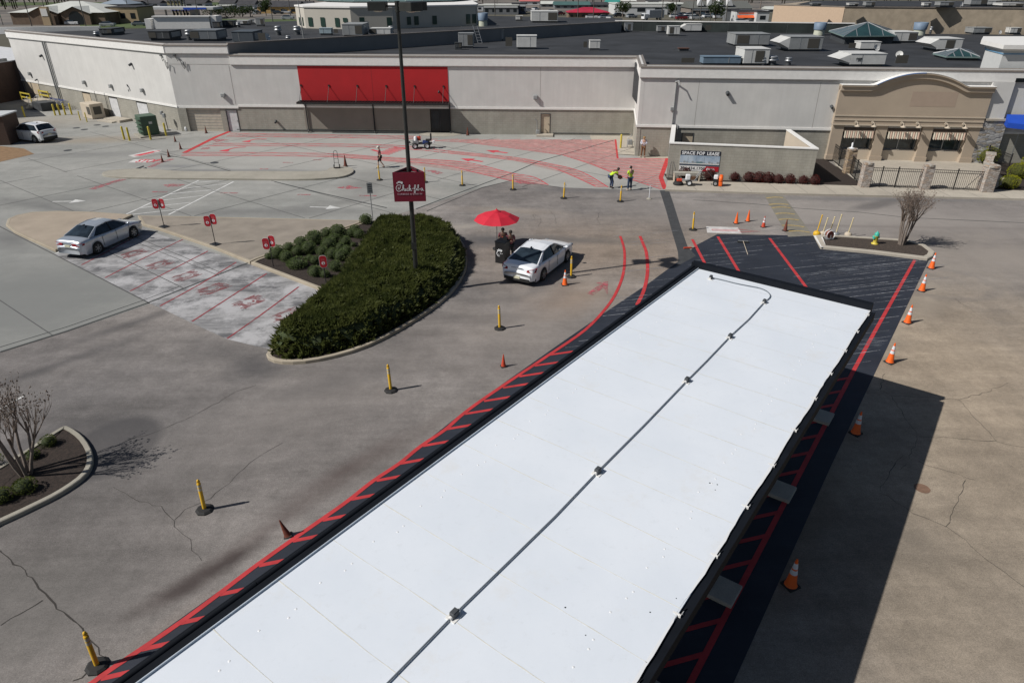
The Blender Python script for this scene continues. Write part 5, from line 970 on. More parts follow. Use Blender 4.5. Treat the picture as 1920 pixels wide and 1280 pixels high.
# ================================================================ vehicles
def lerp_tab(tab, x):
    for (a, va), (c, vc) in zip(tab, tab[1:]):
        if x <= c: t = max(0, min(1, (x - a) / (c - a))); t = t * t * (3 - 2 * t) if False else t; return va + (vc - va) * t
    return tab[-1][1]
def car(name, label, paint, L=4.8, Wd=1.84, wb=2.75, kind='sedan', lights='wide', plate='rear', dark_bumper=False, group=None, cat='car', rimc=None, light=False):
    t = empty(name, label=label, cat=cat, group=group); h = L / 2; suv = kind == 'suv'
    zt = [(-h, .62), (-h + .05, .86), (-h + .12, 1.0), (-h + .55, 1.03), (-h + 1.1, 1.02), (0, .97), (h - 1.3, .97), (h - .7, .88), (h - .28, .78), (h - .08, .66), (h, .5)]
    if suv: zt = [(a, z + .12) for a, z in zt]
    hwt = [(-h, .70), (-h + .08, .82), (-h + .3, .89), (-h + .9, .915), (0, .92), (h - .9, .91), (h - .4, .86), (h - .12, .74), (h, .60)]
    rw = .335 if not suv else .36; fx, rx = wb / 2 + .02, -wb / 2 + .02; ar = rw + .05
    xs = sorted(set([-h + i * L / 72 for i in range(73)])); rings = []
    for x in xs:
        zb = .20 + (.10 if abs(x) > h - .25 else 0)
        for wx in (fx, rx):
            dx = abs(x - wx)
            if dx < ar: zb = max(zb, rw + math.sqrt(ar * ar - dx * dx) * .98 - .01)
        top = lerp_tab(zt, x); w_ = lerp_tab(hwt, x) * Wd / 1.84; sh = top - .13
        zb_ = min(zb, sh - .05); bel = zb_ + (sh - zb_) * .5
        rings.append([(w_ * .96, zb_), (w_, bel), (w_ * .985, sh), (w_ * .93, top - .035), (w_ * .72, top), (0, top + .025)])
    b = MB(); vs = []; m = 11
    for x, r in zip(xs, rings):
        vs += [(x, y, z) for y, z in r] + [(x, -y, z) for y, z in r[-2::-1]]
    fs = [(i * m + k, (i + 1) * m + k, (i + 1) * m + k + 1, i * m + k + 1) for i in range(len(xs) - 1) for k in range(m - 1)]
    fs += [tuple(reversed(range(m))), tuple(range((len(xs) - 1) * m, len(xs) * m))]; b.add(vs, fs, 0, True); body = b.build('body', paint, t); sb_ = body.modifiers.new('sub', 'SUBSURF'); sb_.levels = 1; sb_.render_levels = 1
    b = MB(); b.box((0, 0, .42), (L - .5, Wd - .5, .36)); b.build('underbody', m_rub, t)
    # cabin
    H = 1.46 if not suv else 1.66; k = Wd / 1.84
    if suv: st = [(-h + .22, 1.12, .80), (-h + .62, H - .06, .66), (-.3, H, .63), (.35, H - .04, .62), (1.15, 1.08, .80)]
    elif kind == 'fast': st = [(-h + .62, 1.03, .80), (-.95, H - .07, .61), (-.2, H, .60), (.35, H - .05, .59), (1.25, 1.0, .80)]
    else: st = [(-h + .72, 1.04, .80), (-.85, H - .06, .60), (-.15, H, .60), (.45, H - .06, .585), (1.3, 1.0, .80)]
    belt = [lerp_tab(zt, s_[0]) - .03 for s_ in st]; R_ = []
    for (x, z, w_), zb in zip(st, belt):
        if z < zb + .1: R_.append([(x, .80 * k, zb), (x, .80 * k, zb + .01), (x, .5 * k, z), (x, 0, z + .02)])
        else: R_.append([(x, .845 * k, zb), (x, w_ * k, z - .05), (x, w_ * k * .7, z - .008), (x, 0, z + .012)])
    def face(b, i, j0, j1, sgn, grow=0.0):
        A = R_[i][j0], R_[i][j1], R_[i + 1][j1], R_[i + 1][j0]; b.add([(p[0], p[1] * sgn, p[2] + grow) for p in (A if sgn > 0 else A[::-1])], [(0, 1, 2, 3)], 0, True)
    b = MB()
    for s_ in (1, -1):
        for j in (1, 2): face(b, 1, j, j + 1, s_); face(b, 2, j, j + 1, s_)
    b.build('roof_panel', paint, t)
    b = MB(); 
    for s_ in (1, -1):
        for j in (1, 2): face(b, 0, j, j + 1, s_)
    b.build('rear_window', m_carglass, t)
    b = MB()
    for s_ in (1, -1):
        for j in (1, 2): face(b, 3, j, j + 1, s_)
    b.build('windshield', m_carglass, t)
    for s_ in (1, -1):
        b = MB()
        for i in range(4): face(b, i, 0, 1, s_)
        b.build('side_window', m_carglass, t)
        b = MB()
        P_ = lambda i, j: Vector((R_[i][j][0], R_[i][j][1] * s_, R_[i][j][2]))
        b.tube([P_(3, 1), P_(4, 0)], .035, 6); b.tube([P_(1, 1), P_(2, 1), P_(3, 1)], .03, 6)
        o_ = Vector((0, .012 * s_, .012)); f_ = .42 if not suv else .3
        c0_, c1_ = P_(0, 0) + o_, P_(1, 1) + o_; d0 = P_(0, 0).lerp(P_(1, 0), f_) + o_; d1_ = P_(1, 1).lerp(P_(2, 1), .10) + o_
        b.add([c0_, d0, d1_, c1_] , [(0, 1, 2, 3)]); b.tube([P_(0, 0), P_(1, 1)], .04, 6)
        b.build('pillar', paint, t)
        b = MB(); a_ = P_(2, 0).lerp(P_(3, 0), .1) + o_; c_ = P_(2, 1).lerp(P_(3, 1), .1) + o_; b.tube([a_, c_], .03, 4); b.build('door_pillar', m_rub, t)
        b = MB(); b.ball((1.02, (.92 * k + .10) * s_, 1.02 + (.1 if suv else 0)), .09, 8, 5, 0, (.9, 1.1, .8)); b.tube([(1.05, .80 * k * s_, .98), (1.02, (.92 * k + .08) * s_, 1.0)], .025, 5); b.build('mirror', paint, t)
        if not light:
            for xh in (.25, -.72): b = MB(); b.box((xh, (.925 * k) * s_, .84 + (.1 if suv else 0)), (.2, .025, .03)); b.build('door_handle', paint, t)
            b = MB()
            for xg in (1.12, .12, -.88): b.box((xg, .918 * k * s_, .62), (.008, .014, .55))
            b.build('door_gap', m_rub, t)
        b = MB(); y_ = .60 * k
        zl = .82 if not suv else .98
        if lights == 'wide': pts = [(-h + .02, .30 * k, zl - .06), (-h + .02, .30 * k, zl + .06), (-h + .07, .78 * k, zl + .08), (-h + .28, .90 * k, zl + .04), (-h + .26, .90 * k, zl - .04), (-h + .04, .72 * k, zl - .08)]
        else: pts = [(-h + .03, .50 * k, zl - .07), (-h + .04, .52 * k, zl + .03), (-h + .10, .80 * k, zl + .10), (-h + .36, .90 * k, zl + .09), (-h + .24, .90 * k, zl - .07), (-h + .06, .74 * k, zl - .10)]
        b.add([(p[0] - .012, p[1] * s_ * 1.01, p[2]) for p in pts] + [(p[0] + .05, p[1] * s_ * .97, p[2]) for p in pts], [(0, 1, 2, 3, 4, 5)] + [(i, (i + 1) % 6, (i + 1) % 6 + 6, i + 6) for i in range(6)]); b.build('tail_light', M('tail_light_red', (.28, .01, .015), .2, .3, 9), t)
        b = MB(); b.ball((h - .22, .68 * k * s_, .70 + (.1 if suv else 0)), .14, 8, 6, 0, (1.1, 1.0, .55)); b.build('headlight', m_galv, t)
        for wx in (fx, rx):
            w_ = MB(); w_.lathe([(rw * .62, -.10), (rw * .93, -.105), (rw, -.07), (rw, .07), (rw * .93, .105), (rw * .62, .10)], n=24, caps=False); w_.v = [(v[0] + wx, v[2] + (.925 * k - .11) * s_, v[1] + rw) for v in w_.v]; ty = w_.build('wheel', m_rub, t)
            w_ = MB(); w_.lathe([(rw * .64, .02), (rw * .60, .05), (rw * .60, .0), (.02, .0)], n=20); yy = .925 * k - .06
            w_.v = [(v[0], v[2], v[1]) for v in w_.v]
            w2 = MB(); w2.lathe([(rw * .66, .035), (rw * .6, .05), (rw * .58, .03)], n=20, caps=False)
            for q in range(6):
                a_ = q * math.pi / 3 + .3; w2.box((math.cos(a_) * rw * .34, math.sin(a_) * rw * .34, .035), (rw * .56, rw * .16, .02), a_)
            w2.lathe([(rw * .16, .03), (rw * .12, .055)], n=10)
            w2.v = [(v[0] + wx, (yy + v[2]) * s_, v[1] + rw) for v in w2.v]; w2.build('rim', rimc or m_galv, ty)
            w3 = MB(); w3.lathe([(rw * .62, -.04), (rw * .62, 0.0), (.01, .0)], n=16, caps=False); w3.v = [(v[0] + wx, (yy + v[2]) * s_, v[1] + rw) for v in w3.v]; w3.build('brake_disc', m_black, ty)
    zp = .74 if not dark_bumper else .42
    b = MB(); b.box((-h - .012 + (0.0 if dark_bumper else .02), 0, zp), (.02, .34, .13)); b.build('number_plate', M('plate', (.62, .60, .45), .5, .15, 20), t)
    if dark_bumper or suv: b = MB(); b.prism([(-h - .02, -.66 * k), (-h - .02, .66 * k), (-h + .3, .88 * k), (-h + .35, .80 * k), (-h + .35, -.80 * k), (-h + .3, -.88 * k)], .24, .40 if not suv else .52); b.build('rear_bumper_trim', m_rub, t)
    if not light:
        b = MB(); b.box((-1.0, 0, H + (.0)), (.14, .05, .06)); b.build('roof_antenna', m_rub, t)
        b = MB(); b.box((-h + .02, 0, .90 + (.1 if suv else 0)), (.03, .6 * k, .02)); b.build('boot_trim', m_galv, t)
    return t
def paintm(name, col, metal=0.0, rough=.3): return M(name, col, rough, .03, 2, metal=metal, coat=.8)
def place_car(t, rear, front, side=-1, track=.92):
    a, c = g(*rear), g(*front); d = (c - a).normalized(); n = Vector((-d.y, d.x, 0)); m = (a + c) / 2 + n * track * (-side)
    t.location = (m.x, m.y, 0); t.rotation_euler = (0, 0, math.atan2(d.y, d.x))
c1_ = car('sedan', 'silver sedan parked between the sand coloured island and the red stall markings', paintm('silver_paint', (.52, .56, .61), .45, .28), 4.8, 1.83, 2.73, 'sedan', 'wide'); place_car(c1_, (188, 476), (254, 446))
c2_ = car('sedan', 'white sedan driving past the red umbrella and black order kiosk', paintm('white_car_paint', (.82, .84, .87), 0, .25), 5.1, 1.93, 2.87, 'fast', 'lens', dark_bumper=True); place_car(c2_, (1019, 527), (1065, 491), track=.96)
c3_ = car('suv', 'white SUV parked by the dark brick structure at the left edge', paintm('suv_white', (.70, .72, .74), 0, .3), 4.5, 1.86, 2.66, 'suv', 'lens'); p = g(66, 263); c3_.location = (p.x, p.y, 0); c3_.rotation_euler = (0, 0, R(158))

# ================================================================ people
def skin_mesh(name, joints, edges, mat, parent, sub=1, root=0):
    me = bpy.data.meshes.new(name); names = list(joints); me.from_pydata([joints[n][0] for n in names], [(names.index(a), names.index(c)) for a, c in edges], []); me.materials.append(mat)
    o = bpy.data.objects.new(name, me); COL.objects.link(o); o.parent = parent
    sk = o.modifiers.new('skin', 'SKIN'); sk.use_smooth_shade = True
    bm = bmesh.new(); bm.from_mesh(me); lay = bm.verts.layers.skin.verify(); bm.verts.ensure_lookup_table()
    for i, n in enumerate(names):
        r = joints[n][1]; bm.verts[i][lay].radius = r if isinstance(r, tuple) else (r, r)
        bm.verts[i][lay].use_root = (i == root)
    bm.to_mesh(me); bm.free(); s_ = o.modifiers.new('sub', 'SUBSURF'); s_.levels = sub; s_.render_levels = sub
    return o
def person(loc, rz, label, pose, top, legs, skin, hair, sleeves='short', shorts=False, hat=None, vest=None, group=None, H=1.75, shoes=None):
    t = empty('person', loc, rz, label, 'person', group); k = H / 1.75
    P_ = {n: Vector(v) * k for n, v in pose.items()}
    J = {}; 
    rad = dict(pelvis=.13, waist=.115, chest=.135, neck=.055, head=.085, crown=.08)
    for n in ('pelvis', 'waist', 'chest', 'neck', 'head', 'crown'): J[n] = (P_[n], rad[n] * k if n not in ('pelvis', 'waist', 'chest') else (rad[n] * k * 1.15, rad[n] * k * .85))
    E_ = [('pelvis', 'waist'), ('waist', 'chest'), ('chest', 'neck'), ('neck', 'head'), ('head', 'crown')]
    for s_ in 'LR':
        for n, r in (('hip', .09), ('knee', .06), ('ankle', .042), ('toe', .038), ('sho', .06), ('elb', .042), ('wri', .03)): J[n + s_] = (P_[n + s_], r * k)
        E_ += [('pelvis', 'hip' + s_), ('hip' + s_, 'knee' + s_), ('knee' + s_, 'ankle' + s_), ('ankle' + s_, 'toe' + s_), ('chest', 'sho' + s_), ('sho' + s_, 'elb' + s_), ('elb' + s_, 'wri' + s_)]
        d = (P_['wri' + s_] - P_['elb' + s_]).normalized(); side = d.cross(Vector((0, 1, .2))).normalized(); pal = P_['wri' + s_] + d * .06 * k; J['palm' + s_] = (pal, (.032 * k, .018 * k)); E_.append(('wri' + s_, 'palm' + s_)); fwd = side.cross(d).normalized()
        for f, (o_, l_) in enumerate(((-.026, .06), (-.009, .072), (.009, .068), (.026, .055))):
            a = pal + side * o_ + d * .04; c = a + d * l_ * .6 + fwd * .012; J['f%d%s' % (f, s_)] = (a, .009); J['g%d%s' % (f, s_)] = (c, .008); E_ += [('palm' + s_, 'f%d%s' % (f, s_)), ('f%d%s' % (f, s_), 'g%d%s' % (f, s_))]
        th_ = pal + side * -.04 - d * .01 + fwd * .01; J['t' + s_] = (th_, .01); J['u' + s_] = (th_ + d * .035 - side * .012, .009); E_ += [('palm' + s_, 't' + s_), ('t' + s_, 'u' + s_)]
    skin_mesh('body', J, E_, skin, t)
    fc = (P_['head'] - P_['neck']).normalized(); fwd = Vector((0, 1, 0)); fwd = (fwd - fc * fwd.dot(fc)).normalized(); rt = fwd.cross(fc)
    b = MB(); hc = P_['head'] + fc * .03 * k; b.ball(hc + fwd * .095 * k, .014, 6, 4, 0, (1, 1.2, 1.6))
    for s_ in (-1, 1): b.ball(hc + rt * s_ * .088 * k, .02, 6, 4, 0, (.5, 1, 1.4))
    b.build('face', skin, t)
    b = MB()
    for s_ in (-1, 1): b.ball(hc + fwd * .082 * k + rt * s_ * .03 + fc * .012, .010, 6, 4)
    b.box(tuple(hc + fwd * .088 * k - fc * .045), (.035, .008, .008)); b.build('eyes_and_mouth', m_rub, t)
    g_ = .018
    def shell(n2, ns, es, mat, grow, end=None):
        JJ = {}
        for n in ns:
            v, r = J[n]; r = (tuple(x + grow for x in r) if isinstance(r, tuple) else r + grow); JJ[n] = (v, r)
        if end:
            for nn, (a, c, f, r) in end.items(): JJ[nn] = (P_[a].lerp(P_[c], f), r * k + grow)
        return skin_mesh(n2, JJ, es, mat, t)
    sl = {('s' + s_): ('sho' + s_, 'elb' + s_, .75 if sleeves == 'short' else 1.0, .05) for s_ in 'LR'}
    ns = ['waist', 'pelvis', 'chest', 'shoL', 'shoR']; es = [('pelvis', 'waist'), ('waist', 'chest'), ('chest', 'shoL'), ('chest', 'shoR'), ('shoL', 'sL'), ('shoR', 'sR')]
    if sleeves == 'long':
        sl.update({('w' + s_): ('elb' + s_, 'wri' + s_, .9, .032) for s_ in 'LR'}); es += [('sL', 'wL'), ('sR', 'wR')]
    shell('shirt', ns, es, top, g_, sl)
    if vest: b = shell('safety_vest', ['waist', 'chest'], [('waist', 'chest')], vest, .03)
    en_ = {}
    es = [('pelvis', 'hipL'), ('pelvis', 'hipR'), ('hipL', 'kneeL'), ('hipR', 'kneeR')]; ns = ['pelvis', 'hipL', 'hipR', 'kneeL', 'kneeR']
    if not shorts: es += [('kneeL', 'aL'), ('kneeR', 'aR')]; en_ = {'a' + s_: ('knee' + s_, 'ankle' + s_, .92, .045) for s_ in 'LR'}
    shell('shorts' if shorts else 'trousers', ns, es, legs, .016, en_)
    for s_ in 'LR':
        b = MB(); a, c = P_['ankle' + s_], P_['toe' + s_]; m_ = (a + c) / 2; b.ball((m_.x, m_.y, .045), .12 * k, 8, 6, 0, (.42, 1.0, .38)); b.build('shoe', shoes or m_rub, t)
    if hat:
        b = MB(); b.ball(P_['crown'] + fc * .0, .108 * k, 12, 7, 0, (1, 1.05, .75)); d0 = P_['crown'] + fwd * .12 * k; b.ball(d0 - fc * .02, .08 * k, 8, 4, 0, (1, 1, .14)); b.build('cap', hat, t)
    b = MB(); b.ball(P_['crown'] - fwd * .025 - fc * .02, .105 * k, 10, 6, 0, (1, 1, 1.0)); b.build('hair', hair, t)
    return t, P_
stand = dict(pelvis=(0, 0, .95), waist=(0, 0, 1.10), chest=(0, 0, 1.32), neck=(0, 0, 1.48), head=(0, .01, 1.59), crown=(0, .01, 1.67), hipL=(-.10, 0, .88), hipR=(.10, 0, .88), kneeL=(-.12, .02, .48), kneeR=(.12, .02, .48), ankleL=(-.14, 0, .09), ankleR=(.14, 0, .09), toeL=(-.16, .14, .04), toeR=(.16, .14, .04), shoL=(-.19, 0, 1.40), shoR=(.19, 0, 1.40), elbL=(-.25, -.02, 1.12), elbR=(.25, -.02, 1.12), wriL=(-.26, .05, .87), wriR=(.26, .05, .87))
walk = dict(stand, kneeL=(-.10, .16, .50), ankleL=(-.10, .16, .10), toeL=(-.11, .30, .05), kneeR=(.10, -.02, .48), ankleR=(.10, -.26, .14), toeR=(.10, -.16, .04), head=(0, .05, 1.585), crown=(0, .07, 1.66), elbL=(-.23, -.08, 1.13), wriL=(-.22, .02, .90), elbR=(.23, .04, 1.13), wriR=(.22, .14, .90))
hold = dict(stand, elbL=(-.26, .04, 1.14), wriL=(-.10, .24, 1.16), elbR=(.26, .04, 1.14), wriR=(.10, .24, 1.18), head=(0, .04, 1.585), crown=(0, .06, 1.66))
bend = dict(stand, pelvis=(0, -.12, .93), waist=(0, -.02, 1.04), chest=(0, .20, 1.18), neck=(0, .34, 1.27), head=(0, .44, 1.31), crown=(0, .50, 1.35), hipL=(-.10, -.10, .87), hipR=(.10, -.10, .87), kneeL=(-.12, .03, .48), kneeR=(.12, .05, .48), ankleL=(-.14, -.03, .09), ankleR=(.14, -.02, .09), toeL=(-.15, .11, .04), toeR=(.15, .12, .04), shoL=(-.19, .26, 1.24), shoR=(.19, .26, 1.24), elbL=(-.20, .38, .98), elbR=(.20, .38, .98), wriL=(-.12, .55, .84), wriR=(.12, .55, .84))
sk1 = M('skin_light', (.45, .27, .20), .6, .05); sk2 = M('skin_dark', (.14, .075, .05), .6, .05); hb = M('dark_hair', (.02, .015, .012), .7); lime = M('lime_shirt', (.52, .75, .03), .75, .08); jean = M('jeans', (.03, .05, .10), .85, .2, 8)
maroon = M('maroon_cloth', (.16, .035, .05), .85, .1); white_c = M('white_cloth', (.55, .58, .66), .85, .06); khaki = M('brown_trousers', (.17, .085, .04), .85, .1); blackc = M('black_cloth', (.016, .016, .018), .85, .2); vestm = M('orange_vest', (.45, .10, .03), .7, .3, 12)
person(g(714, 315), R(95), 'man walking in white cap, maroon T-shirt and black shorts behind a yellow post', walk, maroon, blackc, sk1, M('grey_hair', (.4, .38, .35), .7), shorts=True, hat=M('white_cap', (.70, .68, .60), .8))
pb, PB = person(g(1146, 353), R(-72), 'worker in lime T-shirt and jeans bending over a brown block in his hands', bend, lime, jean, sk2, hb)
person(g(1180, 357), R(30), 'worker in lime T-shirt, jeans and grey cap standing upright, back to the camera', hold, lime, jean, sk1, hb, hat=M('grey_cap', (.35, .33, .31), .8), shoes=m_kgrey)
b = MB(); b.bbox((0, 0, 0), (.36, .22, .20), .02); o = b.build('cardboard_block', M('brown_block', (.20, .085, .05), .8, .2, 6)); q = pb.matrix_world
lp = Vector((0, .64, .76)); a_ = R(-72); o.location = g(1146, 353) + Vector((lp.x * math.cos(a_) - lp.y * math.sin(a_), lp.x * math.sin(a_) + lp.y * math.cos(a_), lp.z)); o.rotation_euler = (0.3, 0, a_); tag(o, 'brown block held by the bending worker', 'block')
person(g(1205, 295), R(170), 'man in a brown cap, white long shirt and brown trousers leaning at the mall wall', hold, white_c, khaki, sk1, hb, sleeves='long', hat=M('tan_cap', (.40, .24, .10), .8))
person(g(957, 487), R(200), 'server in maroon shirt, orange vest and black trousers right of the kiosk', hold, maroon, blackc, sk2, hb, vest=vestm, H=1.68)
person(g(943, 480), R(190), 'server in maroon shirt and vest standing behind the black kiosk under the umbrella', hold, maroon, blackc, sk2, hb, vest=vestm, H=1.62)

# ================================================================ kiosk and umbrella
k0 = g(928.7, 492); k1 = g(946.7, 495.5); kd = (k1 - k0).normalized(); kn = Vector((-kd.y, kd.x, 0)); kw = (k1 - k0).length; kz = 1.17
def logo(M4, s, mat, parent, name='logo'):
    """round letter C made into a bird head: comb, beak, eye"""
    b = MB(); Q = lambda x, y: (x * s, y * s)
    b.ribbon([Q(.36 * math.cos(t), .36 * math.sin(t)) for t in [R(a) for a in range(52, 292, 12)]], [.05 * s + .035 * s * math.sin(i / 19 * math.pi) for i in range(20)], 0)
    for (x, y, w_, h, a) in ((-.26, .40, .06, .09, 30), (-.10, .50, .065, .11, 10), (.08, .50, .075, .12, -12), (.28, .42, .12, .14, -35)):
        b.add([(Q(x, y)[0] + s * (w_ * math.cos(t) * math.cos(R(a)) - h * math.sin(t) * math.sin(R(a))), Q(x, y)[1] + s * (w_ * math.cos(t) * math.sin(R(a)) + h * math.sin(t) * math.cos(R(a))), 0) for t in [2 * math.pi * k / 12 for k in range(12)]], [tuple(range(12))])
    b.add([(*Q(.33, .12), 0), (*Q(.46, .05), 0), (*Q(.32, -.02), 0)], [(0, 2, 1)]); b.ribbon([Q(.12, .16), Q(.17, .05), Q(.12, -.08)], .045 * s, 0); b.ribbon([Q(-.08, -.02), Q(-.12, -.15), Q(-.02, -.24)], .05 * s, 0)
    b.v = [tuple(M4 @ Vector(v)) for v in b.v]; return b.build(name, mat, parent)
kc = (k0 + k1) / 2 + kn * .3; ko = empty('order_kiosk', (kc.x, kc.y, 0), math.atan2(kd.y, kd.x), 'black order kiosk with white bird logo under the red umbrella', 'kiosk')
b = MB(); b.bbox((0, 0, kz / 2), (kw, .62, kz), .01); b.build('cabinet', m_black, ko); b = MB(); b.bbox((0, 0, kz + .015), (kw + .06, .68, .03), .008); b.build('counter_top', m_blackm, ko)
logo(frame((-.03, -.315, kz * .47), (1, 0, 0)), .42, m_white, ko)
b = MB(); b.box((.1, .1, kz + .13), (.22, .04, .2)); b.build('order_screen', m_black, ko)
up = g(932, 467); um_ = empty('parasol', (up.x, up.y, 0), R(12), 'red eight panel umbrella on a thin pole over the black kiosk', 'parasol')
b = MB(); b.lathe([(.02, 0), (.02, 2.22)], n=8); b.build('pole', m_galv, um_); b = MB(); b.lathe([(.25, 0), (.25, .06), (.05, .1)], n=14); b.build('base', m_rub, um_)
b = MB(); n8 = 8; vs = [(0, 0, 2.20)]
for ring, (r, z) in enumerate(((.22, 2.17), (.75, 2.02), (1.28, 1.74))):
    for k in range(16):
        a = math.pi * 2 * k / 16; rr = r * (1 if k % 2 == 0 else .94); vs.append((rr * math.cos(a), rr * math.sin(a), z - (0 if k % 2 == 0 else -.0 + .015 * ring)))
fs = [(0, 1 + k, 1 + (k + 1) % 16) for k in range(16)] + [(1 + r * 16 + k, 17 + r * 16 + k, 17 + r * 16 + (k + 1) % 16, 1 + r * 16 + (k + 1) % 16) for r in range(2) for k in range(16)]; b.add(vs, fs); b.build('canopy', m_umb, um_)
b = MB(); b.lathe([(.22, 2.19), (.05, 2.27), (.01, 2.31)], n=8, caps=False); b.ball((0, 0, 2.32), .03, 6, 4); b.build('vent_cap', m_umb, um_)
for k in range(8): a = math.pi * 2 * k / 8; b = MB(); b.tube([(.05 * math.cos(a), .05 * math.sin(a), 2.16), (1.26 * math.cos(a), 1.26 * math.sin(a), 1.725)], .008, 4); b.build('rib', m_galv, um_)

# ================================================================ light pole with the hanging sign
pp = g(783, 549); lp_ = empty('light_pole', (pp.x, pp.y, 0), 0, 'tall bronze light pole with three box lamps rising from the hedge', 'light pole')
b = MB(); b.lathe([(.24, 0), (.24, .7), (.21, .72)], n=14); b.build('concrete_base', m_kgrey, lp_)
b = MB(); b.lathe([(.115, .72), (.10, 5), (.08, 9), (.068, 12.3)], n=14); b.build('pole', m_polem, lp_)
hz = 12.42
b = MB(); b.lathe([(.10, 12.2), (.10, 12.6)], n=10)
for a in (88, 192, 318):
    a = R(a)
b.build('pole_cap', m_polem, lp_)
for a, nm in ((180, 'a'), (20, 'b'), (-40, 'c')):
    a_ = R(a); d = Vector((math.cos(a_), math.sin(a_), 0)); b = MB(); b.tube([d * .05 + Vector((0, 0, hz)), d * .55 + Vector((0, 0, hz))], .035, 6); arm = b.build('arm', m_polem, lp_)
    b = MB(); b.bbox(tuple(d * .78 + Vector((0, 0, hz))), (.72, .62, .32), .02, a_); hd_ = b.build('lamp_head', m_polem, lp_)
    b = MB(); b.ball(tuple(d * .78 + Vector((0, 0, hz - .16))), .2, 10, 6, 0, (1, 1, .3)); b.build('lens', M('lamp_lens', (.6, .55, .45), .3, .05), hd_)
text('pole_number', '3', .34, m_white, frame((-.07, -.12, 2.32), (1, .0, 0)), lp_, .003, 'LEFT', .01)
b = MB(); b.box((0, -.117, 2.43), (.24, .02, .34)); b.build('number_plate', m_polem, lp_)
sgn = empty('hanging_sign', (pp.x, pp.y, 0), R(4), 'three sided crimson sign with white script lettering fixed round the light pole', 'sign'); sw_ = 1.42; zb_, zt_ = 4.62, 5.92
tri = [Vector((-sw_ / 2, -.42, 0)), Vector((sw_ / 2, -.42, 0)), Vector((0, sw_ * .866 - .42, 0))]
for k in range(3):
    a_, c_ = tri[k], tri[(k + 1) % 3]; e_ = (c_ - a_).normalized(); n_o = Vector((e_.y, -e_.x, 0)); b = MB(); q = [a_ + e_ * .02, c_ - e_ * .02, c_ - n_o * .03 - e_ * .05, a_ - n_o * .03 + e_ * .05]; b.prism([(v.x, v.y) for v in q], zb_, zt_); b.build('sign_panel', m_crimson, sgn)
b = MB()
for k in range(3):
    for z in (zt_ - .06, zb_ + .06): b.tube([tri[k] * .92 + Vector((0, 0, z)), tri[(k + 1) % 3] * .92 + Vector((0, 0, z))], .03, 4); b.tube([Vector((0, 0, z)), tri[k] * .9 + Vector((0, 0, z))], .025, 4)
b.build('sign_frame', m_polem, sgn)
FM = frame((0, -.428, zb_), (1, 0, 0))
# hand drawn script strokes for the name, then the small capitals
def strokes(lst, wd, mat, parent, M4, name):
    b = MB()
    for s_ in lst:
        pts = smooth([Vector((x, y, 0)) for x, y in s_], 3) if len(s_) > 2 else [Vector((x, y, 0)) for x, y in s_]; b.ribbon(pts, wd, 0)
    b.v = [tuple(M4 @ Vector(v)) for v in b.v]; return b.build(name, mat, parent)
W_ = .0195
def sx(l, ox): return [[(x * .01 + ox, y * .01) for x, y in s_] for s_ in l]
script = []
script += sx([[(22, 84), (15, 88), (5, 86), (-1, 76), (1, 64), (9, 58), (18, 61), (24, 68)], [(9, 78), (8, 70), (12, 68), (16, 74), (18, 82)]], -.52)          # C with face
script += sx([[(0, 62), (6, 76), (8, 86), (5, 88), (3, 76), (2, 60), (5, 70), (9, 72), (9, 62), (13, 60)], [(13, 60), (16, 71), (16, 62), (20, 61)], [(28, 70), (24, 72), (21, 66), (24, 60), (29, 63)], [(29, 63), (34, 76), (35, 85), (32, 87), (31, 74), (31, 60), (34, 68), (38, 71), (36, 66), (33, 66), (39, 60), (43, 63)]], -.27)   # hick
script += sx([[(0, 70), (8, 71)]], .17)                                                                                              # hyphen
script += sx([[(0, 60), (7, 74), (9, 85), (5, 86), (3, 74), (2, 60), (1, 52), (5, 50), (6, 60), (10, 64)], [(10, 64), (13, 71), (13, 62), (16, 62)], [(16, 62), (21, 76), (22, 86), (19, 86), (18, 70), (20, 61), (24, 64)], [(24, 68), (29, 68)], [(38, 70), (33, 71), (31, 64), (35, 60), (39, 70), (39, 62), (45, 60)]], .24)   # fil-a
strokes([[( (x * 1.0) - .05, y * .95 - .02) for x, y in s_] for s_ in script], W_ * 1.25, m_white, sgn, FM @ Matrix.Translation((0.0, -.06, .006)), 'script_lettering')
b = MB()
for (x, y, w_, h) in ((-.52, .86, .028, .035), (-.46, .90, .03, .045), (-.395, .90, .032, .05), (-.32, .87, .05, .055)): b.add([(x + w_ * math.cos(t), y + h * math.sin(t), 0) for t in [2 * math.pi * k / 12 for k in range(12)]], [tuple(range(12))])
b.v = [tuple(FM @ Vector((v[0], v[1] - .02, .006))) for v in b.v]; b.build('comb_marks', m_white, sgn)
text('small_lettering', 'CURBSIDE & DINE IN', .095, M('pale_letter', (.55, .40, .45), .6), FM @ Matrix.Translation((0, .31, .006)), sgn, .002, 'CENTER', 0.002, 1.25)

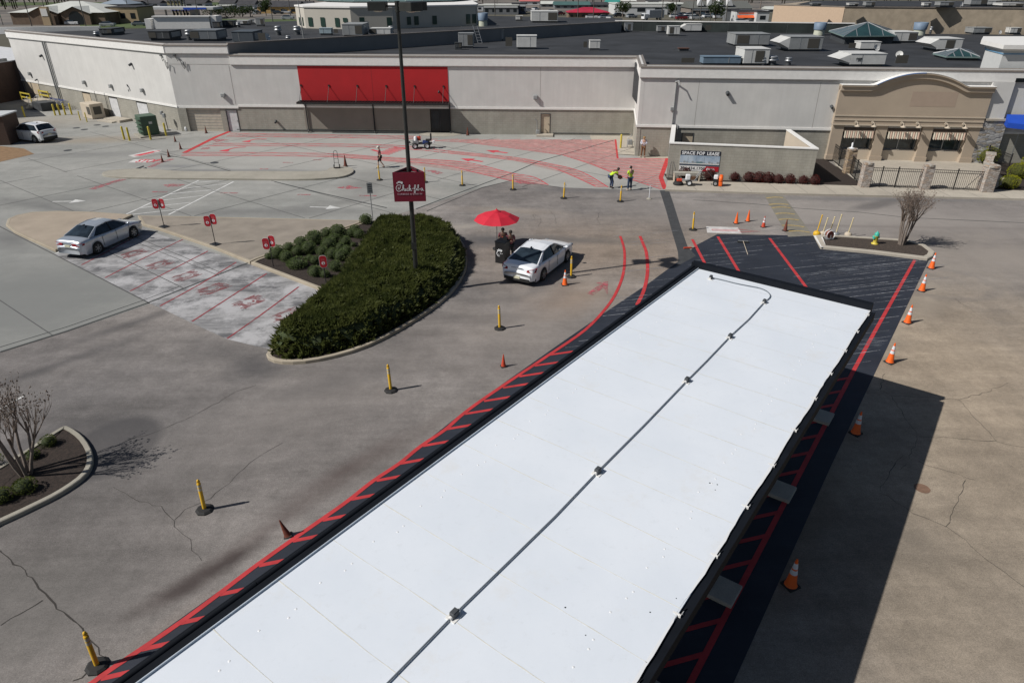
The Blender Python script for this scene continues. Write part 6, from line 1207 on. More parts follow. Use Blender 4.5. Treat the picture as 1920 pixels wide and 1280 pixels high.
# ================================================================ stall signs and road sign
def tablet(M4, parent, num):
    w_, h = .17, .30; out = [(math.copysign(max(0, w_ - .13), math.cos(t)) + .13 * math.cos(t), math.copysign(max(0, h - .13), math.sin(t)) + .13 * math.sin(t)) for t in [R(a) for a in range(5, 360, 14)]]
    b = MB(); n = len(out); vs = [M4 @ Vector((x * 1.07, y * 1.04, -.012)) for x, y in out] + [M4 @ Vector((x * 1.07, y * 1.04, .0)) for x, y in out]; b.add(vs, [tuple(range(n, 2 * n)), tuple(reversed(range(n)))] + [(i, (i + 1) % n, (i + 1) % n + n, i + n) for i in range(n)]); tb = b.build('sign_board', m_trim, parent)
    b = MB(); b.add([M4 @ Vector((x, y, .004)) for x, y in out], [tuple(range(n))]); b.build('red_face', m_signred, tb)
    b = MB(); b.add([M4 @ Vector((.08 * math.cos(t), -.08 + .08 * math.sin(t), .007)) for t in [2 * math.pi * k / 16 for k in range(16)]], [tuple(range(16))]); b.build('white_disc', m_white, tb)
    text('stall_number', num, .13, m_signred, M4 @ Matrix.Translation((0, -.125, .010)), tb, .001, 'CENTER', .004)
    for r_ in range(3): 
        b = MB(); b.add([M4 @ Vector(v) for v in ((-.08, .12 - r_ * .035, .007), (.08, .12 - r_ * .035, .007), (.08, .135 - r_ * .035, .007), (-.08, .135 - r_ * .035, .007))], [(0, 1, 2, 3)]); b.build('fine_print', m_redp, tb)
gs = 'red tablet signs on thin posts along the pickup stalls'
for (x, y, z, plate, heads, nums, lb) in ((308, 425, .14, True, ((-.19, 0, -6), (.19, 0, -18)), '87', 'double red stall sign on a black plate, nearest the silver sedan'), (404, 458, .14, True, ((-.17, -.06, -4), (.17, .04, -12)), '65', 'double red stall sign on a black plate on the brown paving'), (512.5, 499, .12, False, ((-.17, -.08, -4), (.13, .05, -15)), '43', 'double red stall sign staked in mulch by the largest boxwood'), (612.5, 538, .12, False, ((0, 0, 0),), '2', 'single red stall sign staked in mulch near the hedge')):
    o = empty('stall_sign', g(x, y, z), R(8), lb, 'stall sign', gs); b = MB(); H_ = 1.55 if plate else 1.45; b.tube([(0, 0, 0), (0, 0, H_ + .12)], .022, 8); b.build('post', m_black, o)
    if plate: b = MB(); b.bbox((0, 0, .015), (.55, .42, .03), .01, R(-40)); b.build('base_plate', m_black, o)
    for (hx, hzo, rot), nn in zip(heads, nums):
        M4 = Matrix.Translation((hx, -.03, H_ - .12 + hzo)) @ Matrix.Rotation(R(rot), 4, 'Z') @ Matrix.Rotation(R(90), 4, 'X'); tablet(M4, o, nn)
o = empty('street_sign', g(699, 412, .1), R(10), 'grey rectangular notice sign on a thin post behind the hedge', 'sign'); b = MB(); b.tube([(0, 0, 0), (0, 0, 2.35)], .03, 8); b.build('post', m_galv, o); b = MB(); b.box((0, -.04, 2.0), (.33, .015, .66)); b.build('sign_board', m_hvac, o)
for k in range(4): b = MB(); b.box((0, -.05, 2.22 - k * .13), (.22, .008, .05)); b.build('text_line', m_hvacd, o)

# ================================================================ machines and loose things
def wheel(b, c, r, w_, mi=0, axis='x'):
    q = MB(); q.lathe([(r * .6, -w_ / 2), (r, -w_ / 2), (r, w_ / 2), (r * .6, w_ / 2)], n=14, caps=False); q.lathe([(r * .6, -w_ * .3), (r * .6, w_ * .3)], n=10)
    q.m = [mi] * (14 * 3) + [mi + 1] * (len(q.m) - 42)
    for i, v in enumerate(q.v): q.v[i] = ((v[2] + c[0]) if axis == 'x' else v[0] + c[0], (v[0] + c[1]) if axis == 'x' else v[2] + c[1], v[1] + c[2])
    n = len(b.v); b.v += q.v
    for f, m_, s_ in zip(q.f, q.m, q.sm): b.f.append([i + n for i in f]); b.m.append(m_); b.sm.append(s_)
p = g(792, 278); o = empty('line_striping_machine', (p.x, p.y, 0), R(183), 'ride-on line striping machine with black seat parked on the red lanes', 'striping machine')
b = MB(); b.box((0, 0, .42), (1.7, .5, .10)); b.box((.55, 0, .58), (.5, .55, .26), 0, 1); b.box((-.3, .0, .55), (.5, .6, .2), 0, 2); b.tube([(.9, -.3, .35), (1.15, -.3, .45), (1.2, .3, .45), (.9, .3, .35)], .03, 6); b.tube([(-.75, 0, .45), (-1.15, 0, .5)], .04, 6); b.build('chassis', [m_hvacd, m_galv, M('machine_blue', (.03, .06, .2), .5)], o)
for (x, y, r) in ((.62, .38, .26), (.62, -.38, .26), (-.45, .40, .28), (-.45, -.40, .28)): b = MB(); wheel(b, (x, y, r), r, .16, 0, 'y'); b.build('wheel', [m_rub, m_white], o)
b = MB(); b.bbox((-.55, 0, .72), (.45, .45, .12), .03); b.bbox((-.80, 0, 1.0), (.12, .45, .55), .03); b.build('seat', m_rub, o); b = MB(); b.lathe([(.15, .70), (.15, 1.0), (.1, 1.06)], (.55, .12, 0), 12); b.build('paint_tank', m_white, o)
b = MB(); b.bbox((.3, -.12, .82), (.35, .3, .3), .03); b.build('engine', m_orangeold, o); b = MB(); b.tube([(.05, 0, .5), (.2, 0, 1.05)], .02, 6); b.tube([(.2, -.25, 1.08), (.2, .25, 1.08)], .02, 6); b.build('steering_bar', m_black, o)
b = MB(); b.bbox((-1.05, .25, .62), (.22, .22, .2), .03); b.build('fuel_can', m_white, o); b = MB(); b.ball((1.1, .3, .6), .11, 8, 5); b.build('headlamp', m_hvacd, o)
p = g(1291, 347, .13); o = empty('line_striper', (p.x, p.y, .13), R(172), 'walk-behind line striper with big wheels and handlebar before the lease sign', 'striping machine')
b = MB(); b.box((0, 0, .38), (1.1, .42, .06)); b.tube([(-.35, .2, .4), (-.75, .2, 1.0)], .022, 6); b.tube([(-.35, -.2, .4), (-.75, -.2, 1.0)], .022, 6); b.tube([(-.75, -.25, 1.0), (-.75, .25, 1.0)], .022, 6); b.build('frame', m_galv, o)
for (x, y, r) in ((.0, .3, .22), (.0, -.3, .22)): b = MB(); wheel(b, (x, y, r), r, .09, 0, 'y'); b.build('wheel', [m_rub, m_white], o)
b = MB(); b.lathe([(.36, 0), (.38, .08), (.30, .18), (.12, .24)], (.75, 0, .03), 16); b.build('brush_drum', m_rub, o); b = MB(); b.bbox((.68, 0, .36), (.4, .35, .14), .03); b.build('red_cover', m_orangeold, o); b = MB(); b.bbox((.1, 0, .60), (.34, .34, .34), .04); b.build('engine', m_white, o); b = MB(); b.box((-.25, 0, .52), (.35, .35, .22)); b.build('pump_box', M('brown_metal', (.12, .06, .03), .6), o)
p = g(1346, 348, .13); o = empty('leaf_blower', (p.x, p.y, .13), R(160), 'walk-behind leaf blower with orange fan housing right of the striper', 'leaf blower')
q = MB(); q.lathe([(.10, -.14), (.30, -.12), (.33, 0), (.30, .12), (.10, .14)], n=18); q.v = [(v[2] - .16, v[0], v[1] + .48) for v in q.v]; q.build('fan_housing', m_orange, o); b = MB(); b.bbox((-.18, .12, .2), (.26, .34, .3), .05); b.build('outlet', m_orange, o)
b = MB(); b.bbox((.2, 0, .62), (.3, .32, .26), .04); b.build('engine', m_white, o); b = MB(); b.box((.15, 0, .38), (.45, .3, .12)); b.build('deck', m_rub, o)
for y in (.26, -.26): b = MB(); wheel(b, (.18, y, .19), .19, .08, 0, 'y'); b.build('wheel', [m_rub, m_galv], o)
b = MB(); b.tube([(.3, .15, .45), (.85, .15, 1.0), (.85, -.15, 1.0), (.3, -.15, .45)], .02, 6); b.build('handle', m_rub, o)
p = g(1289, 342, .13); o = empty('ladder_crate', (p.x, p.y + .3, .13), R(-3), 'long pale wooden crate lying behind the line striper', 'crate'); b = MB(); b.box((0, 0, .52), (1.9, .06, .2)); b.box((0, .45, .52), (1.9, .06, .2)); b.box((0, .22, .6), (1.9, .4, .03)); b.build('crate_top', M('grey_wood', (.38, .36, .31), .8, .15), o)
for x in (-.9, .9): b = MB(); b.box((x, .2, .25), (.06, .5, .5)); b.build('leg', m_tan2, o)
p = g(1258, 337, .13); o = empty('folded_cart', (p.x, p.y, .13), R(20), 'folded wire cart standing at the left end of the screen wall', 'cart'); b = MB(); b.tube([(-.25, 0, 0), (-.1, .05, 1.3), (.1, .05, 1.35), (.35, 0, .6), (.4, 0, .1)], .02, 6); b.tube([(.1, 0, .1), (.05, .05, 1.3)], .015, 6); b.tube([(.35, .1, .2), (-.2, .1, .4)], .015, 6); b.build('frame', m_hvacd, o); b = MB(); wheel(b, (.3, 0, .1), .1, .05, 0, 'y'); b.build('wheel', [m_rub, m_galv], o)
p = g(632, 315, .14); o = empty('hand_truck', (p.x, p.y, .14), R(15), 'two wheeled hand truck standing on the tip of the concrete median', 'hand truck')
b = MB()
for s_ in (-1, 1): b.tube([(s_ * .18, 0, .15), (s_ * .14, .18, 1.15), (s_ * .12, .2, 1.25), (0, .2, 1.32)], .018, 6)
for z in (.4, .7, 1.0): b.tube([(-.17, .05 + z * .12, z), (.17, .05 + z * .12, z)], .012, 6)
b.box((0, -.08, .05), (.4, .22, .015)); b.build('frame', m_black, o)
for s_ in (-1, 1): b = MB(); wheel(b, (s_ * .22, .05, .13), .13, .08, 0, 'x'); b.build('wheel', [m_rub, m_galv], o)
p = g(1393, 455); p2 = g(1402, 478); dv = (p2 - p).normalized(); az = math.atan2(dv.y, dv.x); o = empty('squeegee', (p.x, p.y, 0), az, 'squeegee broom lying on the black paving between two red lines', 'squeegee')
b = MB(); b.box((0, 0, .05), (.10, .62, .08)); b.build('squeegee_head', m_rub, o); b = MB(); b.box((-.02, 0, .10), (.06, .55, .03)); b.build('head_clamp', m_galv, o); b = MB(); b.tube([(.0, 0, .1), ((p2 - p).length, 0, .03)], .018, 6); b.build('handle', m_tan2, o)
p = g(1290, 466); o = empty('paint_roller', (p.x, p.y, 0), R(8), 'small red covered tool lying at the end of the dark patch strip', 'paint tool'); b = MB(); b.tube([(-.25, 0, .05), (.18, 0, .05)], .05, 8); b.build('roller', m_orangeold, o); b = MB(); b.tube([(.18, 0, .04), (.5, .02, .02)], .015, 6); b.build('handle', m_rub, o)
# service wall equipment
t0_ = g(270.6, 257.8); t1_ = g(301, 254); dv = (t1_ - t0_).normalized(); nv = Vector((-dv.y, dv.x, 0)); c = (t0_ + t1_) / 2 + nv * .85; az = math.atan2(dv.y, dv.x); o = empty('transformer', (c.x, c.y, 0), az, 'dark green pad mounted transformer cabinet behind yellow bollards', 'transformer'); w_ = (t1_ - t0_).length
b = MB(); b.bbox((0, 0, 1.0), (w_, 1.7, 1.75), .03); b.build('cabinet', m_green, o); b = MB(); b.box((0, 0, .06), (w_ + .8, 2.3, .12)); b.build('concrete_pad', m_kgrey, o); b = MB()
for k in range(4): b.box((-w_ / 2 - .1, -.2, .45 + k * .38), (.2, 1.2, .05))
b.build('cooling_fins', m_green, o); b = MB(); b.box((.1, -.856, 1.25), (.3, .01, .2)); b.build('warning_label', m_hvacw, o)
c = g(167, 222); o = empty('cooling_unit', (c.x, c.y, 0), R(-38), 'beige cooling unit with dark grille against the service wall', 'cooling unit'); b = MB(); b.bbox((0, .6, .8), (2.3, 1.4, 1.5), .04); b.build('cabinet', m_tan2, o); b = MB(); b.box((.65, -.105, .85), (.75, .02, .8)); b.box((1.155, .6, .85), (.02, .8, .8)); b.build('grille', m_grille, o)
c = g(213, 228); o = empty('concrete_step', (c.x, c.y, 0), R(-30), 'concrete step pad below the middle white service door', 'step'); b = MB(); b.box((0, .5, .12), (2.8, 1.4, .24)); b.build('upper_slab', m_walk, o); b = MB(); b.box((-.5, -.45, .06), (2.6, .5, .12)); b.build('lower_step', m_walk, o)
c = g(315.6, 245); o = empty('meter_post', (c.x, c.y, 0), R(-10), 'grey meter heads on a thin post right of the transformer', 'meter'); b = MB(); b.lathe([(.3, 0), (.2, .08), (.05, .1)], n=10); b.tube([(0, 0, .08), (-.05, 0, 1.3)], .04, 8); b.build('post', m_hvacd, o); b = MB(); b.bbox((-.1, 0, 1.45), (.3, .25, .4), .04); b.bbox((-.3, 0, 1.7), (.25, .25, .35), .04); b.build('meter_heads', m_hvac, o)
c = g(350, 246); o = empty('gas_cylinder', (c.x, c.y, 0), 0, 'small white gas cylinder at the mall corner left of the garage', 'gas cylinder'); b = MB(); b.lathe([(.1, 0), (.16, .05), (.17, .3), (.12, .42), (.06, .46), (.07, .56)], n=12); b.build('cylinder', m_white, o); b = MB(); b.tube([(-.1, .3, .4), (-.1, .35, 1.1)], .04, 6); b.build('pipe', m_galv, o)
c = g(1180, 277); o = empty('gas_meter', (c.x, c.y, 0), 0, 'grey gas meter with pipes beside the bright yellow bollard', 'gas meter'); b = MB(); b.bbox((0, 0, .5), (.45, .3, .45), .06); b.build('meter_body', m_hvac, o); b = MB(); b.tube([(-.2, 0, 0), (-.2, 0, .9), (.1, 0, 1.0), (.1, 0, 1.2)], .03, 6); b.tube([(.25, 0, 0), (.25, 0, .5), (.5, .1, .55)], .03, 6); b.build('pipes', m_galv, o)
for i, (x, y, lb) in enumerate(((1238, 288, 'left brown pipe stub at the foot of the mall wall'), (1243, 289, 'right brown pipe stub at the foot of the mall wall'))):
    o = empty('pipe_stub', g(x, y), 0, lb, 'pipe'); b = MB(); b.lathe([(.06, 0), (.06, .5), (.11, .52), (.11, .6)], n=8); b.build('stub', M('rust_pipe', (.14, .07, .05), .7), o)
c = g(1021, 254); c = sBC.at(d2[0] - .25, .3); o = empty('standpipe', (c.x, c.y, .15), 0, 'grey standpipe left of the beige door in the mall front', 'pipe'); b = MB(); b.bbox((0, 0, .2), (.35, .25, .35), .04); b.tube([(-.05, 0, .3), (-.08, 0, 1.2), (-.3, 0, 1.4)], .04, 6); b.build('pipe', m_hvac, o)
# loading platform, carts, brick block at left
c = g(66, 205); o = empty('loading_platform', (c.x, c.y, 0), R(-35), 'raised loading platform with yellow guard rails and steps at far left', 'loading platform'); b = MB(); b.box((-1.4, 1.5, .55), (5.2, 2.2, .18)); b.build('deck', m_walk, o)
b = MB(); b.box((1.4, .5, .45), (2.2, 1.6, .9)); b.build('dark_dock', m_hvacd, o)
for k in range(4): b = MB(); b.box((-.8 + k * .3, -.1, .15 + k * .14), (.3, 1.1, .04)); b.build('stair_tread', m_galv, o)
for (x0, x1, y_) in ((-4, -1.6, .5), (-4, -1.6, 2.5)):
    b = MB()
    for z in (1.0, 1.45): b.box(((x0 + x1) / 2, y_, z), (x1 - x0, .06, .14))
    for x in (x0, x1): b.box((x, y_, 1.0), (.08, .08, 1.1))
    b.build('guard_rail', m_yelb, o)
b = MB()
for s_ in (-.5, .5):
    b.tube([(-1, s_ - .1, .9), (.4, s_ - .1, 1.5), (.4, s_ - .1, .6)], .03, 6); b.tube([(-1, s_ - .1, .0), (-1, s_ - .1, .9)], .03, 6)
b.build('handrail', m_galv, o)
ca = empty('shopping_cart'); b = MB()
for k in range(7): x = -.42 + k * .14; b.tube([(x, -.26, .5), (x, -.28, .95), ], .008, 4); b.tube([(x, .26, .5), (x, .28, .95)], .008, 4); b.tube([(x, -.26, .5), (x, .26, .5)], .008, 4)
for z, w_ in ((.55, .26), (.75, .27), (.95, .28)): b.tube([(-.42, -w_, z), (.42, -w_, z), (.42, w_, z), (-.42, w_, z), (-.42, -w_, z)], .012, 4)
b.build('basket', m_galv, ca); b = MB(); b.tube([(-.42, -.25, .95), (-.5, -.25, 1.02), (-.5, .25, 1.02), (-.42, .25, .95)], .018, 6); b.build('push_bar', m_blue, ca); b = MB()
for s_ in (-1, 1): b.tube([(-.4, s_ * .24, .15), (.4, s_ * .2, .15)], .015, 4); b.tube([(-.4, s_ * .24, .15), (-.42, s_ * .26, .9)], .015, 4)
b.build('chassis', m_galv, ca)
for x in (-.4, .4):
    for s_ in (-1, 1): b = MB(); wheel(b, (x, s_ * .2, .07), .07, .03, 0, 'y'); b.build('wheel', [m_rub, m_galv], ca)
for i in range(6):
    q = sAB.at(sAB.hit(118, 205)[0] + i * .62, .75 + .1 * (i % 2)); o = ca if i == 0 else dup(ca); o.location = q; o.rotation_euler = (0, 0, R(-36 + rnd.uniform(-5, 5))); tag(o, 'steel shopping cart in the row behind four yellow bollards', 'shopping cart', 'shopping carts against the service wall')
brick = block_mat('dark_brick', (.07, .035, .025), (.09, .045, .032), (.07, .06, .05), .22, .075)
bl0 = g(2, 190); o = empty('brick_store', (-68, 88, 0), 0, 'dark brown brick building with white roof at the far left edge', 'building'); b = MB(); pl = [(-61.3, 90.0), (-62.6, 84.5), (-55.6, 76.4), (-75, 68), (-95, 95), (-88, 118), (-62, 100)]; b.prism([(x + 68, y - 88) for x, y in pl], 0, 4.4); b.build('brick_wall', brick, o)
b = MB(); b.prism([(x + 68, y - 88) for x, y in pl], 4.403, 4.5); b.build('roof', M('white_far_roof', (.62, .63, .64), .7), o); b = MB(); b.prism([(x + 68, y - 88) for x, y in ((-61.5, 89.5), (-62.7, 84.5), (-63.1, 84.5), (-61.9, 89.6))], 4.5, 4.8); b.build('parapet', m_hvac, o)
f0 = g(45, 268 - 2); o = empty('dark_enclosure', (f0.x - 2, f0.y, 0), R(8), 'dark brick enclosure with pale flat roof at the left edge beside the SUV', 'enclosure'); b = MB(); b.box((-4.5, -.4, 1.25), (12, 2.6, 2.5)); b.build('brick_wall', brick, o); b = MB(); b.box((-4.5, -.4, 2.56), (12.2, 2.8, .1)); b.build('roof', M('enclosure_roof', (.55, .57, .58), .7), o)
b = MB(); b.sheet([(p.x, p.y) for p in P((-60, 268), (45, 279), (64, 289), (0, 304), (-60, 312))], 0.014); b.build('mulch_strip', M('tan_soil', (.24, .15, .08), .95, .2, 3), kind='structure')
for i, (x, y) in enumerate(((143, 240), (158, 243), (127, 282), (182, 234.5), (198, 237), (402, 305))):
    c = g(x, y, .016); o = MB().lathe([(.33, 0), (.33, .004)], (0, 0, 0), 16).build('manhole_cover', m_hvacd, loc=c, label=('iron manhole cover left of a close pair on the service lane', 'iron manhole cover right of a close pair on the service lane', 'lone iron manhole cover right of the white SUV', 'small iron cover left of the transformer bollards, upper left', 'small iron cover left of the transformer bollards, lower right', 'small round cover near the median')[i], cat='manhole cover')
o = MB().lathe([(.22, 0), (.22, .004)], (0, 0, 0), 16).build('valve_cover', M('rusty_iron', (.20, .12, .08), .8, .2, 8), loc=g(1729, 915, .006), label='small round iron valve cover on the tan asphalt right of the canopy shadow', cat='valve cover')
b = MB(); b.sheet([(q.x, q.y) for q in P((255, 319.5), (270, 314), (272, 316), (264, 319.5))], .148); b.build('drain_grate', m_black, label='black drain grate at the left end of the median', cat='drain')
# ================================================================ vegetation
m_jun = leaf_mat('juniper_green', (.088, .105, .028), (.15, .165, .052), (.052, .066, .018)); m_core = M('hedge_core', (.035, .048, .016), .95, .4, 6)
m_box = leaf_mat('boxwood_green', (.10, .145, .045), (.17, .215, .085), (.075, .105, .035)); m_bark = M('grey_bark', (.20, .165, .14), .9, .25, 12); m_twig = M('brown_twig', (.20, .155, .125), .9, .25)
m_barb = leaf_mat('barberry_red', (.10, .016, .014), (.17, .035, .025), (.05, .012, .012)); m_gold = leaf_mat('golden_green', (.26, .28, .018), (.42, .40, .03), (.14, .18, .015)); m_ygr = leaf_mat('yellow_green', (.075, .10, .018), (.15, .17, .035), (.03, .05, .012))
rv = random.Random(11)
def leafq(b, p, d, s_, w_=.4, mi=0):
    d = Vector(d).normalized(); u = d.orthogonal().normalized(); u = Matrix.Rotation(rv.uniform(0, 6.28), 3, d) @ u
    b.add([p - u * s_ * w_, p + d * s_ * .9 - u * s_ * w_ * .4, p + d * s_ * 1.1 + u * s_ * w_ * .4, p + u * s_ * w_ * .7], [(0, 1, 2, 3)], mi)
hp = [(p.x, p.y) for p in P((658, 500), (640, 535), (606, 566), (565, 600), (524, 642), (507, 663), (534, 677), (600, 671), (692, 644), (780, 595), (838, 551), (866, 513), (870, 480), (858, 455), (832, 437), (790, 428), (735, 428), (700, 438), (680, 470))]
hc = Vector((sum(p[0] for p in hp) / len(hp), sum(p[1] for p in hp) / len(hp)))
def edist(p):
    m = 1e9
    for i in range(len(hp)):
        a = Vector(hp[i]); c = Vector(hp[(i + 1) % len(hp)]); t = max(0, min(1, (p - a).dot(c - a) / (c - a).length_squared)); m = min(m, (a.lerp(c, t) - p).length)
    return m
xs_ = [p[0] for p in hp]; ys_ = [p[1] for p in hp]; hg = empty('juniper_hedge', (hc.x, hc.y, .1), 0, 'large dark green spreading juniper mass around the light pole', 'hedge')
from mathutils import noise as mn
def hh(x, y, e):
    n_ = mn.noise(Vector((x * .55, y * .55, 0))); n2 = mn.noise(Vector((x * 1.8, y * 1.8, 3)))
    return (1.02 + .26 * n_ + .26 * n2) * (1 - math.exp(-e * 3.2)) + .12
b = MB(); N1 = 44; x0, x1, y0, y1 = min(xs_), max(xs_), min(ys_), max(ys_); idx = {}
for i in range(N1 + 1):
    for j in range(N1 + 1):
        p = Vector((x0 + (x1 - x0) * i / N1, y0 + (y1 - y0) * j / N1))
        if inpoly(p, hp): e = edist(p); idx[i, j] = len(b.v); b.v.append((p.x - hc.x, p.y - hc.y, hh(p.x, p.y, e) - .16))
for i in range(N1):
    for j in range(N1):
        if all(k in idx for k in ((i, j), (i + 1, j), (i + 1, j + 1), (i, j + 1))): b.f.append([idx[i, j], idx[i + 1, j], idx[i + 1, j + 1], idx[i, j + 1]]); b.m.append(0); b.sm.append(True)
pl = [(p[0] - hc.x, p[1] - hc.y) for p in hp]; b.build('stems', m_core, hg)
b = MB(); cnt = 0
while cnt < 24000:
    p = Vector((rv.uniform(x0 - .1, x1 + .1), rv.uniform(y0 - .1, y1 + .1)))
    if not inpoly(p, hp): continue
    e = edist(p); 
    z = hh(p.x, p.y, e); outd = Vector((-.1, -.3, .75))
    if e < .45:
        q = (p - hc).normalized(); outd = Vector((q.x * 1.1, q.y * 1.1, .7)); z *= rv.uniform(.25, 1.0)
    dens = mn.noise(Vector((p.x * 1.1, p.y * 1.1, 9)))
    if dens < -.42 and rv.random() < .4: cnt += 1; continue
    base_ = Vector((p.x - hc.x, p.y - hc.y, z - .15)); dir_ = outd + Vector((rv.uniform(-.8, .8) + .25, rv.uniform(-.8, .8), rv.uniform(-.2, .4)))
    L = rv.uniform(.09, .22)
    for k in range(4):
        d = dir_ + Vector((rv.uniform(-.5, .5), rv.uniform(-.5, .5), rv.uniform(-.3, .3))); d.normalize(); q = base_ + Vector((rv.uniform(-.07, .07), rv.uniform(-.07, .07), rv.uniform(-.03, .05))); u = d.orthogonal().normalized() * rv.uniform(.014, .030)
        b.add([q - u, q + d * L * .6 - u * .9, q + d * L, q + d * L * .6 + u * .9, q + u], [(0, 1, 2, 3, 4)])
    cnt += 1
cnt = 0
while cnt < 1700:
    p = Vector((rv.uniform(x0 - .1, x1 + .1), rv.uniform(y0 - .1, y1 + .1)))
    if not inpoly(p, hp): continue
    e = edist(p)
    if e > .9 and rv.random() < .45: continue
    q0_ = (p - hc).normalized(); z = hh(p.x, p.y, e); k_ = max(0, 1 - e / .9); z *= rv.uniform(.6, 1) if k_ > .4 else 1; dir_ = Vector((q0_.x * k_ + rv.uniform(-.5, .5), q0_.y * k_ + rv.uniform(-.5, .5), rv.uniform(.6, 1.1)))
    for k in range(9):
        d = (dir_ + Vector((rv.uniform(-.35, .35), rv.uniform(-.35, .35), rv.uniform(-.2, .2)))).normalized(); L = rv.uniform(.18, .42); q = Vector((p.x - hc.x, p.y - hc.y, z - .2)) + Vector((rv.uniform(-.05, .05), rv.uniform(-.05, .05), 0)); u = d.orthogonal().normalized() * rv.uniform(.014, .028)
        b.add([q - u, q + d * L * .6 - u * .9, q + d * L, q + d * L * .6 + u * .9, q + u], [(0, 1, 2, 3, 4)])
    cnt += 1
b.build('foliage', m_jun, hg)
def shrub(name, r, n, leafm, corem, s_=.05, flat=.8, jag=.12, seed=1, nbig=0):
    rv.seed(seed); t = empty(name); b = MB(); b.ball((0, 0, r * flat * .85), r * .86, 12, 8, 0, (1, 1, flat)); b.build('stems', corem, t); b = MB()
    lumps = [(Vector((rv.gauss(0, 1), rv.gauss(0, 1), rv.gauss(0, .8))).normalized(), rv.uniform(.3, .9)) for _ in range(7)]
    for k in range(n):
        d = Vector((rv.gauss(0, 1), rv.gauss(0, 1), rv.gauss(.25, 1))).normalized(); lump = sum(max(0, d.dot(l) - .6) * a for l, a in lumps) * jag * 2
        rr = r * (rv.uniform(.88, 1.04) + lump); p = Vector((d.x * rr, d.y * rr, d.z * rr * flat + r * flat * .85))
        if p.z < .02: continue
        leafq(b, p, d + Vector((rv.uniform(-.8, .8), rv.uniform(-.8, .8), rv.uniform(-.3, .8))), s_ * rv.uniform(.7, 1.3))
    b.build('foliage', leafm, t); return t
bk_ = [shrub('boxwood', .36, 750, m_box, m_core, .045, .85, .10, s) for s in (3, 4, 5)]
used = set()
def place_shrub(src, x, y, z, sc, label, cat, group=None):
    if src.name not in used: o = src; used.add(src.name)
    else: o = dup(src)
    o.location = g(x, y, z); o.scale = sc if hasattr(sc, '__len__') else (sc,) * 3; o.rotation_euler = (0, 0, rv.uniform(0, 6)); tag(o, label, cat, group); return o
BX = [(400, 585, 190, 'largest boxwood, behind the double red sign staked in mulch'), (262, 625, 90, 'tiny boxwood at the left corner of the mulch bed'), (520, 640, 160, 'boxwood in front of and right of the largest one by the double red sign'), (560, 500, 130, 'boxwood beside the aggregate paving between the largest one and the row of round ones'), (730, 440, 165, 'boxwood on the back edge of the bed, left of the tall domed one'), (680, 555, 140, None), (845, 515, 190, None), (925, 375, 205, 'tall domed boxwood at the middle of the back edge of the bed'), (1100, 305, 150, 'boxwood right of the tall domed one on the back edge'), (1262, 280, 195, 'wide flat boxwood at the right end of the back row'), (1205, 375, 140, None), (1130, 460, 190, None), (1040, 560, 150, None), (1290, 495, 120, None), (1370, 415, 140, None), (1440, 300, 130, None), (1505, 245, 130, None), (1180, 600, 160, None), (1380, 545, 140, None), (1310, 620, 180, None), (850, 650, 95, None), (930, 690, 130, None), (930, 850, 165, 'boxwood left of the single red sign stake in open mulch'), (1225, 775, 160, 'boxwood standing apart right of the single red sign'), (1075, 880, 120, 'boxwood touching the stake of the single red sign'), (1475, 455, 70, None), (1560, 310, 140, None), (1470, 575, 80, None), (1430, 745, 90, None), (1330, 950, 150, 'boxwood at the front corner of the mulch bed where the hedge begins'), (1660, 105, 150, 'boxwood at the top point of the bed under the grey notice sign')]
GB = 'clipped boxwoods in the mulch bed'
for i, (x, y, w_, lb) in enumerate(BX):
    px_, py_ = 470 + x / 7.68, 400 + y / 7.68; r_px = w_ / 2 / 7.68; dist = g(px_, py_).length * .95 + 4; r = r_px * math.hypot(*g(px_, py_)[:2], 13.4) / 1280 * .95
    place_shrub(bk_[i % 3], px_, py_ + r_px * .55, .11, (r / .36 * 1.12, r / .36 * 1.12, r / .36 * 1.1), lb or 'clipped round boxwood packed among its neighbours in the middle of the mulch bed', 'shrub', GB)
sp_ = shrub('loose_shrub', .5, 1100, m_box, m_core, .06, .45, .35, 21); place_shrub(sp_, 557, 500, .1, 1.0, 'low ragged shrub sprawling between the two staked red signs', 'shrub')
bb = [shrub('barberry', .36, 520, m_barb, M('barberry_core', (.04, .012, .01), .95), .055, .95, .3, s) for s in (8, 9)]
xsb = [(1284, 337), (1308, 335), (1329, 338), (1376, 340), (1402, 342), (1421, 343), (1437, 344), (1457, 345), (1479, 345.5), (1504, 346.5), (1525, 347.5)]; lbb = ['behind the line striper, leftmost of the row', 'under the right half of the lease sign', 'left of the orange blower, partly behind it', 'first right of the orange blower', 'second right of the orange blower', 'third right of the orange blower', 'fourth right of the orange blower', 'fourth from the right end of the row', 'third from the right end of the row', 'second from the right end of the row', 'at the right end of the row by the dark mulch shadow']
for i, (x, y) in enumerate(xsb): place_shrub(bb[i % 2], x, y - 1.5, .1, rv.uniform(.95, 1.2), 'dark red barberry ' + lbb[i], 'shrub', 'dark red barberries along the screen wall')
gg = shrub('golden_shrub', .6, 1500, m_gold, M('golden_core', (.05, .055, .01), .95), .05, .85, .15, 31)
for x, y, s_, lb in ((1890, 352, .95, 'rounded yellow green shrub in front of the stone pillar, nearest the road'), (1908, 333, 1.15, 'yellow green shrub at the right picture edge behind the nearest one'), (1932, 316, 1.1, 'yellow green shrub half out of the picture under the blue awning'), (1846, 305, 1.45, 'biggest yellow green shrub between the ledge stone wall and the low stone wall')): place_shrub(gg, x, y, .12, (s_, s_, s_ * .95), lb, 'shrub', 'golden shrubs by the entrance')
yg = shrub('low_shrub', .38, 600, m_ygr, m_core, .05, .75, .3, 41)
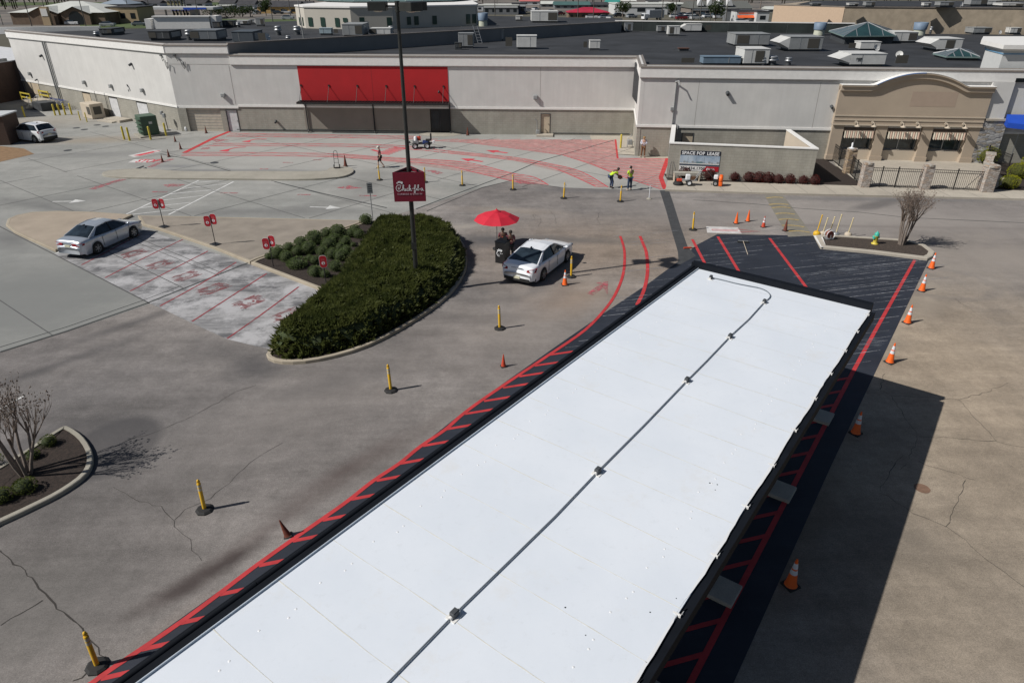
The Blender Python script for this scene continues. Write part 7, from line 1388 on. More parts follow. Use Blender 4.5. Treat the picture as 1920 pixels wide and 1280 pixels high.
for x, y, s_, lb in ((48, 920, .75, 'yellow green shrub in front of the bare tree on the lower left island'), (93, 834, .6, 'small shrub near the tip of the lower left tree island'), (63, 858, .5, 'small shrub just behind the bare tree trunks on the island'), (5, 938, .7, 'shrub at the left picture edge on the tree island'), (-10, 870, .6, 'shrub at the left picture edge behind the tree')): place_shrub(yg, x, y, .1, s_, lb, 'shrub', 'low shrubs on the tree island')
def crape(x, y, z, H_, label, seed, spread=1.0, ntr=6, tight=1.0):
    rv.seed(seed); o = empty('crape_myrtle', g(x, y, z), 0, label, 'tree', 'bare crape myrtles'); tr = MB(); cr_ = MB(); seedm = MB()
    def grow(p, d, L, r, lev):
        pts = [p]; n_ = 4
        for k in range(n_): d = (d + Vector((rv.uniform(-.10, .10), rv.uniform(-.10, .10), .05))).normalized(); pts.append(pts[-1] + d * L / n_)
        (tr if lev == 0 else cr_).tube(pts, [r * (1 - .35 * k / n_) for k in range(n_ + 1)], 6 if lev == 0 else (4 if lev == 1 else 3), caps=False)
        if lev < 3:
            for k in range((4, 4, 3)[lev] if lev else 4):
                f = rv.uniform(.55, 1.0) if lev else rv.uniform(.8, 1.0); q = pts[min(n_, int(f * n_))]; a = rv.uniform(0, 6.28); sp = (.26, .34, .45)[lev]
                nd = (d + Vector((math.cos(a), math.sin(a), .15)) * sp * spread).normalized(); grow(q, nd, L * rv.uniform(.5, .75), r * .38, lev + 1)
        else:
            for k in range(2): seedm.ball(pts[-1] + Vector((rv.uniform(-.05, .05), rv.uniform(-.05, .05), rv.uniform(-.04, .04))), rv.uniform(.012, .03), 4, 3)
    for k in range(ntr):
        a = 2 * math.pi * k / ntr + rv.uniform(-.3, .3); d = Vector((math.cos(a) * .24 * tight, math.sin(a) * .24 * tight, 1)).normalized(); grow(Vector((math.cos(a) * .13, math.sin(a) * .13, 0)), d, H_ * .38, .058 * H_ / 4.5, 0)
    tr.build('trunk', m_bark, o); cr_.build('crown', m_twig, o); seedm.build('seed_heads', m_twig, o)['kind'] = 'stuff'
crape(50, 888, .1, 4.3, 'bare crape myrtle on the lower left island, its shadow on the asphalt', 5, 1.0, 6); crape(1690, 458, .12, 4.7, 'bare crape myrtle on the hydrant island before the fence', 9, 1.7, 9, .62)

# ================================================================ fence, pillars, low walls in front of the restaurant
stn = stone_mat('fence_stone', (.34, .30, .27), (.46, .42, .38), (.40, .32, .26), 3.6); stn2 = stone_mat('tan_stone', (.30, .22, .14), (.42, .32, .22), (.25, .2, .16), 3.0)
def pillar(x, y, label, w_=.62, h=1.62, mt=None, rz=-4):
    c = g(x, y, .13); o = empty('stone_pillar', (c.x, c.y + w_ / 2, .12), R(rz), label, 'pillar', 'stone fence pillars'); b = MB(); b.bbox((0, 0, h / 2), (w_, w_, h), .02); b.build('shaft', mt or stn, o)
    b = MB(); pts = [(math.cos(t) * w_ * .68 * rv.uniform(.92, 1.06), math.sin(t) * w_ * .68 * rv.uniform(.92, 1.06)) for t in [2 * math.pi * (k + .5) / 12 for k in range(12)]]; pts = [(max(-w_ * .58, min(w_ * .58, x)), max(-w_ * .58, min(w_ * .58, y))) for x, y in pts]; b.prism(pts, h + .002, h + .07); b.prism([(x * .92, y * .92) for x, y in pts], h + .073, h + .13); b.build('flagstone_cap', stone_mat('cap_stone', (.36, .33, .29), (.48, .45, .40), (.40, .30, .22), 4) if 'cap_stone' not in bpy.data.materials else bpy.data.materials['cap_stone'], o); return o
pA = pillar(1622, 352, 'grey stone pillar at the left front corner of the patio fence'); pB = pillar(1735, 356, 'grey stone pillar in the middle of the front fence, behind the bare tree'); pC = pillar(1852, 361, 'wide stone pillar at the right front corner of the patio fence', .8, 1.72)
pD = pillar(1592, 326, 'tan stone pillar on the left side of the patio, with a white lamp on top', .62, 1.75, stn2, -4)
c = Vector(pD.location); o = empty('pillar_lamp', (c.x - .1, c.y, c.z + 1.89), 0, 'small white lamp on the tan stone pillar', 'lamp'); b = MB(); b.lathe([(.22, 0), (.1, .05), (.05, .1), (.07, .35), (.02, .42)], n=10); b.build('lamp_body', m_white, o)
def fence(a, c, label, z=.13, h=1.35, posts=(0.0,), brace=False):
    a, c = Vector((a.x, a.y, 0)), Vector((c.x, c.y, 0)); s_ = Seg(a, c); o = empty('iron_fence', (a.x, a.y, z), 0, label, 'fence', 'black iron patio fence'); L_ = lambda q: q - Vector((a.x, a.y, 0)); n_ = int(s_.L / .125); b = MB()
    for k in range(n_ + 1): q = L_(s_.at(s_.L * k / n_)); b.box((q.x, q.y, h / 2 + .04), (.018, .018, h), math.atan2(s_.d.y, s_.d.x))
    b.build('balusters', m_black, o); b = MB()
    for zz in (.10, h - .17, h): m_ = L_(s_.at(s_.L / 2)); b.box((m_.x, m_.y, zz), (s_.L, .03, .035), math.atan2(s_.d.y, s_.d.x))
    if brace: b.tube([L_(s_.at(s_.L * .72, 0, .12)), L_(s_.at(s_.L * .985, 0, h))], .022, 5)
    b.build('rails', m_black, o)
    for f in posts: q = L_(s_.at(s_.L * f)); b = MB(); b.box((q.x, q.y, (h + .1) / 2), (.065, .065, h + .1), math.atan2(s_.d.y, s_.d.x)); b.box((q.x, q.y, h + .12), (.08, .08, .03)); b.build('post', m_black, o)
lA, lB, lC, lD = [Vector(p.location) for p in (pA, pB, pC, pD)]
fence(lA + Vector((.34, 0, 0)), lB - Vector((.34, -.02, 0)), 'black iron fence panel with a gate latch between the left and middle stone pillars', posts=(.22, .53)); fence(lB + Vector((.34, 0, 0)), lC - Vector((.42, 0, 0)), 'black iron fence panel with a diagonal brace between the middle and right stone pillars', posts=(.5,), brace=True)
fence(lD + Vector((0, -.34, 0)), lA + Vector((-.1, .33, 0)), 'short black iron fence between the tan pillar and the left corner pillar', posts=(.5,)); fence(Vector((26.35, 56.6, 0)), lD + Vector((0, .34, 0)), 'black iron fence from the restaurant wall to the tan pillar', posts=(.5,))
fence(Vector((38.3, 55.6, 0)), Vector((38.15, 52.6, 0)), 'black iron fence beside the ledge stone wall behind the biggest golden shrub', posts=(.0, 1.0))
o = empty('low_stone_wall', (lC.x, lC.y, .12), 0, 'low stepped stone wall running back from the right corner pillar', 'wall'); s_ = Seg(Vector((0.15, .4, 0)), Vector((3.0, 5.0, 0))); 
for k, (u0_, u1_, z_) in enumerate(((0, 1.8, 1.35), (1.8, 3.4, 1.2), (3.4, 4.4, 1.75))): b = MB(); s_.box(b, u0_, u1_, 0, z_, -.25, .25); b.build('stone_course', stn, o); b = MB(); s_.box(b, u0_ + .02, u1_ - .01, z_ + .002, z_ + .08, -.33, .33); b.build('flagstone_cap', bpy.data.materials['cap_stone'], o)
b = MB(); c = g(1888, 250, 2.0)
# ================================================================ roof equipment
ZL, ZH = 6.6, 7.6
def rsize(xl, xr, yb, z): a, c = g(xl, yb, z), g(xr, yb, z); return (a + c) / 2, (c - a).length, (c - a).normalized()
def hgt(x, yb, yt, z): p = g(x, yb, z); return gy(x, yt, p.y).z - z
def unit(xl, xr, yb, yt, z, label, kind='box', mat=None, dep=None, group=None, side=None, extra=None):
    c, w_, d = rsize(xl, xr, yb, z); h = max(.25, hgt((xl + xr) / 2, yb, yt, z) - (.0 if kind == 'turbine' else .0)); mat = mat or m_hvac
    nm = {'box': 'rooftop_unit', 'hood': 'rooftop_unit', 'turbine': 'roof_turbine', 'fan': 'exhaust_fan'}[kind]
    D = dep or w_ * .7; o = empty(nm, (c.x, c.y + (D / 2 if kind in ('box', 'hood') else w_ * .4), z), 0, label, 'roof vent' if kind in ('turbine', 'fan') else 'rooftop unit', group)
    if kind in ('box', 'hood'):
        top = h * .86; zb = .22; b = MB(); b.box((0, 0, zb / 2), (w_ * .9, D * .9, zb - .004)); b.build('curb', m_hvacd, o)
        b = MB(); b.bbox((0, 0, (top + zb) / 2), (w_, D, top - zb), .03); b.box((0, 0, top + .03), (w_ + .06, D + .06, .05)); b.build('cabinet', mat, o)
        b = MB(); gx = side if side is not None else .28; b.box((w_ * gx, -D / 2 - .012, (top + zb) / 2), (w_ * .34, .02, (top - zb) * .8)); b.build('grille', m_grille, o)
        b = MB(); 
        b.box((-w_ * .18 if gx > 0 else w_ * .18, -D / 2 - .006, (top + zb) / 2), (w_ * .02, .012, (top - zb) * .9)); b.box((w_ / 2 + .012, 0, (top + zb) / 2), (.02, D * .7, (top - zb) * .7)); b.build('service_panel', m_hvac if mat is not m_hvac else m_galv, o)
        if kind == 'hood':
            b = MB(); x0 = -w_ / 2; b.add([(x0, -D / 2, top), (x0, D / 2, top), (x0 - w_ * .32, D / 2, top * .62), (x0 - w_ * .32, -D / 2, top * .62), (x0, -D / 2, zb + .1), (x0, D / 2, zb + .1)], [(0, 3, 2, 1), (0, 4, 3), (1, 2, 5), (3, 4, 5, 2)]); b.build('intake_hood', m_hvacw, o)
    elif kind == 'turbine':
        r = w_ / 2; b = MB(); b.lathe([(r * .75, 0), (r * .7, h * .3)], n=12); b.build('curb', m_hvacd, o)
        b = MB(); b.lathe([(r * .6, h * .25), (r * .62, h * .45), (r * 1.0, h * .5), (r * 1.0, h * .62), (r * .8, h * .66), (r * .8, h * .8), (r * .95, h * .84), (r * .7, h * .97), (r * .1, h)], n=16); b.build('vent_cap', m_galv, o)
    else:
        r = w_ / 2; b = MB(); b.lathe([(r * .85, 0), (r * .8, h * .45)], n=18); b.build('base_cone', M('pale_base', (.5, .52, .42), .7) if 'pale_base' not in bpy.data.materials else bpy.data.materials['pale_base'], o)
        b = MB(); b.lathe([(r * .92, h * .42), (r, h * .95), (r * .9, h * .97), (r * .85, h * .8)], n=20); b.build('wind_band', M('band_blue', (.16, .22, .30), .6, .1) if 'band_blue' not in bpy.data.materials else bpy.data.materials['band_blue'], o)
    if extra: extra(o, w_, D, h)
    return o
def dish(x, yb, yt, z, label, face=0):
    p = g(x, yb, z); h = hgt(x, yb, yt, z); o = empty('satellite_dish', p, R(face), label, 'satellite dish'); q = MB(); r = h * .42; q.lathe([(.02, 0), (r * .6, r * .10), (r, r * .3)], n=16, caps=False); q.v = [tuple(Matrix.Rotation(R(65), 3, 'X') @ Vector(v) + Vector((0, 0, h * .58))) for v in q.v]; q.build('reflector', m_hvacw, o)
    b = MB(); b.tube([(0, 0, 0), (0, 0, h * .58)], .04, 6); b.build('mast', m_galv, o); b = MB(); b.tube([(0, 0, h * .4), (0, -r * .9, h * .6)], .02, 5); b.ball((0, -r * .9, h * .62), .06, 6, 4); b.build('feed_arm', m_galv, o)
def legs(o, w_, D, h):
    for x in (-.45, .45):
        for y in (-.4, .4): b = MB(); b.box((x * w_, y * D, .15), (.08, .08, .3)); b.build('leg', m_hvacd, o)
unit(969, 1006, 93, 64, ZL, 'pale rooftop unit on a dark stand nearest the red wall panel side', mat=m_hvacw, side=-.9, extra=legs); unit(1105, 1125, 95, 74, ZL, 'small pale rooftop unit alone above the right half of the long wall', mat=m_hvacw, side=-.9)
unit(860, 888, 91, 59, ZL, 'rooftop unit with lattice frame and a small condenser in front', mat=m_hvac); unit(853, 866, 94, 79, ZL, 'small black condenser in front of the lattice rooftop unit', mat=m_hvacd); unit(924, 944, 77, 54, ZL, 'small rooftop unit with diagonal braces near the raised roof wall', mat=m_hvac, side=-.2)
unit(996, 1046, 43, 19, ZH, 'long pale rooftop unit with a big grille on the raised roof', mat=m_hvacw, side=.3, dep=4); unit(967, 980, 40, 29, ZH, 'small white box on the raised roof beside the long pale unit', mat=m_hvacw); unit(1171, 1186, 61, 42, ZL, 'open frame condenser at the end of the raised roof wall', mat=m_galv, side=.05)
unit(1232, 1249, 62, 48, ZL, 'small condenser near the back parapet, left of three', side=.1); unit(1252, 1274, 68, 47, ZL, 'pale condenser with a red end plate, middle of three near the back parapet', mat=m_hvacw, side=-.2)
unit(1285, 1315, 61, 44, ZL, 'white intake housing with slanted hood by the back parapet', 'hood', m_hvacw, side=.9, dep=3); unit(1376, 1441, 88, 61, ZL, 'long grey rooftop unit with dark grille in the middle of the black roof', mat=m_hvac, side=-.26, dep=3.2)
unit(1392, 1440, 124, 88, ZL, 'tall pale framed rooftop unit just behind the front parapet', mat=m_hvacw, side=.12, dep=2.6); unit(1317, 1388, 124, 105, ZL, 'long low blue grey duct running to the framed unit', mat=M('duct_blue', (.15, .21, .27), .6, .1), side=-.9, dep=1.2)
unit(1424, 1438, 124, 106, ZL, 'squat metal roof vent against the framed unit, left of three', 'turbine'); unit(1438, 1461, 124, 105.5, ZL, 'widest metal roof vent, middle of three behind the front parapet', 'turbine'); unit(1472, 1486, 123.5, 108, ZL, 'small metal roof vent, right of three behind the front parapet', 'turbine')
unit(1478, 1540, 97, 66, ZL, 'grey rooftop unit with slanted white hood in the middle of the black roof', 'hood', m_hvac, side=.22, dep=3); unit(1527, 1550, 67, 42, ZL, 'blue banded exhaust fan left of the big glass skylight', 'fan'); unit(1715, 1740, 67, 42, ZL, 'blue banded exhaust fan right of the big glass skylight', 'fan')
def n69(o, w_, D, h): text('unit_number', '69B', h * .30, m_hvacd, frame((-w_ * .36, -D / 2 - .02, h * .40), (1, 0, 0)), o, .003, 'LEFT', .02)
unit(1592, 1658, 126, 98, ZL, 'white rooftop unit marked 69B with slanted hood behind the front parapet', 'hood', m_hvacw, side=.95, dep=2.6, extra=n69); unit(1611, 1649, 96, 77, ZL, 'pale rooftop unit behind the one marked 69B', mat=m_hvacw, side=-.9)
dish(1641, 100, 84, ZL, 'pale satellite dish on the roof behind the unit marked 69B', 20); dish(1684, 112, 96, ZL, 'grey satellite dish right of the unit marked 69B', -30); dish(1873, 66, 57, ZL, 'small satellite dish by the tan wall, right of the middle', 10)
unit(1755, 1801, 97, 70, ZL, 'rooftop unit with dark centre panel left of the small skylight', 'hood', m_hvacw, side=.0, dep=3); unit(1673, 1718, 81, 58, ZL, 'rooftop unit with open dark side below the right exhaust fan', mat=m_hvacw, side=.3, dep=3); unit(1823, 1858, 65, 51, ZL, 'flat grey rooftop unit against the tan wall', dep=2); unit(1892, 1913, 65, 51, ZL, 'small condenser by the tan wall at the right', mat=m_hvacw, side=.3); unit(1742, 1748, 64, 50, ZL, 'thin white vent pipe against the tan wall', 'turbine')
unit(1273, 1292, 97, 91, ZL, 'low brown roof hatch on the open black roof', mat=M('hatch_brown', (.10, .045, .03), .7), side=-.9)
unit(280, 320, 77, 57, ZH, 'dark rooftop unit with open end near the left front parapet', mat=m_hvacd, side=-.3, dep=3); unit(347, 360, 76, 56, ZH, 'pale round roof vent left of the wide grey unit', 'turbine'); unit(360, 408, 78, 55, ZH, 'wide grey rooftop unit with brown grille end near the front parapet', mat=M('unit_slate', (.15, .165, .18), .6, .1), side=-.36, dep=3); unit(437, 477, 83, 57, ZH, 'dark slate rooftop unit at the corner of the raised roof', mat=M('unit_navy', (.075, .09, .105), .6, .1), side=.9, dep=3)
unit(400, 414, 55, 40, ZH, 'dark tall cabinet behind the wide grey unit', mat=m_hvacd); unit(416, 440, 52, 38, ZH, 'dark louvred rooftop unit in the back row at left', mat=m_hvacd, side=.2); unit(442, 451, 52, 42, ZH, 'small ball vent in the back row', 'turbine'); unit(441, 466, 48, 38, ZH, 'long white rooftop box in the back row', mat=m_hvacw); unit(467, 480, 46, 36, ZH, 'grey rooftop box right of the long white one', side=-.2); unit(481, 495, 50, 33, ZH, 'tall blue grey rooftop box with open hood', 'hood')
unit(514, 528, 67, 49, ZH, 'pale turbine vent left of the thin mast', 'turbine'); unit(549, 564, 66, 49, ZH, 'pale turbine vent right of the thin mast', 'turbine'); unit(535, 545, 77, 67, ZH, 'small white pipe vent near the raised roof edge', 'turbine'); unit(600, 622, 67, 52, ZH, 'pale blue rooftop box before the round penthouse', mat=M('unit_paleblue', (.30, .38, .42), .6), side=.9); unit(643, 681, 70, 43, ZH, 'tall two tone rooftop unit before the round penthouse', mat=m_hvac, side=.3, dep=4); unit(694, 733, 68, 52, ZH, 'long rooftop unit with tan grille at the raised roof edge', mat=m_hvacw, side=-.36)
unit(727, 739, 63, 49, ZH, 'turbine vent behind the light pole', 'turbine'); unit(791, 803, 86, 65, ZL, 'turbine vent below the raised roof wall, nearer one', 'turbine'); unit(829, 841, 79, 60, ZL, 'turbine vent below the raised roof wall, farther one', 'turbine'); unit(896, 915, 50, 24, ZH, 'blue banded exhaust fan right of the round penthouse', 'fan'); unit(174, 186, 70, 59, ZH, 'small round vent near the left wall parapet', 'turbine'); unit(188, 212, 67, 53, ZH, 'dark rooftop unit near the left wall parapet', mat=m_hvacd, dep=3)
dish(502, 80, 62, ZH, 'white satellite dish seen edge on at the raised roof edge', 70)
o = empty('roof_mast', g(570, 76, ZH), 0, 'thin pale mast on the raised roof between the turbine vents', 'mast'); b = MB(); b.tube([(0, 0, 0), (-.1, 0, 4.0)], [.07, .03], 6); b.build('pole', m_hvac, o)
o = empty('roof_ladder', sDiag.at(sDiag.L * .52, .2, ZL), 0, 'short metal ladder leaning on the raised roof wall', 'ladder'); b = MB()
for s_ in (0, .5): b.tube([(s_ + .6, -.3, 0), (s_, 0, 1.9)], .035, 5)
for k in range(6): b.tube([(.6 * (1 - k / 6), -.3 * (1 - k / 6), k * .3), (.5 + .6 * (1 - k / 6), -.3 * (1 - k / 6), k * .3)], .02, 4)
b.build('ladder_frame', m_galv, o)
# glass skylights
gsky = M('green_tinted_glass', (.02, .055, .05), .25, .3, .4); gfr = M('green_frame', (.17, .24, .23), .5)
def skylight(pts, apex, label, curb=.9):
    q = [g(x, y, ZL + curb) for x, y in pts]; c = sum(q, Vector()) / len(q); o = empty('skylight', (c.x, c.y, ZL), 0, label, 'skylight'); L_ = lambda v: Vector((v.x - c.x, v.y - c.y, v.z - ZL)); Q = [L_(v) for v in q]; A = Vector((0, 0, gy(apex[0], apex[1], c.y).z - ZL))
    b = MB(); b.prism([(v.x * .93, v.y * .93) for v in Q], 0, curb - .05); b.build('curb', m_hvacd, o); b = MB(); b.prism([(v.x * 1.02, v.y * 1.02) for v in Q], curb - .12, curb - .003); b.build('eaves', gfr, o)
    for i in range(4): b = MB(); b.add([Q[i], Q[(i + 1) % 4], A], [(0, 1, 2)]); b.build('glass_slope', gsky if i != 3 else M('sunlit_slope', (.10, .14, .15), .3) if 'sunlit_slope' not in bpy.data.materials else bpy.data.materials['sunlit_slope'], o)  # left slope's glass is coloured lighter to paint the sun on it
    b = MB()
    for i in range(4):
        b.tube([Q[i], A], .06, 5)
        for f in (.25, .5, .75):
            s_ = Q[i].lerp(Q[(i + 1) % 4], f); t_ = (Q[i] if f < .5 else Q[(i + 1) % 4]).lerp(A, min(f, 1 - f) * 2) if f != .5 else A; b.tube([s_, t_], .045, 5)
    b.build('glazing_bars', m_galv, o)
skylight([(1583, 68), (1681, 67), (1672, 56), (1555, 58)], (1628, 42), 'large green glass pyramid skylight on the black roof'); skylight([(1775, 106), (1838, 107), (1822, 96), (1750, 100)], (1798, 91), 'small green glass pyramid skylight near the tower', .35)
# octagonal penthouse
bp_ = [g(x, y, ZH) for x, y in ((558, 50), (574, 53.5), (660, 55.5), (738, 54.5), (776, 52.5), (892, 48.5), (896, 46))]; pc = g(720, 42, ZH); zt_ = gy(700, 15.5, bp_[2].y).z
o = empty('round_penthouse', (pc.x, pc.y, ZH), 0, 'many sided pale penthouse with narrow windows and green metal roof', 'building'); W = [(p.x - pc.x, p.y - pc.y) for p in bp_] + [(bp_[-1].x - pc.x - 3, 22), (bp_[0].x - pc.x + 3, 22)]
b = MB(); b.prism(W, 0, zt_ - ZH); b.build('wall', M('penthouse_wall', (.50, .47, .41), .9, .06, .3), o); b = MB(); b.prism([(x * 1.008, y * 1.008) for x, y in W], zt_ - ZH + .003, zt_ - ZH + .18); b.build('coping', m_corn, o)
for (x, y0, y1, sgi) in ((564, 33, 52, 1), (570, 33, 53, 1), (584, 33, 53, 1), (607, 33, 53, 1), (634, 34, 53.5, 1), (648, 34, 42, 1), (680, 33, 52, 2), (731, 33, 52, 2), (767, 32, 47, 3), (781, 31, 47, 4), (815, 30, 46, 4), (878, 27, 45, 4), (889, 27, 44, 4)):
    i = 0
    for k in range(6):
        if g(0, 0, 0) and bp_[k].x * 1.0 <= 1e9 and (960 + FOC * bp_[k].x / (bp_[k].y * math.cos(PITCH) + (CAM_H - ZH) * math.sin(PITCH))) <= x: i = k
    s_ = Seg(bp_[i], bp_[i + 1]); u_, z0 = s_.hit(x, y1); _, z1 = s_.hit(x, y0); ww = .45 if i not in (0,) else .3; p0, p1 = s_.at(u_ - ww / 2 - .1, .06), s_.at(u_ + ww / 2 + .1, .06); z0 = max(z0, ZH + .25)
    b = MB(); b.add([(p0.x - pc.x, p0.y - pc.y, z0 - ZH), (p1.x - pc.x, p1.y - pc.y, z0 - ZH), (p1.x - pc.x, p1.y - pc.y, z1 - ZH), (p0.x - pc.x, p0.y - pc.y, z1 - ZH)], [(0, 1, 2, 3)]); b.build('window', M('penthouse_glass', (.02, .05, .04), .3) if 'penthouse_glass' not in bpy.data.materials else bpy.data.materials['penthouse_glass'], o)
b = MB(); cy = 9.5; b.lathe([(12.4, zt_ - ZH + .30), (12.5, zt_ - ZH + .45), (5, zt_ - ZH + 1.9), (.1, zt_ - ZH + 2.8)], (0, cy, 0), 10, smooth=False); b.build('green_roof', M('green_metal_roof', (.13, .20, .20), .45, .15, .2), o)
b = MB()
for k in range(30): a = 2 * math.pi * k / 30; b.tube([(12.2 * math.cos(a), cy + 12.2 * math.sin(a), zt_ - ZH + .52), (5 * math.cos(a), cy + 5 * math.sin(a), zt_ - ZH + 1.95)], .05, 4)
b.build('standing_seams', m_corn, o); b = MB(); b.lathe([(11, zt_ - ZH + .17), (11, zt_ - ZH + .3)], (0, cy, 0), 10, smooth=False); b.build('dark_drum', m_hvacd, o)
# tan block behind the roof at top right
s1_ = g(1447, 47, 7.2); s2_ = g(1582, 60, 6.6); s3_ = Vector((98, 97, 0)); o = empty('tan_block', (s2_.x, s2_.y, 6), 0, 'large tan stucco building block behind the skylights, peach end wall in sun', 'building'); a1_ = Vector((s1_.x - 1, s1_.y + 14, 0)); c2_ = Vector((s2_.x, s2_.y + 1.2, 0)); L_ = lambda *ps: [(p.x - s2_.x, p.y - s2_.y) for p in ps]; zt2 = gy(1590, 14, c2_.y).z - 6
a1_ = gy(1446, 46, c2_.y + 9); a1_ = Vector((a1_.x, a1_.y, 0))
b = MB(); b.prism(L_(a1_, c2_, s3_, Vector((110, 130, 0)), Vector((a1_.x + 12, 136, 0))), -4, zt2); b.build('wall', M('tan_rough_wall', (.36, .30, .225), .95, .15, 1.2, streak=False), o)
sg_ = Seg(a1_, c2_); b = MB(); q = [sg_.at(u, .05) for u in (0, sg_.L)]; b.add([(q[0].x - s2_.x, q[0].y - s2_.y, -3), (q[1].x - s2_.x, q[1].y - s2_.y, -3), (q[1].x - s2_.x, q[1].y - s2_.y, zt2 - .05), (q[0].x - s2_.x, q[0].y - s2_.y, zt2 - .05)], [(0, 1, 2, 3)]); b.build('sunlit_end_face', M('sunlit_wall_tint', (.52, .39, .28), .9, .04), o)  # lighter peach sheet paints the sun on this side of the tan wall
b = MB(); sg2 = Seg(c2_, s3_)
for s_ in (sg_, sg2): q = [(p.x - s2_.x, p.y - s2_.y) for p in (s_.at(0, .1), s_.at(s_.L, .1), s_.at(s_.L, -.3), s_.at(0, -.3))]; b.prism(q, zt2 + .003, zt2 + .12)
b.build('coping', m_cap, o); b = MB(); b.prism(L_(Vector((a1_.x + 3, a1_.y - 1, 0)), c2_ + Vector((.5, .8, 0)), s3_ + Vector((0, 1, 0)), Vector((109, 129, 0)), Vector((a1_.x + 13, 135, 0))), zt2 + .12, zt2 + .14); b.build('roof', m_roofblk, o)
ZT = zt2 + 6.14
for i, (xl, xr, yb, yt, mt, lb) in enumerate(((1522, 1540, 12, 6, m_hvac, 'unit on the tan block roof, first from the left'), (1591, 1609, 13, 6, m_hvacw, 'white unit on the tan block roof, second from the left'), (1622, 1640, 14, 3, m_hvac, 'taller grey unit on the tan block roof, third from the left'), (1731, 1745, 14, 5, m_hvacw, 'white unit on the tan block roof left of its dish'), (1761, 1788, 14, 3, m_hvac, 'long unit on the tan block roof beside its dish'), (1818, 1850, 12, -2, m_hvac, 'tallest unit on the tan block roof'), (1850, 1875, 12, 1, m_hvacw, 'pale unit touching the tallest one on the tan block roof'), (1878, 1920, 14, 6, m_hvacw, 'long low white units at the right end of the tan block roof'))): unit(xl, xr, yb, yt, ZT, lb, mat=mt)
dish(1800, 15, 3, ZT, 'white satellite dish on the tan block roof', 30)
# white parapet blocks behind the left roof
o = empty('white_sign_block', g(330, 57, ZH), R(4), 'white sign parapet block standing behind the left roof', 'parapet block'); w_ = rsize(290, 393, 57, ZH)[1]; h = hgt(330, 54, 32, ZH); b = MB(); b.box((0, 3, h / 2), (w_, .8, h)); b.build('wall', m_trim, o); b = MB(); b.box((0, 3, h + .06), (w_ + .3, 1.1, .12)); b.build('coping', m_corn, o); b = MB(); b.box((-w_ / 2 - .9, 4.5, h * .42), (.7, 3.5, h * .84)); b.build('side_wing', m_trim, o); b = MB(); b.box((w_ / 2 + .5, 4, h / 2 + .1), (.7, 2.5, h)); b.build('side_wing', m_trim, o)
o = empty('white_parapet', g(70, 62, ZH), R(10), 'long white parapet wall behind the left end of the roof', 'parapet block'); w_ = rsize(-30, 152, 60, ZH)[1]; b = MB(); b.box((0, 3.5, .1), (w_, .4, .75)); b.build('wall', m_trim, o)

# ================================================================ the town behind
rv.seed(77)
b = MB(); b.sheet([(p.x, p.y) for p in P((-500, 52), (560, 52), (560, 26), (1100, 22), (1440, 20), (2300, 40), (2600, 10), (900, -2), (-700, 0))], .03); S('town_road_surface', b, M('town_asphalt', (.13, .125, .12), .95, .3, .05, col2=(.22, .19, .16)))
b = MB(); b.sheet([(p.x, p.y) for p in P((150, 55), (560, 50), (560, 37), (420, 36), (150, 44))], .05); b.sheet([(p.x, p.y) for p in P((0, 12), (150, 9), (480, 11), (480, 5), (0, 5))], .05); S('grass_verge', b, M('verge_grass', (.07, .10, .03), .95, .3, .1))
rf_dark = M('dark_shingle', (.045, .045, .05), .9, .3, .5); rf_pale = M('pale_roof', (.55, .56, .52), .8, .1, .3); wl_w = M('far_white_wall', (.55, .56, .56), .9, .06, .3); wl_b = M('far_brick', (.17, .12, .085), .9, .2, .6); wl_t = M('far_tan_wall', (.42, .32, .20), .9, .1, .4); wl_g = M('far_grey_wall', (.16, .17, .18), .9, .15, .4); win = M('far_window', (.015, .02, .025), .2)
teal = M('teal_roof', (.07, .14, .13), .6, .15, .2)
def bld(xl, xr, yb, yt, label, wall, roof, kind='flat', dep=None, nwin=4, name='building', fascia=None, hroof=None, door=True):
    c, w_, d = rsize(xl, xr, yb, 0); h = hgt((xl + xr) / 2, yb, yt, 0); D = dep or max(8, w_ * .5); o = empty(name, (c.x, c.y + D / 2, 0), 0, label, 'building'); b = MB(); he = h if kind == 'flat' else h * .55
    b.box((0, 0, he / 2), (w_, D, he)); b.build('wall', wall, o); b = MB()
    if kind == 'flat': b.box((0, 0, he + .15), (w_ + .4, D + .4, .3))
    elif kind == 'hip': a = min(w_, D) * .5; e = .5; b.add([(-w_ / 2 - e, -D / 2 - e, he), (w_ / 2 + e, -D / 2 - e, he), (w_ / 2 + e, D / 2 + e, he), (-w_ / 2 - e, D / 2 + e, he), (-w_ / 2 + a, 0, h), (w_ / 2 - a, 0, h)], [(0, 1, 5, 4), (2, 3, 4, 5), (1, 2, 5), (3, 0, 4), (3, 2, 1, 0)])
    else: e = .4; b.add([(-w_ / 2 - e, -D / 2 - e, he), (w_ / 2 + e, -D / 2 - e, he), (w_ / 2 + e, D / 2 + e, he), (-w_ / 2 - e, D / 2 + e, he), (-w_ / 2 - e, 0, h), (w_ / 2 + e, 0, h)], [(0, 1, 5, 4), (2, 3, 4, 5), (1, 2, 5), (3, 0, 4), (3, 2, 1, 0)])
    b.build('roof', roof, o)
    for k in range(nwin): b = MB(); x = w_ * ((k + .5) / nwin - .5); b.box((x, -D / 2 - .03, he * .48), (w_ / nwin * .45, .06, he * .36)); b.build('window', win, o)
    if fascia: b = MB(); b.box((0, -D / 2 - .12, he * .86), (w_ * .96, .2, he * .2)); b.build('fascia_sign', fascia, o)
    return o, w_, D, he, h
t_, w_, D, he, h = bld(25, 200, 47, 5, 'wide brown brick building with pale hipped roof and arched window at top left', wl_b, rf_pale, 'hip', 26, 0)
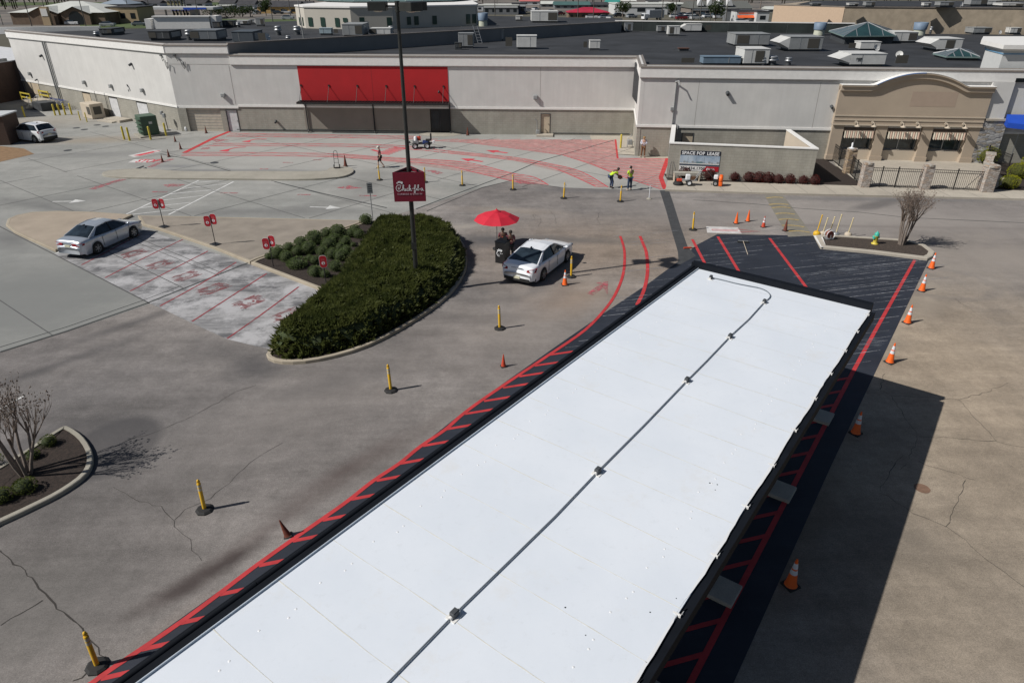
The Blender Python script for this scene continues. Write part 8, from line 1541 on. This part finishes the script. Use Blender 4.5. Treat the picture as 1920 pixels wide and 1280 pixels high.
for fx in (-.12, .22): 
    x = w_ * fx; b = MB(); b.add([(x - 4.5, -D / 2 - 1.5, 0), (x + 4.5, -D / 2 - 1.5, 0), (x + 4.5, -D / 2 - 1.5, he), (x, -D / 2 - 1.5, he + 1.6), (x - 4.5, -D / 2 - 1.5, he)] + [(x - 4.5, -D / 2 + 3, 0), (x + 4.5, -D / 2 + 3, 0), (x + 4.5, -D / 2 + 3, he), (x, -D / 2 + 3, he + 1.6), (x - 4.5, -D / 2 + 3, he)], [(0, 1, 2, 3, 4), (1, 6, 7, 2), (0, 4, 9, 5)]); b.build('gable_wall', wl_b, t_)
    b = MB(); b.add([(x - 5, -D / 2 - 2, he - .2), (x, -D / 2 - 2, he + 1.8), (x, 0, he + 1.8), (x - 5, 0, he - .2), (x + 5, -D / 2 - 2, he - .2), (x + 5, 0, he - .2)], [(0, 1, 2, 3), (1, 4, 5, 2)]); b.build('gable_roof', rf_pale, t_)
b = MB(); x = w_ * .22; b.add([(x + 2.4 * math.cos(t), -D / 2 - 1.56, he * .45 + 2.4 * max(-.8, math.sin(t))) for t in [2 * math.pi * k / 20 for k in range(20)]], [tuple(range(20))]); b.build('arched_window', win, t_); b = MB(); b.box((w_ * -.06, -D / 2 - 3, he * .75), (2.4, 1.2, he * 1.5)); b.build('sign_tower', wl_t, t_); b = MB(); b.box((w_ * -.06, -D / 2 - 3.65, he * 1.05), (2.0, .1, he * .6)); b.build('tower_panel', m_trim, t_)
bld(190, 242, 22, -3, 'house with pale blue hipped roof beyond the brick building', wl_g, M('blue_shingle', (.25, .30, .35), .8), 'hip', 14, 2); bld(205, 262, 44, 15, 'low tan storefront right of the brown brick building', wl_t, rf_dark, 'flat', 12, 3)
o, w_, D, he, h = bld(325, 357, 31, 20, 'little cream shop with a blue roof by the fuel canopy', m_tan2, m_blue, 'flat', 10, 5)
c, w_, d = rsize(262, 404, 36, 0); zc = hgt(330, 36, 14, 0); o = empty('fuel_canopy', (c.x, c.y + 4, 0), 0, 'long white fuel station canopy with a blue band at top left', 'canopy'); b = MB(); b.box((0, 0, zc - .4), (w_, 9, .8)); b.build('canopy_deck', wl_w, o); b = MB(); b.box((w_ * .26, -4.56, zc - .4), (w_ * .3, .1, .6)); b.build('blue_band', m_blue, o)
for k in range(5): b = MB(); b.box((w_ * (-.4 + .2 * k), 0, zc / 2 - .4), (.5, .5, zc - .8)); b.build('column', wl_w, o)
bld(404, 432, 24, 12, 'long grey shed right of the fuel canopy', wl_g, rf_pale, 'flat', 8, 2); bld(345, 385, 13, 0, 'small white house behind the fuel canopy', wl_w, rf_dark, 'gable', 10, 2); bld(412, 440, 14, 0, 'white gabled house, left of a row on the far street', wl_w, rf_dark, 'gable', 9, 2); bld(446, 478, 18, 1, 'white gabled house, right of a row on the far street', wl_w, rf_dark, 'gable', 9, 2)
bld(484, 560, 26, 3, 'yellow gabled house with a dark shingle roof left of the penthouse', M('yellow_siding', (.45, .30, .12), .9), rf_dark, 'gable', 12, 4); bld(266, 300, 13, 1, 'small pale house above the green verge', wl_w, rf_dark, 'gable', 9, 2)
bld(893, 906, 21, 11, 'white box building right of the penthouse', wl_w, rf_pale, 'flat', 8, 1); bld(906, 972, 28, 11, 'long white fascia store right of the penthouse', wl_g, rf_pale, 'flat', 14, 5, fascia=wl_w); bld(960, 986, 27, 8, 'dark blue grey store with a white sign', M('slate_wall', (.07, .08, .11), .8), rf_dark, 'flat', 10, 2, fascia=wl_w)
bld(975, 1012, 10, -3, 'small pink roofed store on the far street', wl_w, M('pink_roof', (.5, .15, .14), .7), 'gable', 10, 2); bld(1040, 1106, 17, 4, 'teal roofed long building behind the red roofed restaurant', wl_g, teal, 'gable', 14, 5); bld(1106, 1140, 15, 5, 'dark teal roofed building behind the red roofed restaurant', wl_g, rf_dark, 'gable', 14, 3); bld(1138, 1162, 12, 0, 'bright teal roofed shop on the far street', wl_w, M('bright_teal', (.05, .28, .24), .6), 'gable', 10, 2)
bld(1066, 1142, 35, 15, 'restaurant with bright red roof and brick front', wl_b, M('red_roof', (.40, .02, .05), .6, .2, .3), 'hip', 12, 7); bld(1152, 1251, 28, 9, 'long white warehouse store behind the parked box truck', wl_w, rf_pale, 'flat', 20, 3, fascia=m_trim); bld(1251, 1266, 24, 8, 'dark grey end of the white warehouse', wl_g, rf_pale, 'flat', 20, 0); bld(1268, 1292, 26, 9, 'grey metal shed right of the white warehouse', wl_g, rf_pale, 'flat', 20, 1)
o, w_, D, he, h = bld(1294, 1408, 31, 4, 'shopping strip with long grey roof and four white dormers', M('strip_front', (.20, .17, .15), .9), M('strip_roof', (.12, .125, .115), .9, .15), 'gable', 18, 9, fascia=wl_w)
for k in range(4): x = w_ * (-.34 + .16 * k); b = MB(); b.add([(x - 1.4, -D / 2 + 1, he + .9), (x + 1.4, -D / 2 + 1, he + .9), (x, -D / 2 + 1, he + 3.6), (x, -1, he + 3.6)], [(0, 1, 2), (1, 3, 2), (0, 2, 3)]); b.build('dormer', wl_w, o)
o, w_, D, he, h = bld(1379, 1417, 42, 22, 'white shop front with a bright orange awning', wl_w, rf_dark, 'flat', 12, 3); b = MB(); b.add([(-w_ * .46, -D / 2, he * .66), (w_ * .46, -D / 2, he * .66), (w_ * .46, -D / 2 - 1.2, he * .42), (-w_ * .46, -D / 2 - 1.2, he * .42)], [(0, 3, 2, 1)]); b.box((0, -D / 2 - .05, he * .84), (w_ * .8, .08, .25)); b.build('orange_awning', M('orange_cloth', (.70, .12, .03), .7), o)
bld(1417, 1440, 43, 23, 'white side block joined to the orange awning shop', wl_w, rf_dark, 'flat', 12, 1)
bld(1360, 1382, 40, 19, 'dark fenced yard left of the orange awning shop', wl_g, rf_dark, 'flat', 4, 0)
for (a_, yb, yt, lb, wl, rf) in ((236, 14, 2, 'small white house at the far left edge of the top green verge', wl_w, rf_dark), (314, 9, -3, 'tan house behind the fuel canopy, upper row', wl_t, rf_dark), (560, 15, 3, 'orange walled shop hidden behind the penthouse corner', M('orange_wall', (.5, .13, .05), .8), rf_dark), (870, 8, -3, 'white house right of the green penthouse roof', wl_w, rf_pale), (1014, 14, 3, 'grey house above the long roof unit', wl_g, rf_pale), (1168, 9, -2, 'brick house above the white warehouse', wl_b, rf_pale), (1215, 8, -2, 'white cottage above the white warehouse', wl_w, rf_dark), (1440, 24, 13, 'small white shed right of the pale green tree', wl_w, rf_pale)): bld(a_, a_ + 24, yb, yt, lb, wl, rf, 'gable', 9, 2)
# far cars: one kind, copied
def farcar(col, nm):
    t = empty('parked_car'); b = MB(); b.bbox((0, 0, .62), (4.5, 1.8, .7), .12); b.build('body', paintm(nm, col), t); b = MB(); b.add([(-1.9, -.82, .96), (1.1, -.82, .96), (1.1, .82, .96), (-1.9, .82, .96), (-1.2, -.62, 1.45), (.4, -.62, 1.45), (.4, .62, 1.45), (-1.2, .62, 1.45)], [(4, 5, 6, 7), (0, 1, 5, 4), (1, 2, 6, 5), (2, 3, 7, 6), (3, 0, 4, 7)]); b.build('windows', m_carglass, t)
    b = MB(); b.box((-.4, 0, 1.465), (1.6, 1.26, .03)); b.build('roof_panel', bpy.data.materials[nm], t)
    for x in (-1.4, 1.4):
        for s_ in (-1, 1): b = MB(); wheel(b, (x, s_ * .8, .33), .33, .2, 0, 'y'); b.build('wheel', [m_rub, m_galv], t)
    return t
fc_ = {'w': farcar((.6, .61, .62), 'far_white'), 's': farcar((.28, .30, .32), 'far_silver'), 'd': farcar((.03, .035, .04), 'far_dark'), 'r': farcar((.2, .015, .02), 'far_red')}; usedc = set()
for (k, x, y, rz, lb) in (('w', 452, 21, 30, 'white car on the far street under the gabled houses, left one'), ('d', 468, 22, 10, 'dark car on the far street under the gabled houses, middle one'), ('s', 482, 27, 80, 'silver car on the far street left of the yellow house'), ('w', 1035, 25, 20, 'white car between the long roof unit and the red roofed restaurant'), ('r', 1050, 29, 40, 'red car at the left corner of the red roofed restaurant'), ('w', 1348, 35, 10, 'white car right of the dark green rounded tree'), ('d', 1318, 31, 70, 'dark car before the dormered strip, behind the first row'), ('w', 1266, 34, 5, 'white car behind the dark red one, nearest the truck'), ('s', 203, 50, 5, 'silver car on the far road above the small round vent'), ('w', 137, 47, 0, 'white van-like car before the brown brick building'), ('s', 262, 49, 20, 'silver car on the verge road beside the white sign block'), ('w', 536, 26, 10, 'white car parked before the yellow house'), ('s', 540, 37, 0, 'silver car on the road left of the penthouse'), ('d', 522, 27, 5, 'dark car parked before the yellow house'), ('w', 992, 23, 20, 'white car, left of a pair behind the long roof unit'), ('w', 1004, 20, 60, 'white car, right of a pair behind the long roof unit'),
        ('w', 1109, 35.5, 5, 'white van before the red roofed restaurant'), ('w', 1124, 34, 80, 'white car right of the van before the red roofed restaurant'), ('s', 1133, 36, 20, 'silver car, third in the row before the red roofed restaurant'), ('w', 1143, 37, 70, 'white car, last in the row before the red roofed restaurant'), ('d', 1160, 32, 20, 'dark car left of the box truck'), ('s', 1184, 34, 30, 'silver car just left of the box truck'), ('r', 1277, 37, 10, 'dark red car in the lot right of the box truck'), ('w', 1286, 36.5, 30, 'white car touching the dark red one in the lot'), ('s', 1281, 31, 20, 'silver car behind the dark red one in the lot'), ('w', 1293, 32, 15, 'white car in the second row of the lot'), ('w', 1305, 37, 15, 'white car at the right of the first row of the lot'), ('d', 1298, 31, 10, 'dark car in the second row of the lot'), ('w', 1327, 34, 20, 'white car before the dormered strip, left one'), ('s', 1338, 33, 40, 'silver car before the dormered strip, right one'), ('w', 1390, 44, 0, 'white car half hidden behind the parapet by the orange awning')):
    o = fc_[k] if k not in usedc else dup(fc_[k]); usedc.add(k); o.location = g(x, y, .05); o.rotation_euler = (0, 0, R(rz)); tag(o, lb, 'car', 'cars in the far lots')
p = g(1222, 38, .05); o = empty('box_truck', p, R(20), 'white box truck parked before the long white warehouse', 'truck'); b = MB(); b.box((1.2, 0, 2.0), (6, 2.4, 2.5)); b.build('cargo_box', M('truck_grey', (.35, .37, .40), .5), o); b = MB(); b.bbox((-2.9, 0, 1.3), (1.9, 2.2, 1.7), .15); b.build('cab', m_white, o); b = MB(); b.box((-3.87, 0, 1.65), (.05, 1.8, .7)); b.build('windshield', m_carglass, o)
for x in (-2.7, 2.8):
    for s_ in (-1, 1): b = MB(); wheel(b, (x, s_ * 1.05, .45), .45, .3, 0, 'y'); b.build('wheel', [m_rub, m_galv], o)
# thin poles of the town
lp0 = empty('utility_pole'); b = MB(); b.tube([(0, 0, 0), (0, 0, 11)], [.16, .10], 6); b.build('pole', M('pole_grey', (.10, .095, .085), .8), lp0); b = MB(); b.box((0, 0, 10.7), (1.6, .2, .15)); b.build('crossarm', m_hvacd, lp0)
for i, (x, y) in enumerate(((60, 50), (92, 47), (163, 56), (245, 38), (285, 40), (373, 38), (545, 30), (512, 44), (578, 22), (932, 26), (1012, 34), (1083, 36), (1112, 38), (1240, 40), (1265, 38), (1297, 40), (1312, 38), (1331, 40), (1360, 42), (928, 30), (1180, 20))):
    o = lp0 if i == 0 else dup(lp0); o.location = g(x, y); o.scale = (1, 1, rv.uniform(.8, 1.25)); tag(o, 'thin far pole rising among the town buildings', 'pole', 'far utility and lamp poles')
for i, x in enumerate((328, 334.5, 341, 347.5, 353)):
    o = empty('stack_pole', g(x, 34), 0, 'dark leaning pole, number %s of five in a row before the little cream shop' % ('one', 'two', 'three', 'four', 'five')[i], 'pole', 'five dark poles in a row'); b = MB(); b.tube([(0, 0, 0), (-1.0, 0, 13)], .3, 6); b.build('pole', m_hvacd, o)
o = empty('road_sign', g(6, 48), 0, 'green road sign panels on a post at the far left edge', 'sign'); b = MB(); b.tube([(0, 0, 0), (0, 0, 7)], .1, 6); b.build('post', m_hvacd, o); b = MB(); b.box((-1, -.1, 6.2), (4, .1, 1.4)); b.box((-.5, -.1, 3.2), (1.2, .1, 1.4)); b.build('green_panel', M('sign_green', (.0, .22, .11), .5), o)
# trees: individuals in the middle distance, one wood behind
def tree(x, y, r, h, mt, label, name='leafy_tree', seed=0, n=900, bare=False):
    rv.seed(seed); o = empty(name, g(x, y, 0), 0, label, 'tree', 'town trees'); b = MB(); b.tube([(0, 0, 0), (.1, 0, h * .5), (0, .1, h * .75)], [.25, .16, .06], 6)
    for k in range(6): a = k * 1.05; b.tube([(0, 0, h * .4), (r * .6 * math.cos(a), r * .6 * math.sin(a), h * rv.uniform(.6, .85))], [.1, .03], 4)
    b.build('trunk', m_bark, o); b = MB(); cl_ = [(Vector((rv.uniform(-.6, .6) * r, rv.uniform(-.6, .6) * r, h * rv.uniform(.5, .95))), r * rv.uniform(.25, .5)) for _ in range(9)]
    for k in range(n): c, q = rv.choice(cl_); d = Vector((rv.gauss(0, 1), rv.gauss(0, 1), rv.gauss(0, .8))).normalized(); leafq(b, c + d * q * rv.uniform(.7, 1.1), d + Vector((0, 0, .4)), rv.uniform(.25, .5), .5)
    b.build('crown', mt, o); return o
m_tg = leaf_mat('town_green', (.03, .055, .018), (.07, .095, .03)); m_tb = leaf_mat('bare_brown', (.075, .06, .045), (.12, .10, .075), (.05, .045, .035)); m_tl = leaf_mat('spring_green', (.12, .14, .06), (.17, .17, .09))
tree(1340, 41, 3, 6, m_tg, 'dark green rounded tree between the lot and the dormered strip', seed=1); tree(499, 30, 3.0, 5, m_tg, 'dark green tree before the yellow house', seed=2); tree(1167, 33, 3.2, 4.5, m_tg, 'green tree left of the box truck', seed=3); tree(1257, 32, 2.5, 4, m_tg, 'low green tree right of the box truck', seed=4); tree(1425, 17, 9, 14, m_tl, 'pale spring green tree above the orange awning shop', seed=5, n=1500); tree(1505, 14, 9, 10, m_tg, 'green tree behind the left end of the tan block', seed=6, n=1200)
for i, x in enumerate((395, 410, 424, 440, 455, 470)): tree(x, 33, 3.2, 3.2, m_tg, 'low dark shrub-like tree in the row behind the dark louvred roof unit', 'low_tree', 30 + i, 350)
b = MB(); bg_ = MB(); rv.seed(99)
for k in range(620):
    X = rv.uniform(-560, 560); Y = rv.uniform(430, 640) + abs(X) * .05; 
    if rv.random() < .2: X = rv.uniform(-430, -240); Y = rv.uniform(330, 430)
    h = rv.uniform(9, 16); r = rv.uniform(3.5, 6); tgt = bg_ if rv.random() < .25 else b
    for j in range(46): a = rv.uniform(0, 6.28); q = math.sqrt(rv.random()) * r; z = h * (1 - .55 * rv.random() ** 1.5) - (q / r) ** 2 * h * .25; d = Vector((rv.gauss(0, 1), rv.gauss(0, 1) - .5, rv.gauss(.3, 1))); leafq(tgt, Vector((X + q * math.cos(a), Y + q * math.sin(a), z)), d, rv.uniform(.9, 1.9), .45)
    tgt.tube([(X, Y, 0), (X, Y, h * .7)], [.35, .15], 3, caps=False)
b.build('bare_woodland', m_tb, label='bare brown woodland along the horizon', cat='woodland', kind='stuff'); bg_.build('green_woodland', m_tg, label='green evergreens scattered through the far woodland', cat='woodland', kind='stuff')
b = MB(); vs = []
for i in range(61):
    for j in range(8): X = -1500 + 50 * i; Y = 560 + 130 * j; vs.append((X, Y, -1 + 32 * (1 - math.exp(-j * .6)) + 8 * mn.noise(Vector((X * .003, Y * .003, 0)))))
b.add(vs, [(i * 8 + j, (i + 1) * 8 + j, (i + 1) * 8 + j + 1, i * 8 + j + 1) for i in range(60) for j in range(7)], 0, True); b.build('hills', M('hill_brown', (.06, .055, .04), .95, .4, .03, col2=(.09, .085, .05)), kind='structure')
